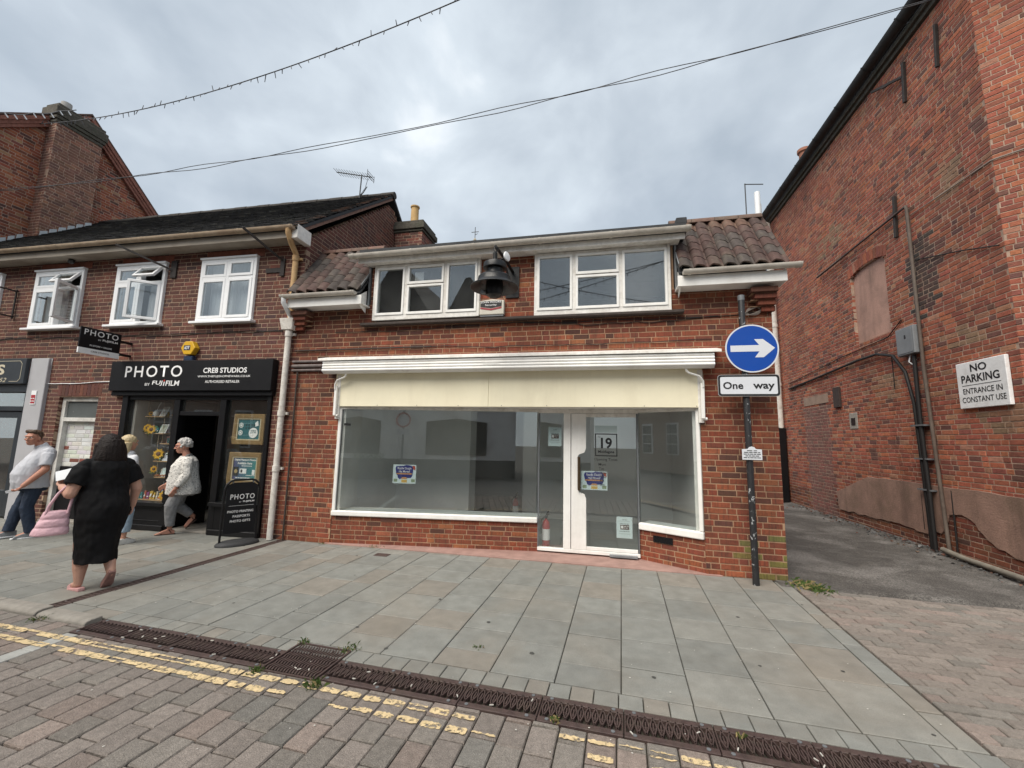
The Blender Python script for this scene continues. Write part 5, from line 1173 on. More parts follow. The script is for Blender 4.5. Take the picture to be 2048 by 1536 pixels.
# cement render at the foot, broken edge
def render_poly(pts, nm):
    x = MB(); x.prism([(XA - .005, y, z) for y, z in pts], (-.022, 0, 0)); x.build(nm, MATS['cement_render'], al, bevel=.005)
mat('cement_render', (.30, .185, .142), rough=.95, var=.2, scale=5, bump=.8, bscale=40, dirt=.6, dirtcol=(.13, .095, .06), dscale=1.6, runoff=.4, grain=.15, gscale=60)
r_ = random.Random(8)
def jag(y0, z0, y1, z1, n, a): return [(y0 + (y1 - y0) * i / n + r_.uniform(-a, a) * (0 < i < n), z0 + (z1 - z0) * i / n + r_.uniform(-a, a) * (0 < i < n)) for i in range(n + 1)]
render_poly(jag(11.25, .62, 10.02, 1.05, 8, .01) + jag(9.9, 1.05, 8.36, 1.05, 8, .012) + jag(8.36, .22, 9.4, .28, 9, .018) + jag(9.5, .26, 11.2, .24, 14, .018), 'cement_render')
render_poly(jag(8.34, 1.05, 6.56, 1.04, 8, .012) + jag(6.56, .22, 7.2, .30, 5, .03) + jag(7.3, .36, 7.62, .62, 5, .03) + [(7.75, .66), (8.0, .62), (8.1, .40)] + jag(8.2, .3, 8.34, .32, 2, .01), 'cement_render')
x = MB(); x.obox(c0 + cd * .0 - cn * .01 + V((0, 0, .25)), cd * cl_, cn * .03, (0, 0, .80)); x.build('cement_render', MATS['cement_render'], al)
# bricked-up doorway far along the alley
MB().box(XA - .012, XA + .02, 11.35, 12.6, 2.68, 2.90).build('stone_lintel', mat('sandstone', (.30, .21, .16), rough=.9, var=.2, bump=.4), al)
MB().box(XA - .05, XA + .0, 10.78, 11.04, 2.52, 2.98).build('meter_flap', mat('brown_iron', (.045, .032, .028), var=.3), al, bevel=.006)
x = MB(); x.box(XA - .012, XA + .0, 10.22, 10.52, 2.02, 2.36); q = x.build('vent_patch', mat('grey_mortar_patch', (.34, .31, .27), rough=.95, var=.2, scale=14, bump=.6), al, bevel=.008)
MB().box(XA - .022, XA - .0125, 10.30, 10.44, 2.10, 2.25).build('vent', M_BLACK, q)
# pipes, cables, iron wall ties
M_BPIPE = mat('brown_pipe', (.075, .05, .042), rough=.65, var=.35, scale=10, bump=.3, dirt=.4, dirtcol=(.12, .06, .04))
x = MB(); x.tube([(XA - .06, 11.3, 5.76), (XA - .06, 8.2, 5.80)], .021, 8); x.build('gas_pipe', M_BPIPE, al, smooth=50)
x = MB(); x.tube([(XA - .06, 8.2, 5.80), (XA - .06, 8.14, 5.80), (XA - .06, 8.12, 5.74), (XA - .06, 8.13, 3.0), (XA - .06, 8.05, .95), (XA - .08, 7.98, .06)], .026, 10); x.build('vent_pipe', mat('dull_grey_pipe', (.10, .075, .06), rough=.7, var=.3, scale=7, bump=.3, dirt=.4, dirtcol=(.2, .17, .14)), al, smooth=50)
x = MB(); x.tube([(XA - .03, 13.4, 3.25), (XA - .04, 11.8, 3.32), (XA - .05, 10.0, 3.42), (XA - .06, 9.3, 3.42), (XA - .06, 8.85, 3.30), (XA - .07, 8.55, 2.95), (XA - .07, 8.42, 2.4), (XA - .08, 8.36, 1.2), (XA - .10, 8.30, .04)], .026, 8); x.build('black_duct', M_CABLE, al, smooth=50)
x = MB(); x.tube([(XA - .07, 8.30, 3.2), (XA - .08, 8.30, 2.2), (XA - .11, 8.22, .9), (XA - .12, 8.2, .03)], .031, 8); x.build('black_duct', M_CABLE, al, smooth=50)
for z in (2.0, 1.45, .95): MB().box(XA - .12, XA - .0, 8.18, 8.48, z, z + .025).build('duct_clip', M_GREYM, al)
for pts, rr_ in (([(XA - .02, 13.4, 3.4), (XA - .02, 10.6, 3.62), (XA - .02, 9.0, 3.68), (XA - .02, 8.6, 3.9)], .009), ([(XA - .02, 8.95, 3.3), (XA - .02, 8.95, 2.7)], .007), ([(XA - .025, 8.1, 4.8), (XA - .025, 7.2, 4.55), (XA - .025, 6.6, 4.35)], .010), ([(XA - .02, 8.55, 1.0), (XA - .025, 8.55, .3)], .008), ([(XA - .02, 7.9, 1.0), (XA - .03, 7.9, .1)], .012)): MB().tube(pts, rr_, 6).build('wall_cable', M_CABLE, al, smooth=60)
x = MB(); x.tube([(XA - .02, 8.1, 5.62), (XA - .02, 7.4, 5.58), (XA - .02, 6.56, 5.55)] + [tuple(c0 + cd * t_ + cn * .02 + V((0, 0, 5.55))) for t_ in (.02, .4, 1.0)], .009, 6); x.build('grey_cable', MATS['grey_cable'], al, smooth=60)
for (y, z0, z1, wd) in ((8.46, 5.40, 6.16, .055), (7.90, 7.62, 8.35, .05), (7.16, 7.6, 8.3, .04)):
    MB().bar((XA - .03, y + .03, z0), (XA - .03, y - .03, z1), wd, .05, (1, 0, 0)).build('wall_tie', M_IRONW, al, bevel=.006)
x = MB(); x.bar((XA - .04, 7.9, 8.1), (XA - .10, 8.62, 8.45), .04, .04); x.bar((XA - .05, 8.1, 8.2), (XA - .12, 8.3, 8.25), .03, .03); x.build('iron_hook', M_IRONW, al)
x = MB(); x.box(XA - .135, XA - .002, 8.16, 8.60, 3.22, 3.70); bx_ = x.build('meter_box', mat('grey_box', (.20, .21, .22), rough=.55, var=.12, scale=6, dirt=.2), al, bevel=.01); MB().box(XA - .142, XA - .136, 8.19, 8.57, 3.25, 3.67).build('lid', MATS['grey_box'], bx_, bevel=.004); MB().box(XA - .146, XA - .1425, 8.34, 8.37, 3.50, 3.56).build('catch', M_BLACK, bx_)
x = MB(); x.tube([(XA - .07, 8.38, 3.22), (XA - .09, 8.40, 3.10), (XA - .07, 8.34, 3.04), (XA - .06, 8.28, 3.12)], .012, 6); x.build('loose_flex', M_UPVC, al, smooth=60)
# white then black rainwater pipe at the far end
x = MB(); x.tube([(XA - .13, 13.9, 2.15), (XA - .13, 13.9, 8.25), (XA - .17, 13.85, 8.5), (XA - .40, 13.8, 8.6)], .085, 12); q = x.build('downpipe', M_PIPEW, al, smooth=50)
x = MB(); x.box(XA - .24, XA - .02, 13.8, 13.98, .0, 2.16); x.build('iron_base', M_BLACK, q, bevel=.03)
for z in (3.4, 5.2, 7.0): MB().tube([(XA - .13, 13.9, z), (XA - .13, 13.9, z + .09)], .10, 12).build('collar', M_PIPEW, q, smooth=40)
x = MB(); x.tube([(XA - .42, 13.8, 8.4), (XA - .42, 13.8, 9.6)], .085, 12); x.build('soil_stack', M_UPVC, q, smooth=50)
x = MB(); x.tube([(XA - .27, 14.1, 8.7), (XA - .27, 14.1, 9.35)], .06, 12); x.build('soil_stack', M_PIPEW, q, smooth=50)
# corner window on the splay: mossy timber post and whitewashed panel
x = MB(); x.obox(c0 + cd * .16 - cn * .02 + V((0, 0, 2.4)), cd * .13, cn * .05, (0, 0, 1.05)); q = x.build('timber_post', mat('mossy_timber', (.10, .075, .045), rough=.95, var=.35, scale=10, bump=.6, dirt=.5, dirtcol=(.06, .07, .02)), al, bevel=.006)
x = MB(); x.obox(c0 + cd * .28 - cn * .04 + V((0, 0, 2.4)), cd * .67, cn * .03, (0, 0, 1.35)); x.build('painted_panel', mat('flaking_pale_blue', (.52, .56, .58), rough=.8, var=.15, scale=12, bump=.6, dirt=.3), q)
x = MB(); x.obox(c0 + cd * .30 - cn * .10 + V((0, 0, 5.0)), cd * .7, cn * .04, (0, 0, .9)); x.build('window_board', mat('grey_board', (.14, .15, .16), var=.2), al)
# ground duct and rubble at the foot of the wall
t = thing('ground_duct', 'dusty grey duct pipe lying along the foot of the alley wall', 'pipe', (XA - .2, 7.3, .05)); MB().tube([(XA - .14, 8.02, .10), (XA - .17, 7.6, .075), (XA - .20, 7.0, .075), (XA - .26, 6.5, .085), (XA - .38, 5.95, .075)], .038, 10).build('pipe', mat('dusty_duct', (.19, .17, .14), rough=.85, var=.25, scale=8, bump=.3), t, smooth=50)
rb = MB(); r_ = random.Random(15)
for i in range(420):
    y = r_.uniform(6.0, 13.0); s_ = r_.uniform(.008, .035); d = abs(r_.gauss(0, .16)); c = V((XA - .05 - d, y, s_ * .25 + .045 * max(0, 1 - d * 2))); n = 7
    rb.tone = (.16 * r_.uniform(.5, 1.3),) * 3 if r_.random() < .6 else (.18 * r_.uniform(.6, 1.2), .085, .06)
    p = [c + V((r_.uniform(-1, 1), r_.uniform(-1, 1), r_.uniform(-.5, .6))) * s_ for _ in range(8)]
    rb.add(p, [(0, 1, 2), (2, 3, 0), (4, 5, 6), (6, 7, 4), (0, 4, 5), (1, 5, 6), (2, 6, 7), (3, 7, 4)])
o = rb.build('rubble', mat('rubble', (1, 1, 1), src='attr', rough=1, var=.3, scale=20), recalc=False); o['kind'] = 'stuff'
# ---------------------------------------------------------------- NO PARKING board
t = thing('no_parking_sign', 'white painted wooden board reading NO PARKING entrance in constant use', 'sign', (XA, 7.1, 2.2))
MB().box(XA - .055, XA - .006, 6.70, 7.50, 2.22, 2.885).build('board', mat('sign_white', (.80, .80, .80), rough=.6, var=.1, scale=6, bump=.3, dirt=.25, dirtcol=(.36, .30, .24), dscale=7), t, bevel=.006)
def la(s, y0, y1, z0, z1, **k): return text(s, (XA - .0555, y0, z0), (0, -1, 0), (0, 0, 1), y0 - y1, z1 - z0, M_LETK, t, **k)
la('NO', 7.25, 6.98, 2.735, 2.845, bold=.025); la('PARKING', 7.42, 6.80, 2.585, 2.70, bold=.025); la('ENTRANCE IN', 7.41, 6.78, 2.425, 2.505, bold=.012); la('CONSTANT USE', 7.44, 6.74, 2.30, 2.38, bold=.012)
MB().box(XA - .0575, XA - .0552, 6.79, 7.42, 2.545, 2.552).build('rule', M_LETK, t)
# ================================================================ roof-top things behind
t = thing('brick_chimney', 'square brick chimney with a tall buff pot behind the vacant shop', 'chimney', (-4.75, 9.2, 0))
brick_wall(t, (-5.05, 9.0, 0), (1, 0, 0), (0, -1, 0), lambda z: [(0, .72)], 4.4, 6.66, [(.5, (.16, .06, .05)), (.3, (.24, .08, .055)), (.2, (.10, .05, .045))], M_BRICKO, M_MORTL, seed=71, n_ind=60, back='stack')
brick_wall(t, (-4.33, 9.0, 0), (0, 1, 0), (1, 0, 0), lambda z: [(0, .72)], 4.4, 6.66, [(.6, (.16, .06, .05)), (.4, (.24, .08, .055))], M_BRICKO, M_MORTL, seed=72, n_ind=60, back='stack_side')
for z0, z1, o_ in ((6.66, 6.72, .03), (6.72, 6.86, .07), (6.86, 6.95, .03)): MB().box(-5.05 - o_, -4.33 + o_, 9.0 - o_, 9.72 + o_, z0, z1).build('cap', M_SOOT, t, bevel=.01)
MB().lathe([(.115, 0), (.10, .03), (.095, .50), (.115, .52), (.115, .55), (.08, .55)], (-4.70, 9.3, 6.95), 18).build('chimney_pot', mat('buff_clay', (.48, .31, .13), rough=.8, var=.15, scale=8), t, smooth=40)
t = thing('tv_aerial', 'grey television aerial with a long boom on the tiled roof ridge', 'aerial', (-5.75, 8.6, 7.4)); M_ALU = mat('aluminium', (.06, .063, .068), rough=.6, var=.2)
q = V((-5.85, 8.6, 7.45)); MB().tube([q, q + V((.02, 0, .62))], .015, 8).build('mast', M_ALU, t, smooth=50)
MB().tube([q + V((-.62, -.1, .70)), q + V((.28, .05, .55))], .012, 6).build('boom', M_ALU, t, smooth=50)
for i in range(14):
    c = q + V((-.60 + .85 * i / 13, -.1 + .14 * i / 13, .695 - .145 * i / 13)); MB().tube([c + V((0, -.16, 0)), c + V((0, .16, 0))], .005, 5).build('element', M_ALU, t, smooth=50)
x = MB()
for k in range(3): x.tube([q + V((.25, -.12, .50 + .06 * k)), q + V((.25, .18, .50 + .06 * k))], .006, 5)
x.tube([q + V((.25, -.12, .48)), q + V((.25, -.12, .66))], .006, 5); x.tube([q + V((.25, .18, .48)), q + V((.25, .18, .66))], .006, 5); x.build('reflector', M_ALU, t, smooth=50)
MB().tube([q + V((-.03, .02, .02)), q + V((.10, 0, .14)), q + V((.19, 0, .28))], .012, 6).build('bracket', M_ALU, t, smooth=50)
MB().tube([q + V((.2, 0, .5)), q + V((.14, 0, .25)), q + V((.02, 0, .08))], .006, 5).build('lead', M_CABLE, t, smooth=60)
t = thing('church_spire', 'distant stone spire with a weather vane peeping over the flat roof', 'spire', (-19.8, 60, 0)); q = V((-19.8, 60, 2.4))
x = MB(); x.lathe([(2.2, -2.4), (2.2, 12), (1.9, 14), (.34, 29.6), (.5, 29.7), (.2, 30.1), (.3, 30.4), (.06, 30.8)], q, 8); x.build('spire', mat('pale_stone_spire', (.33, .29, .22), rough=.9, var=.15), t)
x = MB(); x.tube([q + V((0, 0, 30.6)), q + V((0, 0, 32.6))], .05, 6); x.bar(q + V((-.6, 0, 31.8)), q + V((.6, 0, 31.8)), .06, .08); x.bar(q + V((0, 0, 31.3)), q + V((.4, 0, 31.5)), .05, .06); x.build('weather_vane', M_IRONW, t)
t = thing('flue_aerial', 'thin grey angled aerial rod beside the white soil stack', 'aerial', (XA - .72, 13.9, 9.1)); MB().tube([(XA - .72, 13.9, 8.6), (XA - .72, 13.9, 10.0)], .018, 6).build('mast', M_ALU, t, smooth=50); MB().tube([(XA - .74, 13.9, 9.98), (XA - .22, 13.8, 9.86)], .016, 6).build('boom', M_ALU, t, smooth=50)
# ================================================================ overhead wires
def catenary(p, q, s, n=40): p, q = V(p), V(q); return [p.lerp(q, i / n) + V((0, 0, -s * 4 * (i / n) * (1 - i / n))) for i in range(n + 1)]
t = thing('festoon_wire', 'string of unlit festive light clips on a wire high across the street', 'wire', (-6, 5, 8)); M_WIRE = mat('overhead_wire', (.075, .075, .08), rough=.6, var=.1, bump=0)
pts = catenary((-14.0, 6.9, 9.35), (1.6, 4.45, 8.22), .72, 60); x = MB(); x.tube(pts, .009, 6); x.build('wire', M_WIRE, t, smooth=60)
r_ = random.Random(31); i = 0; k = 0
while i < 59.5:
    p = pts[int(i)].lerp(pts[int(i) + 1], i % 1); d = V((r_.uniform(-.05, .05), r_.uniform(-.05, .05), r_.choice((-1, -1, 1)) * r_.uniform(.05, .11)))
    MB().tube([p, p + d], [.009, .006], 5).build('light_clip', M_WIRE, t, smooth=60); i += r_.uniform(.5, 1.0)
for j, (s_, dz) in enumerate(((.62, 0), (.70, .03))):
    t = thing('overhead_cable', ('upper' if j else 'lower') + ' of two twisted grey cables strung from the gable to the alley building', 'cable', (-4, 5.5, 6.4), 'twisted overhead cables')
    pp = catenary((-14.0, 6.2, 7.05 + dz), (5.12, 6.6, 8.28), s_ * .8, 50)
    pp = [p + V((0, .012 * math.sin(i * 1.1 + j * 3.1), .02 * math.cos(i * .8 + j * 3.1))) for i, p in enumerate(pp)]
    MB().tube(pp, .0065, 6).build('cable', M_WIRE, t, smooth=60)
t = thing('festoon_wire', 'loose end of pale festive lights draped over the gable verge', 'wire', (-14, 6.4, 9.2)); pts = sag((XG + .2, 5.6, 8.65), (XG + .5, 7.3, 10.0), 12, .03, 3, .12); x = MB(); x.tube(pts, .012, 5)
x.build('wire', M_WIRE, t, smooth=60)
for p in pts[1:-1]: MB().tube([p, p + V((.02, .06, -.08))], .014, 5).build('light_clip', M_UPVC, t, smooth=60)

# ================================================================ things on the vacant shop
t = thing('street_lamp', 'large black bell-shaped street lamp hung on a wall bracket between the upper windows', 'street lamp', (-1.38, 5.05, 3.35)); LC = V((-1.38, 5.05, -.075))
M_LAMP = mat('lamp_black', (.008, .0085, .0095), rough=.4, var=.2, scale=10, bump=.1, spec=.4)
x = MB(); x.lathe([(.055, 4.02), (.06, 3.985), (.145, 3.975), (.15, 3.965), (.15, 3.905), (.145, 3.90), (.105, 3.895), (.10, 3.86), (.105, 3.83), (.19, 3.80), (.215, 3.775), (.22, 3.72), (.235, 3.70), (.31, 3.655), (.315, 3.645), (.31, 3.64), (.22, 3.675), (.19, 3.70), (.17, 3.72), (.02, 3.72)], LC, 40); x.build('hood', M_LAMP, t, smooth=35)
x = MB(); x.lathe([(.11, 3.72), (.115, 3.60), (.10, 3.545), (.05, 3.515), (.01, 3.51)], LC, 20); x.build('lamp_holder', M_BLACK, t, smooth=40)
x = MB(); x.lathe([(.03, 0), (.03, .06), (.022, .07)], LC + V((-.12, -.03, 3.585)), 10, (-.3, -1, -.3)); x.build('sensor', M_GREYM, t, smooth=40)
x = MB(); x.tube([LC + V((0, 0, 4.02)), LC + V((0, 0, 4.12))], .03, 8); x.tube([LC + V((0, 0, 4.12)), LC + V((-.02, 0, 4.17)), LC + V((0, 0, 4.22)), LC + V((.02, .02, 4.17)), LC + V((0, 0, 4.12))], .01, 6); x.build('shackle', M_BLACK, t, smooth=50)
x = MB(); x.tube([(-1.38, 5.05, 4.135), (-1.36, 5.5, 4.16), (-1.34, 5.94, 4.14)], .022, 8); x.bar((-1.36, 5.35, 4.18), (-1.34, 5.94, 3.80), .02, .03); x.box(-1.44, -1.24, 5.925, 5.949, 3.74, 4.22); x.build('wall_bracket', M_BLACK, t, smooth=40)
t = thing('dish_aerial', 'small white round radio dish fixed to the street lamp bracket', 'aerial', (-1.25, 5.1, 4.1)); x = MB(); x.lathe([(.02, -.03), (.058, -.015), (.066, 0), (.058, .010), (.025, .016), (.001, .018)], (-1.23, 5.08, 4.0), 20, (.92, -.38, .1)); x.build('dish', M_UPVC, t, smooth=40); MB().tube([(-1.26, 5.10, 3.99), (-1.36, 5.10, 3.95)], .014, 6).build('arm', M_BLACK, t, smooth=50)
t = thing('alarm_box', 'cream burglar alarm box marked JOHN MOORE Security below the street lamp', 'alarm box', (-1.62, F, 3.45)); x0, x1 = -1.83, -1.45
x = MB(); x.prism([(x0, F - .005, 3.475), (x1, F - .005, 3.475), (x1, F - .005, 3.695), ((x0 + x1) / 2, F - .005, 3.715), (x0, F - .005, 3.695)], (0, -.075, 0)); x.build('cover', mat('alarm_cream', (.60, .57, .49), rough=.5, var=.06, dirt=.2), t, bevel=.012, bseg=2)
ya = F - .0815
MB().prism([(x0 + .015, ya, 3.685), (x1 - .035, ya, 3.685), (x1 - .035, ya, 3.60), ((x0 + x1) / 2 - .01, ya, 3.575), (x0 + .015, ya, 3.60)], (0, -.002, 0)).build('black_panel', M_LETK, t); MB().prism([(x0 + .015, ya, 3.593), ((x0 + x1) / 2 - .01, ya, 3.566), (x1 - .035, ya, 3.593), (x1 - .035, ya, 3.568), ((x0 + x1) / 2 - .01, ya, 3.538), (x0 + .015, ya, 3.568)], (0, -.002, 0)).build('red_chevron', mat('chevron_red', (.30, .04, .05), var=.05, bump=0), t)
lt('JOHN MOORE', x0 + .022, x1 - .042, 3.646, 3.681, M_LETW, y=ya - .0022, p=t, bold=.008); lt('Security', x0 + .09, x1 - .11, 3.603, 3.638, M_LETW, y=ya - .0022, p=t, bold=.005)
MB().box(x0 + .01, x1 - .01, F - .07, F - .005, 3.452, 3.474).build('base', M_GREYM, t)
# notices inside the glass
def on_left(a, d): return A_ + tL * a + nL * d
def poster(o, u, w_, h_, kind, label):
    o, u = V(o), V(u).normalized(); n = u.cross(V(UZ)); t = thing('window_poster', label, 'poster', o)
    pap = mat('poster_paper', (.62, .72, .74), rough=.5, var=.03, bump=0)
    MB().obox(o, u * w_, -n * .0012, V((0, 0, h_))).build('sheet', pap, t)
    def tx(s, a0, a1, b0, b1, m, d=.0012, **k): return text(s, o + u * (a0 * w_) + n * d + V((0, 0, b0 * h_)), u, UZ, (a1 - a0) * w_, (b1 - b0) * h_, m, t, depth=0, **k)
    def patch(nm, pts, m, d=.0006): return MB().prism([o + u * (a * w_) + n * d + V((0, 0, b * h_)) for a, b in pts], n * .0004).build(nm, m, t)
    if kind == 'razzle':
        nv = mat('poster_navy', (.03, .035, .20), var=.05, bump=0); og = mat('poster_orange', (.55, .28, .12), var=.3, scale=60, bump=0); ye = mat('poster_yellow', (.65, .45, .08), var=.1, bump=0)
        patch('navy_shape', [(.10, .80), (.14, .92), (.45, .93), (.55, .99), (.80, .95), (.88, .82), (.84, .40), (.78, .30), (.40, .28), (.30, .22), (.22, .30), (.20, .42), (.14, .5)], nv)
        tx('Razzle Dazzle', .20, .79, .75, .87, M_LETW, bold=.008); tx('Has Moved!', .26, .73, .58, .70, M_LETW, bold=.008); patch('orange_band', [(.15, .48), (.82, .48), (.82, .55), (.15, .55)], og, .0009)
        patch('orange_foot', [(.35, .24), (.63, .24), (.58, .34), (.42, .34)], og, .0009); patch('yellow_foot', [(.38, .05), (.62, .05), (.62, .20), (.38, .20)], ye); tx('~3', .40, .60, .09, .15, og); patch('red_corner', [(.86, .78), (.97, .70), (.95, .93), (.83, .95)], mat('poster_red', (.45, .08, .05), var=.3, scale=70, bump=0))
        gr = mat('poster_green', (.25, .32, .20), var=.5, scale=90, bump=0); patch('green_corner', [(.05, .08), (.20, .08), (.20, .24), (.05, .24)], gr); patch('green_corner', [(.80, .08), (.96, .08), (.96, .24), (.80, .24)], gr)
    else:
        lk = M_LETK
        tx('~2', .38, .66, .84, .88, lk); patch('rule', [(.12, .79), (.86, .79), (.86, .797), (.12, .797)], lk); tx('~3', .22, .78, .65, .69, lk); patch('brown_panel', [(.24, .40), (.80, .40), (.80, .62), (.24, .62)], mat('agent_brown', (.06, .02, .015), var=.1, bump=0)); patch('logo', [(.28, .45), (.43, .45), (.43, .58), (.28, .58)], M_LETW, .0011); tx('~2', .47, .77, .53, .57, M_LETW); tx('~2', .47, .70, .46, .50, M_LETW); tx('~5', .18, .82, .30, .335, lk); patch('rule', [(.14, .20), (.86, .20), (.86, .207), (.14, .207)], lk)
    return t
poster(on_left(.93, -.008) + V((0, 0, .93)), tL, .365, .285, 'razzle', 'Razzle Dazzle Has Moved poster in the large left shop window')
poster((-.345, YD + .008, .93), (1, 0, 0), .375, .27, 'razzle', 'Razzle Dazzle Has Moved poster on the glass door')
poster((-.84, YD + .008, 1.55), (1, 0, 0), .20, .285, 'agent', 'agent notice sheet at the top of the narrow sidelight')
poster((.15, YD + .008, .28), (1, 0, 0), .22, .295, 'agent', 'agent notice sheet low on the glass door')
t = thing('door_lettering', 'black No 19 Middlegate opening times lettering with pale strip on the glass door', 'lettering', (-.1, YD, 1.2)); yl = YD - .0045
x = MB()
for b in ((-.145, .175, 1.42, 1.435), (-.145, .175, 1.735, 1.75), (-.145, -.13, 1.435, 1.735), (.16, .175, 1.435, 1.735)): x.box(b[0], b[1], yl - .001, yl + .0005, b[2], b[3])
x.build('square_border', M_LETK, t); MB().box(-.145, .175, yl - .001, yl + .0005, 1.765, 1.865).build('pale_strip', mat('frosted_strip', (.48, .58, .58), var=.03, bump=0), t)
for s, a, b, c, d in (('No.', -.10, -.055, 1.69, 1.71), ('19', -.06, .10, 1.53, 1.69), ('Middlegate', -.10, .13, 1.455, 1.505), ('Opening Times', -.155, .175, 1.345, 1.395), ('Mon', -.095, .005, 1.285, 1.32), ('Tue', -.09, -.02, 1.225, 1.26), ('Wed', -.075, .02, 1.165, 1.20), ('Thu', -.075, .01, 1.11, 1.145), ('Fri', -.075, -.02, 1.055, 1.09), ('Sat', -.075, -.01, 1.0, 1.035)): text(s, (a, yl, c), UX, UZ, b - a, d - c, M_LETK, t, bold=.03 if s in ('Middlegate', '19') else .005)
t = thing('alarm_sticker', 'small dark alarm sticker inside the left edge of the large window', 'sticker', (-4, 6, 1.8)); o = on_left(.095, .006); MB().obox(o + V((0, 0, 1.80)), tL * .11, nL * .001, V((0, 0, .035))).build('label', M_LETK, t); 
def extinguisher(c, label):
    t = thing('fire_extinguisher', label, 'extinguisher', c); c = V(c); red = mat('extinguisher_red', (.38, .02, .025), rough=.3, var=.06, bump=0)
    MB().lathe([(.055, 0), (.06, .01), (.06, .33), (.05, .38), (.02, .41), (.02, .43)], c, 20).build('cylinder', red, t, smooth=40); MB().lathe([(.0612, .12), (.0612, .28)], c, 20, caps=False).build('label_band', M_UPVC, t, smooth=60)
    x = MB(); x.box(c.x - .02, c.x + .02, c.y - .02, c.y + .02, c.z + .43, c.z + .47); x.bar(c + V((0, 0, .47)), c + V((.05, -.03, .50)), .02, .012); x.bar(c + V((0, 0, .485)), c + V((.045, -.03, .545)), .02, .01); x.build('valve', M_BLACK, t, bevel=.003); MB().tube([c + V((-.02, 0, .45)), c + V((-.075, 0, .40)), c + V((-.07, -.01, .2))], .011, 6).build('hose', M_BLACK, t, smooth=60); MB().lathe([(.061, 0), (.061, .03)], c + V((0, 0, -.001)), 20).build('foot_ring', M_BLACK, t, smooth=40)
extinguisher((-.88, 6.55, .036), 'red fire extinguisher with white label standing behind the sidelight'); extinguisher((-1.78, 8.6, .036), 'red fire extinguisher standing by the partition deep inside the vacant shop')
# ================================================================ one way sign on its post
t = thing('one_way_sign', 'blue round one way arrow sign on a scuffed black post with One way plate', 'road sign', (1.72, 5.71, 0)); px, py = 1.72, 5.71
M_POST = mat('scuffed_post', (.020, .020, .022), rough=.45, var=.25, scale=10, bump=.2, blotch=((.33, .34, .35), 9, .85))
x = MB(); x.lathe([(.038, 0), (.038, 3.50), (.036, 3.51)], (px, py, 0), 18); x.build('post', mat('post_black', (.022, .022, .024), rough=.42, var=.2, scale=10, bump=.15, blotch=((.36, .37, .38), 17, .95, (.615, .63)), dirt=.1), t, smooth=40); x = MB(); x.lathe([(.041, 3.46), (.041, 3.525), (.03, 3.53)], (px, py, 0), 18); x.build('cap', M_GREYM, t, smooth=40)
yb = py - .055
M_SIGNB = mat('sign_blue', (.006, .06, .33), rough=.35, var=.04, bump=0); M_SIGNW = mat('sign_reflective_white', (.62, .64, .68), rough=.4, var=.03, bump=0)
MB().lathe([(.305, 0), (.305, .004)], (px + .075, yb, 2.82), 56, (0, -1, 0)).build('disc', M_SIGNW, t); MB().lathe([(.288, 0), (.288, .001)], (px + .075, yb - .0045, 2.82), 56, (0, -1, 0)).build('blue_face', M_SIGNB, t)
ap = [(-.245, -.04), (.085, -.04), (.03, -.115), (.13, -.115), (.26, .0), (.13, .115), (.03, .115), (.085, .04), (-.245, .04)]
MB().prism([(px + .075 + a, yb - .006, 2.82 + b) for a, b in ap], (0, -.001, 0)).build('arrow', M_SIGNW, t)
def rrect(x0, x1, z0, z1, r, y): 
    pts = []
    for cx_, cz_, a0 in ((x1 - r, z1 - r, 0), (x0 + r, z1 - r, 90), (x0 + r, z0 + r, 180), (x1 - r, z0 + r, 270)):
        for k in range(5): a = math.radians(a0 + 22.5 * k); pts.append((cx_ + r * math.cos(a), y, cz_ + r * math.sin(a)))
    return pts
MB().prism(rrect(1.385, 2.085, 2.22, 2.49, .035, yb), (0, -.004, 0)).build('plate', mat('plate_edge', (.35, .35, .36), rough=.4), t); MB().prism(rrect(1.39, 2.08, 2.225, 2.485, .033, yb - .0045), (0, -.001, 0)).build('plate_border', M_LETK, t); MB().prism(rrect(1.413, 2.057, 2.248, 2.462, .02, yb - .0060), (0, -.001, 0)).build('plate_face', M_SIGNW, t)
lt('One', 1.445, 1.675, 2.31, 2.40, M_LETK, y=yb - .0075, p=t, bold=.022); lt('way', 1.785, 2.025, 2.285, 2.375, M_LETK, y=yb - .0075, p=t, bold=.022)
for z in (2.70, 2.96, 2.40): MB().box(px - .05, px + .05, py - .052, py + .048, z - .02, z + .02).build('clamp', M_GREYM, t)
t = thing('small_notice', 'small white domed notice strapped to the one way sign post', 'notice', (1.73, 5.66, 1.45)); yn = py - .05
MB().prism([(1.625, yn, 1.45), (1.845, yn, 1.45), (1.845, yn, 1.575), (1.78, yn, 1.58), (1.765, yn, 1.60), (1.735, yn, 1.61), (1.705, yn, 1.60), (1.69, yn, 1.58), (1.625, yn, 1.575)], (0, -.004, 0)).build('plate', M_SIGNW, t)
for i, (s, a, b) in enumerate((('~2', 1.68, 1.79), ('~4', 1.645, 1.825), ('~5', 1.64, 1.83), ('~4', 1.66, 1.81), ('~5', 1.64, 1.83))): lt(s, a, b, 1.553 - i * .021, 1.566 - i * .021, M_LETK, y=yn - .005, p=t, bold=.01)
MB().tube([(px - .042, py, 1.52), (px, py + .042, 1.52), (px + .042, py, 1.52)], .008, 6).build('strap', M_GREYM, t)
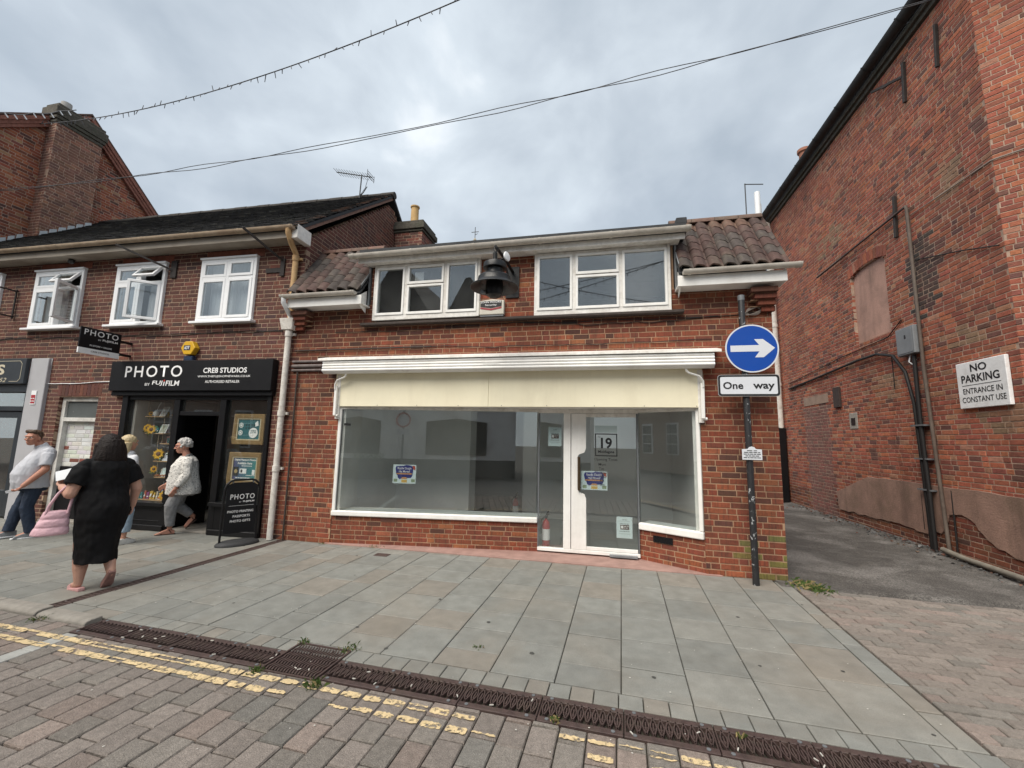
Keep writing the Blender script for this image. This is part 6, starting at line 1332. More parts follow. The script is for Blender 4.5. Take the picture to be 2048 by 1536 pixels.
# ================================================================ pavement board
t = thing('pavement_board', 'black A-board reading PHOTO printing, passports and gifts on a grey rubber base', 'sign board', (-5.36, 5.52, 0)); a_, b_ = V((-5.49, 5.32, 0)), V((-5.25, 5.72, 0)); bu = (b_ - a_).normalized(); bn = V((bu.y, -bu.x, 0)); mid = (a_ + b_) / 2
x = MB(); n = 26
prof = [(1.0, 0), (1.0, .02), (.93, .04), (.80, .055)]
for s_, z in prof:
    for k in range(n): an = 2 * math.pi * k / n; x.v.append(tuple(mid + bu * (.29 * s_ * math.cos(an)) + bn * (.17 * s_ * math.sin(an)) + V((0, 0, z + .002))))
for i in range(3): x.f += [(i * n + k, i * n + (k + 1) % n, (i + 1) * n + (k + 1) % n, (i + 1) * n + k) for k in range(n)]
x.f += [tuple(range(n))[::-1], tuple(range(3 * n, 4 * n))]; x.build('base', mat('rubber', (.035, .036, .038), rough=.7, var=.2, bump=.2), t, smooth=40)
lean = lambda s_, z: a_ + bu * s_ + V((0, 0, z)); Wb = (b_ - a_).length
x = MB(); x.tube([lean(0, .04), lean(0, .80), lean(.02, .88), lean(.07, .93), lean(.12, .945), lean(Wb - .12, .945), lean(Wb - .07, .93), lean(Wb - .02, .88), lean(Wb, .80), lean(Wb, .04)], .016, 10); x.build('frame', M_BLACK, t, smooth=50)
x = MB(); pr = [(.03, .17), (Wb - .03, .17), (Wb - .03, .86), (Wb - .10, .905), (.10, .905), (.03, .86)]; x.prism([lean(p, q) + bn * .006 for p, q in pr], -bn * .012); x.build('panel', M_BLACKMATT, t)
def lb_(s, p0, p1, z0, z1, **k): return text(s, lean(p0, z0) + bn * .007, bu, UZ, p1 - p0, z1 - z0, M_LETW, t, depth=.001, **k)
lb_('PHOTO', .08, .40, .66, .735, bold=.008, space=1.2); lb_('BY', .20, .23, .61, .625); lb_('FUJIFILM', .25, .40, .605, .635, bold=.03); lb_('PHOTO PRINTING', .06, .40, .465, .50, bold=.012); lb_('PASSPORTS', .135, .36, .395, .43, bold=.012); lb_('PHOTO GIFTS', .105, .37, .325, .36, bold=.012)
MB().obox(lean(.07, .565) + bn * .0065, bu * .33, bn * .001, V((0, 0, .003))).build('rule', M_LETW, t)
for s_ in (.10, Wb - .10): MB().box(lean(s_, .91).x - .008, lean(s_, .91).x + .008, lean(s_, .91).y - .008, lean(s_, .91).y + .008, .895, .95).build('hinge', M_GREYM, t)
# ================================================================ weeds and litter
def weed(c, n, h, spread, label, dry=.2, seed=0, flat=1.0):
    t = thing('weed', label, 'weed', c); r = random.Random(seed); c = V(c)
    for m_, cnt in ((M_LEAF, int(n * (1 - dry))), (M_DRY, int(n * dry))):
        x = MB()
        for i in range(cnt):
            a = r.uniform(0, 6.283); d = V((math.cos(a), math.sin(a), 0)); b = c + V((r.gauss(0, spread * .35), r.gauss(0, spread * .35), 0)); l_ = h * .62 * r.uniform(.4, 1.1); s = V((-d.y, d.x, 0)) * r.uniform(.0015, .0035)
            k = r.uniform(.3, 1.1) * flat; m1 = b + d * l_ * .35 * k + V((0, 0, l_ * .6)); e_ = b + d * l_ * .9 * k + V((0, 0, l_ * r.uniform(.35, .95)))
            x.add([b - s, b + s, m1 + s * 1.2, e_, m1 - s * 1.2], [(0, 1, 2, 3, 4)])
        if x.v: x.build('leaves' if m_ is M_LEAF else 'dry_blades', m_, t, recalc=False, kind='stuff')
weed((2.28, 5.80, 0), 170, .13, .22, 'clump of green and dry grass at the alley corner of the vacant shop', .4, 1, 1.4)
weed((2.36, 5.70, 0), 110, .10, .18, 'low green weed trailing onto the block paving by the alley', .1, 2, 1.6)
weed(pav(-2.36, -.47), 34, .07, .07, 'small green weed at the road side of the square gully cover', .1, 3)
weed(pav(-1.86, -.49), 46, .10, .08, 'tall green weed growing through the yellow lines by the gully cover', .15, 4)
weed(pav(-1.93, -.02), 40, .06, .08, 'green weed in the joint at the pavement corner of the gully cover', .2, 5)
weed(pav(-2.34, -.03), 34, .06, .07, 'mossy weed at the far corner of the gully cover', .1, 6)
weed(pav(-4.78, -.33), 40, .05, .10, 'flat green weed in front of the kerb stone', .1, 7, 1.8)
weed(pav(-.28, -.40), 26, .07, .03, 'yellowing weed between two drain grates in mid channel', .6, 8)
weed(pav(.74, -.25), 26, .06, .03, 'mossy weed between two drain grates beside the last yellow flakes', .5, 9)
weed(pav(-1.0, .30), 22, .04, .05, 'tiny green weed in a cracked paving slab', .1, 10)
weed((-3.35, 5.93, .016), 40, .04, .14, 'thin line of weeds at the foot of the vacant shop stall riser', .2, 11)
weed((-4.22, 5.92, 0), 26, .05, .10, 'weed at the left brick pier of the vacant shop', .5, 12)
t = thing('manhole_plate', 'small dark drain lid set in the slabs before the large shop window', 'drain lid', (-3.05, 5.63, 0)); MB().box(-3.15, -2.95, 5.55, 5.68, -.002, .005).build('plate', M_IRON, t, bevel=.002)
r_ = random.Random(77); x = MB()
for i in range(150):
    u_, v_ = r_.uniform(-6, 2), r_.uniform(-1.3, 2.6); s_ = r_.uniform(.003, .009); c = pav(u_, v_, .0065); a = r_.uniform(0, 6.3); d = V((math.cos(a), math.sin(a), 0)); e_ = V((-d.y, d.x, 0))
    x.add([c + d * s_, c + e_ * s_ * .6, c - d * s_ * .8, c - e_ * s_ * .7], [(0, 1, 2, 3)])
for i in range(26):
    c = pav(r_.uniform(-4, 1.4), r_.uniform(-.40, -.19), .006); a = r_.uniform(0, 3.1); d = V((math.cos(a), math.sin(a), 0)); x.bar(c, c + d * .025, .006, .005)
o = x.build('litter', mat('pale_litter', (.55, .53, .48), var=.2, bump=0), recalc=False); o['kind'] = 'stuff'; 
x = MB()
for i in range(22):                                            # chewing gum and dark spots
    u_, v_ = r_.uniform(-7, 1.9), r_.uniform(.02, 2.6); s_ = r_.uniform(.006, .02); c = pav(u_, v_, .0035); x.add([c + V((math.cos(k * .785) * s_ * r_.uniform(.8, 1.2), math.sin(k * .785) * s_ * r_.uniform(.8, 1.2), 0)) for k in range(8)], [tuple(range(8))])
o = x.build('gum_spots', mat('dark_gum', (.06, .06, .055), rough=.7, var=.2, bump=0), recalc=False); o['kind'] = 'stuff'
# ================================================================ the far side of the street, seen only mirrored in the glass
t = thing('white_house', 'white painted brick house across the street, mirrored in the large shop window', 'building', (-6, -7, 0)); M_WB = mat('white_painted_brick', (.84, .85, .84), rough=.8, var=.1, scale=4, bump=.4, bscale=30, dirt=.4, dirtcol=(.25, .17, .13), dscale=1.2)
x = MB(); yo = -5.6; x.box(-12.4, -.6, yo - 6, yo, 0, 6.2); w_ = x.build('wall', M_WB, t)
MB().box(-12.4, -.6, yo, yo + .03, 0, .75).build('plinth', M_BLACKMATT, w_)
for cxx, hw_, za in ((-9.6, 2.55, 9.9), (-6.0, 1.5, 8.9)):
    MB().prism([(cxx - hw_, yo, 6.2), (cxx + hw_, yo, 6.2), (cxx + .12, yo, za), (cxx - .12, yo, za)], (0, -6, 0)).build('gable', M_DARKWOOD, t)
for a, b, z0, z1 in ((-8.3, -6.4, .95, 2.35), (-4.45, -1.85, .95, 2.35), (-8.1, -6.5, 3.4, 5.2), (-4.2, -2.2, 3.4, 5.2), (-11.6, -10.2, .9, 2.4)):
    fz = MB().prism([(a, yo + .005, z0), (b, yo + .005, z0), (b, yo + .005, z1), ((a + b) / 2, yo + .005, z1 + .16), (a, yo + .005, z1)], (0, .05, 0)).build('window', M_DARKWOOD, t); MB().box(a + .1, b - .1, yo + .056, yo + .06, z0 + .1, z1 - .05).build('pane', mat('far_glass', (.02, .02, .022), rough=.15, var=.1, bump=0), fz)
t = thing('sash_house', 'buff brick house with white sash windows across the street, mirrored in the right window', 'building', (-19, -8, 0)); w_ = MB().box(-30, -12.5, yo - 6, yo - .2, 0, 7.5).build('wall', mat('far_brick', (.30, .20, .15), rough=.9, var=.2, scale=20), t)
for i in range(7):
    for z in (1.0, 4.1):
        a = -28.5 + i * 2.3; fz = MB().box(a, a + 1.0, yo - .2, yo - .15, z, z + 1.8).build('sash_window', M_UPVC, t)
        for k in range(2):
            for j in range(3): MB().box(a + .08 + k * .43, a + .48 + k * .43, yo - .149, yo - .14, z + .08 + j * .56, z + .58 + j * .56).build('pane', MATS['far_glass'], fz)
t = thing('cream_house', 'cream rendered house across the street beyond the side road, seen only in reflections', 'building', (8, -8, 0)); MB().box(4.2, 18, yo - 6, yo - .3, 0, 7.2).build('wall', mat('cream_render', (.5, .46, .4), rough=.85, var=.08, bump=.2), t)
for i in range(5):
    for z in (.9, 4.0): MB().box(5 + i * 2.4, 6.1 + i * 2.4, yo - .3, yo - .25, z, z + 1.7).build('window', MATS['far_glass'], t)
t = thing('no_cars_sign', 'no motor vehicles sign on a post across the street, mirrored in the large window', 'road sign', (-5.4, -4.4, 0)); MB().lathe([(.04, 0), (.04, 3.0)], (-5.2, -4.4, 0), 12).build('post', M_GREYM, t); MB().lathe([(.3, 0), (.3, .02)], (-5.2, -4.34, 2.35), 30, (0, 1, 0)).build('disc', M_SIGNW, t); x = MB()
for k in range(30):
    a0, a1 = 2 * math.pi * k / 30, 2 * math.pi * (k + 1) / 30; x.quad(*[(-5.2 + r_q * math.cos(a), -4.318, 2.35 + r_q * math.sin(a)) for r_q, a in ((.3, a0), (.3, a1), (.24, a1), (.24, a0))])
x.build('red_ring', M_LETR, t, recalc=False); MB().box(-5.45, -4.95, -4.34, -4.32, 1.78, 1.98).build('plate', M_SIGNW, t)
t = thing('stone_planter', 'dark planter box across the street, mirrored in the large shop window', 'planter', (-6.6, -4.7, 0)); MB().box(-7.4, -5.9, -5.1, -4.5, 0, .7).build('box', M_DARKWOOD, t, bevel=.02); x = MB(); r_ = random.Random(3)
for i in range(300):
    c = V((r_.uniform(-7.3, -6.0), r_.uniform(-5.0, -4.6), r_.uniform(.68, .95))); d = V((r_.uniform(-1, 1), r_.uniform(-1, 1), r_.uniform(-.3, 1))) * .06; x.add([c, c + d + V((.02, 0, 0)), c + d * 1.6, c + d - V((.02, 0, 0))], [(0, 1, 2, 3)])
x.build('foliage', M_LEAF, t, recalc=False, kind='stuff')

for i, (p, q) in enumerate((((-6.5, -1.4, 6.0), (4.5, -.6, 7.6)), ((-5.0, -2.2, 5.9), (5.5, .2, 7.9)), ((-2.0, -.8, 6.6), (6.0, -2.0, 5.6)))):
    t = thing('festoon_wire', 'festive light string over the street mirrored in the right upper window, ' + ('highest', 'steepest', 'descending')[i], 'wire', p); pts = catenary(p, q, .25, 44); MB().tube(pts, .012, 5).build('wire', M_WIRE, t, smooth=60); x = MB(); r_ = random.Random(i)
    for c in pts[::1]: x.tube([c, c + V((r_.uniform(-.04, .04), 0, -.10))], .008, 4)
    x.build('light_clips', M_WIRE, t, kind='stuff')

t = thing('yard_building', 'plain brick rear building with slate roof closing the far end of the alley', 'building', (3.5, 28, 0))
brick_wall(t, (-6, 26, 0), (1, 0, 0), (0, -1, 0), holes(0, 20, [(8.2, 9.3, 1.0, 2.4), (8.2, 9.3, 3.6, 5.0)]), 0, 6.0, PAL_A, M_BRICKO, M_MORTO, seed=91, n_ind=0, back='wall', bond='rand')
for z in (1.0, 3.6):
    w_ = MB().box(2.2, 3.3, 26.03, 26.08, z, z + 1.4).build('window', M_UPVC, t)
    for k in range(2): MB().box(2.28 + k * .5, 2.72 + k * .5, 26.02, 26.029, z + .08, z + 1.32).build('pane', MATS['far_glass'], w_)
MB().prism([(-6, 25.7, 5.95), (-6, 30, 9.2), (-6, 30, 9.1), (-6, 26, 5.9)], (20, 0, 0)).build('roof', MATS['slate_roof'], t)
# ================================================================ people
def ico(r, c, sub=2):
    bm = bmesh.new(); bmesh.ops.create_icosphere(bm, subdivisions=sub, radius=1); vs = [V(v.co) for v in bm.verts]; bm.free()
    return [V(c) + v * r if not isinstance(r, tuple) else V(c) + V((v.x * r[0], v.y * r[1], v.z * r[2])) for v in vs]
class Fig:
    """a figure in its own frame: a forward, b left, z up"""
    def __init__(s, x, y, f):
        s.o = V((x, y, 0)); s.f = V((f[0], f[1], 0)).normalized(); s.l = V((-s.f.y, s.f.x, 0))
    def w(s, p): return s.o + s.f * p[0] + s.l * p[1] + V((0, 0, p[2]))
    def hull(s, pts):
        bm = bmesh.new()
        for p in pts: bm.verts.new(s.w(p))
        bmesh.ops.convex_hull(bm, input=bm.verts, use_existing_faces=False)
        bmesh.ops.delete(bm, geom=[v for v in bm.verts if not v.link_faces], context='VERTS')
        me = ([tuple(v.co) for v in bm.verts], None); bm.verts.index_update(); fs = [tuple(v.index for v in f.verts) for f in bm.faces]; bm.free(); return me[0], fs
    def prim(s, mb, q):
        k = q[0]
        if k == 'c': mb.add(*s.hull(ico(q[2], q[1]) + ico(q[4], q[3])))          # tapered capsule
        elif k == 'e':                                                            # ellipsoid, optional pitch about the left axis
            pts = ico(q[2], (0, 0, 0)); R = Matrix.Rotation(q[3] if len(q) > 3 else 0, 3, 'Y'); mb.add(*s.hull([V(q[1]) + R @ p for p in pts]))
        elif k == 'f':                                                            # flat-ended frustum
            p, r0, e, r1 = V(q[1]), q[2], V(q[3]), q[4]; t = (e - p).normalized(); a = t.cross(V((0, 1, 0)) if abs(t.y) < .9 else V((1, 0, 0))).normalized(); b = a.cross(t); n = 20; sq = q[5] if len(q) > 5 else 1
            mb.add(*s.hull([c + a * (math.cos(i * 2 * math.pi / n) * r) + b * (math.sin(i * 2 * math.pi / n) * r * sq) for c, r in ((p, r0), (e, r1)) for i in range(n)]))
        elif k == 'h': mb.add(*s.hull([V(p) for p in q[1]]))                      # hull of points
        elif k == 'l':                                                            # loft of ellipses (z, ca, cb, ra, rb)
            n = 28; rings = q[1]; b0 = len(mb.v)
            for z, ca, cb, ra, rb in rings:
                for i in range(n): an = 2 * math.pi * i / n; mb.v.append(tuple(s.w((ca + ra * math.cos(an), cb + rb * math.sin(an), z))))
            m_ = len(rings); mb.f += [(b0 + j * n + i, b0 + j * n + (i + 1) % n, b0 + (j + 1) * n + (i + 1) % n, b0 + (j + 1) * n + i) for j in range(m_ - 1) for i in range(n)]
            mb.f += [tuple(b0 + i for i in range(n))[::-1], tuple(b0 + (m_ - 1) * n + i for i in range(n))]
    def skin(s, name, prims, m, parent, vox=.008, sm=4, fac=.5, disp=None):
        mb = MB()
        for q in prims: s.prim(mb, q)
        me = mb.mesh(name); o = bpy.data.objects.new(name, me); COL.objects.link(o)
        r = o.modifiers.new('r', 'REMESH'); r.mode = 'VOXEL'; r.voxel_size = vox; r.use_smooth_shade = True
        if sm: k = o.modifiers.new('s', 'SMOOTH'); k.factor = fac; k.iterations = sm
        dg = bpy.context.evaluated_depsgraph_get(); me2 = bpy.data.meshes.new_from_object(o.evaluated_get(dg)); bpy.data.objects.remove(o); bpy.data.meshes.remove(me)
        if disp:
            n = len(me2.vertices); co = np.zeros(n * 3); me2.vertices.foreach_get('co', co); co = co.reshape(-1, 3); no = np.zeros(n * 3); me2.vertices.foreach_get('normal', no); no = no.reshape(-1, 3)
            d = np.array([disp(V(c)) for c in co]); me2.vertices.foreach_set('co', (co + no * d[:, None]).ravel()); me2.update()
        me2.materials.clear(); me2.materials.append(m); me2.polygons.foreach_set('use_smooth', [True] * len(me2.polygons)); me2.name = name
        return place(name, me2, parent)
def folds(sc, amp, st=(1, 1, .35)):
    return lambda c: amp * noise.noise(V((c.x * sc * st[0], c.y * sc * st[1], c.z * sc * st[2]))) + amp * .5 * noise.noise(V((c.x * sc * 2.3, c.y * sc * 2.3, c.z * sc * 1.4)))
def hand(wrist, d, palm, curl=.5, s=1.0, side=1):
    """palm, four unequal bent fingers and a thumb; d pointing direction, palm normal; local frame vectors"""
    W = V(wrist); d = V(d).normalized(); pn = V(palm).normalized(); pn = (pn - d * pn.dot(d)).normalized(); x = d.cross(pn) * side; q = []
    K = W + d * .085 * s
    q.append(('h', [p for c, r in ((W, .026 * s), (W + d * .04 * s, .03 * s)) for p in [c + x * r + pn * .012 * s, c - x * r + pn * .012 * s, c + x * r - pn * .012 * s, c - x * r - pn * .012 * s]] + [K + x * e * .038 * s + pn * g * .012 * s for e in (-1, 1) for g in (-1, 1)]))
    for i, (off, ln) in enumerate(((.030, .068), (.010, .076), (-.010, .070), (-.029, .056))):
        b = K + x * off * s - d * .008 * s; dd = d; p = b; seg = (ln * s * .45, ln * s * .32, ln * s * .25); r = .0092 * s
        for k, sg in enumerate(seg):
            an = curl * (.55 + .25 * k + .06 * i); R = Matrix.Rotation(an, 3, d.cross(pn)); dd = (R @ dd); e = p + dd * sg; q.append(('c', tuple(p), r, tuple(e), r * .92)); p = e; r *= .93
    tb = W + d * .03 * s + x * .026 * s; t1 = tb + (d * .55 + x * .75 + pn * .35).normalized() * .038 * s; t2 = t1 + (d * .85 + x * .25 + pn * .45).normalized() * .03 * s
    q += [('c', tuple(tb), .014 * s, tuple(t1), .011 * s), ('c', tuple(t1), .011 * s, tuple(t2), .0095 * s)]
    return q
def head(c, yaw=0, k=1.0, pitch=0):
    """skull, jaw, nose, lips, brow, ears around centre c; yaw turns the face to the left; returns prims and a frame function"""
    C_h = V(c); R = Matrix.Rotation(yaw, 3, 'Z') @ Matrix.Rotation(pitch, 3, 'Y')
    def h(a, b, z): return tuple(C_h + R @ (V((a, b, z)) * k))
    def E(a, b, z, r):
        pts = ico(tuple(x * k for x in r), (0, 0, 0)); return ('h', [V(h(a, b, z)) + R @ p for p in pts])
    q = [E(-.012, 0, .025, (.098, .078, .098)), E(.02, 0, -.03, (.072, .062, .085)), E(.045, 0, -.085, (.038, .042, .030)), E(.055, 0, .02, (.04, .055, .05)),
         ('c', h(.088, 0, .012), .008 * k, h(.112, 0, -.03), .013 * k), E(.098, .013, -.034, (.010, .008, .007)), E(.098, -.013, -.034, (.010, .008, .007)),
         ('c', h(.086, .022, -.062), .006 * k, h(.086, -.022, -.062), .006 * k), ('c', h(.084, .018, -.073), .007 * k, h(.084, -.018, -.073), .007 * k),
         ('c', h(.086, .044, .03), .009 * k, h(.094, .012, .03), .009 * k), ('c', h(.086, -.044, .03), .009 * k, h(.094, -.012, .03), .009 * k),
         E(.066, .046, -.02, (.022, .018, .02)), E(.066, -.046, -.02, (.022, .018, .02))]
    for s in (-1, 1): q += [E(-.008, s * .079, -.008, (.018, .009, .031)), E(-.004, s * .079, -.034, (.010, .007, .010))]
    return q, h
def eyes(F_, h, k, parent):
    for s in (-1, 1):
        MB().ball(F_.w(h(.079, s * .030, .006)), .0125 * k, 10, 8).build('eye', mat('eye_white', (.6, .58, .55), rough=.25, var=0, bump=0), parent, smooth=60)
        MB().ball(F_.w(h(.089, s * .0305, .006)), .006 * k, 8, 6).build('iris', mat('iris', (.03, .025, .02), rough=.2, var=0, bump=0), parent, smooth=60)
def skinmat(n, c): return mat(n, c, rough=.55, var=.10, scale=18, bump=.12, bscale=120, blotch=((c[0] * 1.0, c[1] * .72, c[2] * .68), 9, .35))

# ---------------------------------------------------------------- man in pale polo shirt, walking left
P = Fig(-8.68, 4.92, (-.36, -.93)); t = thing('person', 'person in pale grey polo shirt and navy jeans walking past the side door', 'person', (-8.86, 4.86, 0))
SK = skinmat('skin_ruddy', (.46, .22, .15))
hq, hh = head((.055, .01, 1.505), .75, 1.0, .03)
arms = [('c', (-.10, .17, 1.265), .046, (-.085, .255, 1.03), .048), ('c', (-.085, .255, 1.03), .05, (.11, .245, .80), .034), ('c', (-.10, -.17, 1.265), .046, (-.15, -.25, 1.03), .044), ('c', (-.15, -.25, 1.03), .043, (.02, -.24, .82), .030)]
body = hq + [('c', (-.02, 0, 1.42), .058, (-.06, 0, 1.30), .072), ('e', (-.07, 0, 1.18), (.09, .15, .15)), ('e', (.02, 0, .98), (.11, .13, .16)), ('c', (-.02, .08, .78), .07, (.02, .09, .44), .05), ('c', (.02, .09, .44), .055, (-.06, .10, .10), .038), ('c', (-.02, -.08, .78), .07, (.07, -.09, .44), .05), ('c', (.07, -.09, .44), .055, (.14, -.10, .11), .038), ('c', (-.06, .10, .08), .035, (.06, .10, .04), .028), ('c', (.14, -.10, .08), .035, (.26, -.10, .05), .028)] + arms + hand((.11, .245, .80), (.62, 0, -.78), (.7, -.2, .6), .75, 1.0, 1) + hand((.02, -.24, .82), (.45, 0, -.9), (.6, .5, 0), .6, 1.0, -1)
P.skin('body', body, SK, t, vox=.0065, sm=2)
eyes(P, hh, 1.0, t)
P.skin('hair', [('h', [V(hh(-.025, 0, .045)) + p for p in ico((.092, .083, .085), (0, 0, 0))]), ('h', [V(hh(-.06, 0, .0)) + p for p in ico((.055, .078, .075), (0, 0, 0))]), ('c', hh(.045, .04, .098), .030, hh(.05, -.045, .10), .030), ('c', hh(.062, .0, .092), .02, hh(.03, .06, .08), .025), ('c', hh(-.01, .078, .04), .012, hh(-.015, .079, .005), .01), ('c', hh(-.01, -.078, .04), .012, hh(-.015, -.079, .005), .01)], mat('hair_brown', (.075, .045, .028), rough=.55, var=.35, scale=60, bump=.5, bscale=160), t, vox=.006, sm=2, disp=folds(60, .004, (1, 1, 1)))
P.skin('polo_shirt', [('l', [(.745, -.01, 0, .20, .205), (.84, .015, 0, .205, .205), (.96, .03, 0, .205, .205), (1.08, -.005, 0, .19, .205), (1.20, -.055, 0, .165, .21), (1.29, -.085, 0, .135, .205), (1.345, -.085, 0, .10, .15), (1.375, -.07, 0, .08, .09)]), ('c', (-.10, .17, 1.285), .075, (-.10, .20, 1.23), .075), ('f', (-.10, .195, 1.26), .078, (-.085, .252, 1.085), .070), ('c', (-.10, -.17, 1.285), .075, (-.10, -.20, 1.23), .075), ('f', (-.10, -.195, 1.26), .078, (-.14, -.245, 1.085), .070), ('f', (-.065, 0, 1.34), .082, (-.03, 0, 1.405), .076)], mat('polo_grey', (.50, .51, .55), rough=.85, var=.08, scale=10, bump=.3, bscale=200), t, vox=.008, sm=3, disp=folds(16, .007))
P.skin('jeans', [('l', [(.70, -.035, 0, .155, .18), (.77, -.01, 0, .165, .175), (.80, .0, 0, .15, .16)]), ('c', (-.04, .085, .78), .105, (.02, .09, .45), .078), ('f', (.02, .09, .47), .080, (-.06, .10, .085), .066), ('c', (-.04, -.085, .78), .105, (.07, -.09, .45), .078), ('f', (.068, -.09, .47), .080, (.14, -.10, .10), .066)], mat('navy_denim', (.022, .034, .06), rough=.85, var=.25, scale=20, bump=.4, bscale=180), t, vox=.008, sm=3, disp=folds(20, .007))
for nm, b, x0, lift in (('near', .10, -.06, 0), ('far', -.10, .14, .012)):
    P.skin('shoe', [('h', [(x0 - .09 + dx, b + dy, z + lift) for dx, dy, z in ((0, -.035, 0), (0, .035, 0), (.28, -.03, 0), (.28, .03, 0), (.18, .048, 0), (.18, -.048, 0), (0, -.03, .09), (0, .03, .09), (.09, -.03, .10), (.09, .03, .10), (.24, -.035, .045), (.24, .035, .045))])], mat('canvas_grey', (.20, .21, .22), rough=.8, var=.2, scale=30, bump=.3), t, vox=.006, sm=3)
    P.skin('sole', [('h', [(x0 - .095 + dx, b + dy, z + lift) for dx, dy in ((0, -.036), (0, .036), (.29, -.026), (.29, .026), (.18, .05), (.18, -.05)) for z in (.0, .022)])], M_UPVC, t, vox=.006, sm=1)
tt = thing('folded_paper', 'small folded white paper in the hand of the person in polo shirt', 'paper', P.w((.2, .235, .72))); MB().obox(P.w((.165, .215, .725)), P.f * .10 + V((0, 0, -.03)), P.l * .012, V((0, 0, .035)) + P.f * .012).build('sheet', M_UPVC, tt)

# ---------------------------------------------------------------- woman in black dress, seen from behind
P = Fig(-5.30, 3.62, (-.97, .20)); t = thing('person', 'person in long black dress with dark shoulder-length hair seen from behind', 'person', (-5.30, 3.62, 0))
SK = skinmat('skin_pale', (.52, .30, .225))
hq, hh = head((.03, 0, 1.475), .12, 1.0)
body = hq + [('c', (.01, 0, 1.40), .06, (-.01, 0, 1.28), .075), ('e', (0, 0, 1.14), (.12, .16, .17)), ('e', (0, 0, .86), (.14, .17, .17)), ('c', (0, .19, 1.25), .062, (.0, .27, .985), .054), ('c', (.0, .27, .985), .052, (.19, .27, 1.04), .033), ('c', (0, -.19, 1.25), .062, (-.03, -.275, 1.0), .054), ('c', (-.03, -.275, 1.0), .05, (.03, -.285, .80), .032), ('c', (0, .09, .8), .10, (.03, .10, .45), .075), ('c', (.03, .10, .45), .072, (.01, .10, .22), .062), ('c', (.01, .10, .22), .06, (.0, .10, .08), .038), ('c', (0, .10, .06), .036, (.11, .10, .03), .028), ('c', (0, -.09, .8), .10, (.03, -.09, .47), .075), ('c', (.03, -.09, .47), .072, (-.11, -.08, .29), .060), ('c', (-.11, -.08, .29), .058, (-.19, -.075, .17), .040), ('c', (-.19, -.075, .15), .036, (-.13, -.075, .05), .030)] + hand((.19, .27, 1.04), (.9, -.1, .25), (0, -.4, .9), .8, .95, 1) + hand((.03, -.285, .80), (.45, 0, -.85), (-.2, .9, .1), .7, .95, -1)
P.skin('body', body, SK, t, vox=.0065, sm=2)
P.skin('dress', [('l', [(.27, -.035, .005, .185, .168), (.42, -.025, .004, .185, .178), (.58, -.02, 0, .19, .192), (.72, -.03, 0, .208, .213), (.84, -.03, 0, .21, .218), (.94, -.015, 0, .19, .20), (1.03, 0, 0, .178, .19), (1.14, .01, 0, .178, .192), (1.23, 0, 0, .165, .192), (1.30, -.005, 0, .135, .175), (1.345, 0, 0, .10, .13), (1.37, .005, 0, .085, .095)]), ('c', (0, .175, 1.262), .075, (0, .205, 1.19), .08), ('f', (0, .19, 1.24), .082, (.0, .245, 1.075), .09), ('c', (0, -.175, 1.262), .075, (0, -.205, 1.19), .08), ('f', (0, -.19, 1.24), .082, (-.02, -.25, 1.075), .09)], mat('black_dress', (.0045, .0045, .0055), rough=.85, var=.25, scale=8, bump=.35, bscale=160, spec=.25), t, vox=.009, sm=4, disp=folds(10, .018, (1, 1, .45)))
P.skin('hair', [('h', [V(hh(-.02, 0, .04)) + p for p in ico((.105, .095, .092), (0, 0, 0))]), ('l', [(1.285, -.05, 0, .075, .135), (1.33, -.052, 0, .085, .142), (1.40, -.045, 0, .090, .132), (1.48, -.03, 0, .095, .115), (1.54, -.01, 0, .09, .10)]), ('c', hh(.04, .078, .0), .028, hh(.03, .092, -.14), .026), ('c', hh(.04, -.078, .0), .028, hh(.03, -.092, -.14), .026)], mat('hair_dark', (.011, .0065, .0055), rough=.55, var=.5, scale=40, bump=.8, bscale=90, stretch=(6, 6, .6), spec=.25), t, vox=.006, sm=3, disp=folds(55, .004, (1, 1, .12)))
M_PSHOE = mat('pink_shoe', (.52, .29, .28), rough=.7, var=.12, scale=20, bump=.2)
P.skin('shoe', [('h', [(dx, .10 + dy, z) for dx, dy, z in ((-.085, -.03, 0), (-.085, .03, 0), (.17, -.02, 0), (.17, .02, 0), (.10, .045, 0), (.10, -.045, 0), (-.08, -.03, .035), (-.08, .03, .035), (.0, -.035, .03), (.0, .035, .03))]), ('h', [(dx, .10 + dy, z) for dx, dy, z in ((.06, -.042, .01), (.06, .042, .01), (.17, -.02, .01), (.17, .02, .01), (.07, -.035, .06), (.07, .035, .06), (.15, -.02, .035), (.15, .02, .035))])], M_PSHOE, t, vox=.006, sm=3)
P.skin('shoe', [('h', [(-.215, -.105, .19), (-.215, -.045, .19), (-.235, -.105, .165), (-.235, -.045, .165), (-.165, -.125, .03), (-.165, -.025, .03), (-.135, -.12, .0), (-.135, -.03, .0), (-.09, -.105, .0), (-.09, -.045, .0), (-.10, -.11, .05), (-.10, -.04, .05)])], mat('shoe_sole', (.27, .15, .13), rough=.85, var=.2, scale=25, bump=.3), t, vox=.006, sm=2)
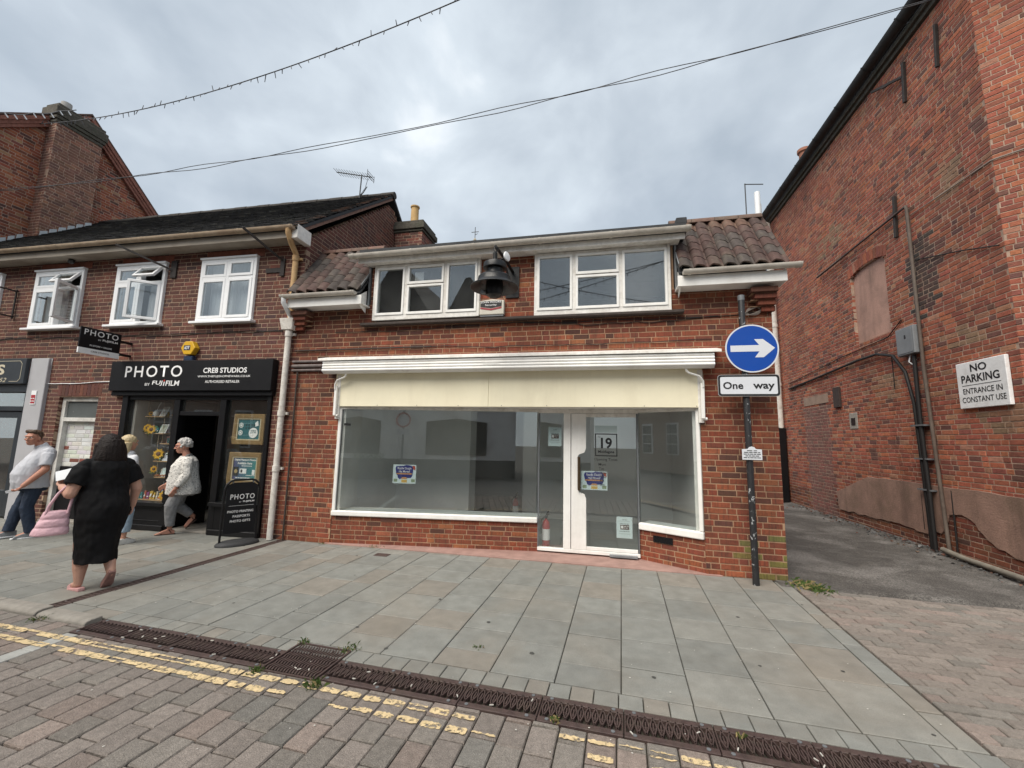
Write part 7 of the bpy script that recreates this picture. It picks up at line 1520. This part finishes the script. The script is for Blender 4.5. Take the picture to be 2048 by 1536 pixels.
# pink quilted handbag on her arm
tt = thing('handbag', 'pale pink quilted puffy handbag hanging from the arm of the person in black', 'handbag', P.w((.05, .40, .5))); M_BAG = mat('pink_nylon', (.66, .42, .47), rough=.5, var=.08, scale=16, bump=.3, bscale=60)
BG = Fig(*P.w((.06, .315, 0))[:2], (-.62, -.78)); rings = []
for i in range(25):
    k = i / 24; z = .585 + .235 * k; pf = .007 * abs(math.sin(k * math.pi * 3)) ** .6; wd = .135 - .05 * k; rings.append((z, .04 - .03 * k, 0, (wd + pf) if i not in (0, 24) else wd * .95, .075 - .035 * k + pf * 1.6))
BG.skin('bag_body', [('l', rings)], M_BAG, tt, vox=.006, sm=1, disp=folds(22, .003, (1, 1, 1.6)))
for b_o in (-.03, .03):
    x = MB(); x.tube([BG.w((.085, b_o, .79)), BG.w((.07, b_o, .87)), BG.w((.02, b_o * .6, .99)), BG.w((-.03, b_o * .3, 1.06)), BG.w((-.075, b_o * .3, 1.03)), BG.w((-.085, b_o * .6, .93)), BG.w((-.07, b_o, .79))], .011, 8); x.build('strap', M_BAG, tt, smooth=60)
tt = thing('paper_sheet', 'white sheet of paper held up beside the black dress sleeve', 'paper', P.w((.32, .28, 1.1))); MB().obox(P.w((.23, .31, 1.10)), P.f * .10 + P.l * -.02 + V((0, 0, .09)), P.l * -.15 + V((0, 0, .04)), P.f * .002).build('sheet', M_UPVC, tt)
tt = thing('mobile_phone', 'black mobile phone in the lowered hand of the person in black', 'phone', P.w((.08, -.27, .68))); MB().obox(P.w((.05, -.267, .655)), P.f * .075 + V((0, 0, .03)), P.l * .012, V((0, 0, .13)) - P.f * .05).build('case', M_BLACK, tt, bevel=.004)

# ---------------------------------------------------------------- blonde person half hidden behind
P = Fig(-6.98, 4.98, (-.05, 1)); t = thing('person', 'blonde person in white top and pale jeans half hidden behind the black dress', 'person', (-6.98, 4.98, 0)); SK = skinmat('skin_tan', (.48, .26, .18))
hq, hh = head((.04, 0, 1.465), 0, .98)
body = hq + [('c', (.01, 0, 1.38), .052, (0, 0, 1.27), .065), ('e', (0, 0, 1.14), (.12, .16, .18)), ('e', (0, 0, .88), (.12, .15, .14)), ('c', (0, .17, 1.24), .045, (-.03, .22, 1.0), .038), ('c', (-.03, .22, 1.0), .037, (.10, .21, .80), .027), ('c', (0, -.17, 1.24), .045, (-.06, -.22, 1.0), .038), ('c', (-.06, -.22, 1.0), .037, (-.06, -.22, .78), .027), ('c', (0, .08, .8), .085, (.02, .085, .45), .058), ('c', (.02, .085, .45), .054, (-.15, .085, .12), .035), ('c', (0, -.08, .8), .085, (.08, -.085, .45), .058), ('c', (.08, -.085, .45), .054, (.06, -.085, .10), .035), ('c', (.06, -.085, .08), .033, (.16, -.085, .04), .026), ('c', (-.15, .085, .10), .033, (-.06, .085, .045), .026)] + hand((.10, .21, .80), (.4, 0, -.9), (.3, -.9, 0), .5, .92, 1) + hand((-.06, -.22, .78), (.1, 0, -1), (.3, .9, 0), .5, .92, -1)
P.skin('body', body, SK, t, vox=.0065, sm=2); eyes(P, hh, .98, t)
P.skin('hair', [('h', [V(hh(-.02, 0, .04)) + p for p in ico((.10, .092, .088), (0, 0, 0))]), ('l', [(1.29, -.05, 0, .06, .09), (1.38, -.045, 0, .075, .10), (1.47, -.03, 0, .085, .095)])], mat('hair_blonde', (.50, .40, .24), rough=.5, var=.25, scale=40, bump=.5, stretch=(6, 6, .6)), t, vox=.006, sm=3, disp=folds(55, .004, (1, 1, .15)))
P.skin('white_top', [('l', [(.80, 0, 0, .15, .18), (.95, 0, 0, .14, .165), (1.12, .01, 0, .155, .18), (1.24, 0, 0, .12, .18), (1.30, 0, 0, .085, .10)]), ('c', (0, .16, 1.24), .06, (-.03, .215, 1.02), .052), ('f', (-.03, .215, 1.02), .052, (.06, .21, .86), .046), ('c', (0, -.16, 1.24), .06, (-.06, -.215, 1.02), .052), ('f', (-.06, -.215, 1.02), .052, (-.06, -.22, .84), .046), ('e', (.01, 0, 1.315), (.10, .11, .045))], mat('white_cotton', (.66, .67, .70), rough=.85, var=.06, scale=12, bump=.3), t, vox=.008, sm=3, disp=folds(18, .007))
P.skin('jeans', [('l', [(.72, 0, 0, .135, .165), (.84, 0, 0, .135, .165)]), ('c', (0, .08, .78), .10, (.02, .085, .46), .075), ('f', (.02, .085, .48), .077, (-.125, .085, .17), .068), ('c', (0, -.08, .78), .10, (.08, -.085, .46), .075), ('f', (.08, -.085, .48), .077, (.065, -.085, .17), .068)], mat('pale_denim', (.26, .34, .42), rough=.85, var=.15, scale=18, bump=.35), t, vox=.008, sm=3, disp=folds(20, .006))
for b, x0, lift in ((-.085, .06, 0), (.085, -.15, .02)): P.skin('trainer', [('h', [(x0 - .08 + dx, b + dy, z + lift) for dx, dy, z in ((0, -.035, 0), (0, .035, 0), (.27, -.028, 0), (.27, .028, 0), (.17, .046, 0), (.17, -.046, 0), (0, -.03, .08), (0, .03, .08), (.10, -.03, .085), (.10, .03, .085), (.23, -.033, .045), (.23, .033, .045))])], mat('white_trainer', (.62, .61, .58), rough=.7, var=.1, scale=20, bump=.2), t, vox=.006, sm=3)

# ---------------------------------------------------------------- grey-haired woman stepping out of the shop
P = Fig(-6.90, 5.86, (-.66, -.75)); t = thing('person', 'person with curly grey hair and white speckled jacket stepping out of the photo shop', 'person', (-6.93, 5.82, 0)); SK = skinmat('skin_rosy', (.48, .235, .165))
hq, hh = head((.06, 0, 1.405), .10, .97, .05)
body = hq + [('c', (.02, 0, 1.33), .052, (-.02, 0, 1.21), .066), ('e', (0, 0, 1.08), (.14, .17, .17)), ('e', (0, 0, .85), (.14, .17, .16)), ('c', (-.03, .18, 1.18), .052, (-.04, .235, .94), .042), ('c', (-.04, .235, .94), .040, (.09, .235, .725), .028), ('c', (-.03, -.18, 1.18), .052, (.05, -.225, .96), .042), ('c', (.05, -.225, .96), .040, (.22, -.21, .77), .028), ('c', (0, .08, .74), .09, (.12, .09, .44), .06), ('c', (.12, .09, .44), .056, (.10, .09, .10), .035), ('c', (0, -.08, .74), .09, (.05, -.08, .42), .06), ('c', (.05, -.08, .42), .056, (-.19, -.08, .24), .035),
     ('h', [(.06 + dx, .09 + dy, z) for dx, dy, z in ((-.03, -.025, .012), (-.03, .025, .012), (.20, -.03, .012), (.20, .035, .012), (.24, .0, .012), (-.03, 0, .07), (.07, -.02, .085), (.07, .02, .085), (.19, -.03, .03), (.19, .03, .03))]), ('h', [(-.22, -.105, .20), (-.22, -.055, .20), (-.20, -.08, .25), (-.12, -.115, .075), (-.12, -.045, .075), (-.09, -.08, .05), (-.08, -.10, .09), (-.08, -.06, .09), (-.14, -.08, .20)])] + hand((.09, .235, .725), (.35, 0, -.93), (.4, -.9, 0), .45, .95, 1) + hand((.22, -.21, .77), (.7, 0, -.6), (0, .9, -.2), .5, .95, -1)
P.skin('body', body, SK, t, vox=.0065, sm=2); eyes(P, hh, .97, t)
r_ = random.Random(12); curls = [('h', [V(hh(-.025, 0, .04)) + p for p in ico((.095, .088, .085), (0, 0, 0))])]
for i in range(110):
    a, b = r_.uniform(0, 6.28), r_.uniform(-.5, 1.5); d = V((math.cos(a) * math.cos(b), math.sin(a) * math.cos(b), math.sin(b)))
    if d.x > .62 and d.z < .45: continue
    c = V((-.028 + d.x * .097, d.y * .088, .04 + d.z * .088)); curls.append(('e', hh(*c), (r_.uniform(.018, .030),) * 3))
P.skin('hair', curls, mat('hair_grey', (.46, .45, .43), rough=.6, var=.5, scale=55, bump=.6, bscale=140), t, vox=.005, sm=0, disp=folds(70, .006, (1, 1, 1)))
x = MB()
for s in (-1, 1):
    c = P.w(hh(.10, s * .032, .004)); x.tube([c + P.l * (math.cos(k * .524) * .021) + V((0, 0, math.sin(k * .524) * .017)) for k in range(13)], .0028, 5); x.tube([P.w(hh(.10, s * .053, .006)), P.w(hh(.0, s * .082, .012))], .0028, 5)
x.build('glasses', mat('red_frames', (.25, .05, .04), rough=.35, var=.05, bump=0), t, smooth=60)
def speckle():
    m, n, l, bs = nodes('speckled_weave'); g = n.new('ShaderNodeNewGeometry'); no_ = n.new('ShaderNodeTexNoise'); no_.inputs['Scale'].default_value = 46; no_.inputs['Detail'].default_value = 2; no_.inputs['Distortion'].default_value = 1.2
    mp = n.new('ShaderNodeMapping'); mp.inputs['Scale'].default_value = (1, 1, 1.5); l.new(g.outputs['Position'], mp.inputs[0]); l.new(mp.outputs[0], no_.inputs[0]); r = n.new('ShaderNodeMapRange'); r.inputs[1].default_value = .37; r.inputs[2].default_value = .45; l.new(no_.outputs[0], r.inputs[0])
    mx = n.new('ShaderNodeMix'); mx.data_type = 'RGBA'; mx.inputs[6].default_value = (.07, .07, .07, 1); mx.inputs[7].default_value = (.66, .64, .60, 1); l.new(r.outputs[0], mx.inputs[0]); l.new(mx.outputs[2], bs.inputs['Base Color']); bs.inputs['Roughness'].default_value = .9; return m
P.skin('jacket', [('l', [(.63, -.02, 0, .235, .235), (.70, -.02, 0, .24, .235), (.82, -.01, 0, .225, .22), (.96, 0, 0, .205, .205), (1.08, 0, 0, .185, .20), (1.17, -.02, 0, .15, .19), (1.225, -.02, 0, .11, .13), (1.25, -.01, 0, .085, .085)]), ('c', (-.03, .165, 1.175), .073, (-.035, .20, 1.10), .073), ('c', (-.035, .195, 1.12), .073, (-.04, .235, .95), .064), ('f', (-.04, .235, .95), .064, (.07, .235, .765), .057), ('c', (-.03, -.165, 1.175), .073, (.05, -.20, 1.07), .07), ('c', (.0, -.20, 1.08), .07, (.05, -.225, .96), .064), ('f', (.05, -.225, .96), .064, (.20, -.212, .795), .057)], speckle(), t, vox=.008, sm=3, disp=folds(14, .009))
P.skin('scarf', [('c', (-.02, .09, 1.25), .026, (.10, .07, 1.12), .024), ('c', (-.02, -.09, 1.25), .026, (.10, -.07, 1.12), .024), ('c', (-.02, .09, 1.25), .028, (-.06, 0, 1.265), .028), ('c', (-.02, -.09, 1.25), .028, (-.06, 0, 1.265), .028), ('c', (.10, .07, 1.12), .022, (.185, .05, .98), .018)], mat('grey_trim', (.16, .155, .15), rough=.9, var=.2, scale=30), t, vox=.007, sm=2)
P.skin('trousers', [('l', [(.60, -.01, 0, .165, .185), (.72, -.01, 0, .18, .195)]), ('c', (0, .08, .70), .112, (.12, .09, .45), .088), ('f', (.118, .09, .47), .09, (.10, .09, .13), .062), ('c', (0, -.08, .70), .112, (.05, -.08, .42), .088), ('f', (.06, -.08, .44), .09, (-.155, -.08, .265), .062)], mat('grey_linen', (.25, .25, .255), rough=.9, var=.18, scale=22, bump=.35), t, vox=.008, sm=3, disp=folds(18, .008))
M_SAND = mat('sandal_brown', (.05, .025, .018), rough=.6, var=.2)
x = MB(); x.prism([P.w((.03 + dx, .09 + dy, .0)) for dx, dy in ((-.01, -.035), (.12, -.045), (.22, -.035), (.255, 0), (.22, .04), (.12, .045), (-.01, .035))], (0, 0, .013)); x.build('sandal', M_SAND, t, bevel=.003)
x = MB(); x.tube([P.w((.08, .052, .03)), P.w((.12, .07, .075)), P.w((.11, .11, .08)), P.w((.07, .13, .03))], .006, 5); x.tube([P.w((.20, .05, .015)), P.w((.19, .09, .045)), P.w((.20, .13, .015))], .006, 5); x.tube([P.w((.11, .09, .082)), P.w((.19, .09, .045))], .006, 5); x.build('strap', M_SAND, t, smooth=60)
x = MB(); x.prism([P.w((q[0], -.08 + s * .04, q[1])) for q, s in (((-.235, .19), -1), ((-.10, .045), -1), ((-.10, .045), 1), ((-.235, .19), 1))], P.f * -.012 + V((0, 0, -.006))); x.build('sandal', M_SAND, t, bevel=.003)
x = MB(); x.tube([P.w((-.20, -.115, .19)), P.w((-.16, -.08, .235)), P.w((-.20, -.045, .19))], .006, 5); x.build('strap', M_SAND, t, smooth=60)
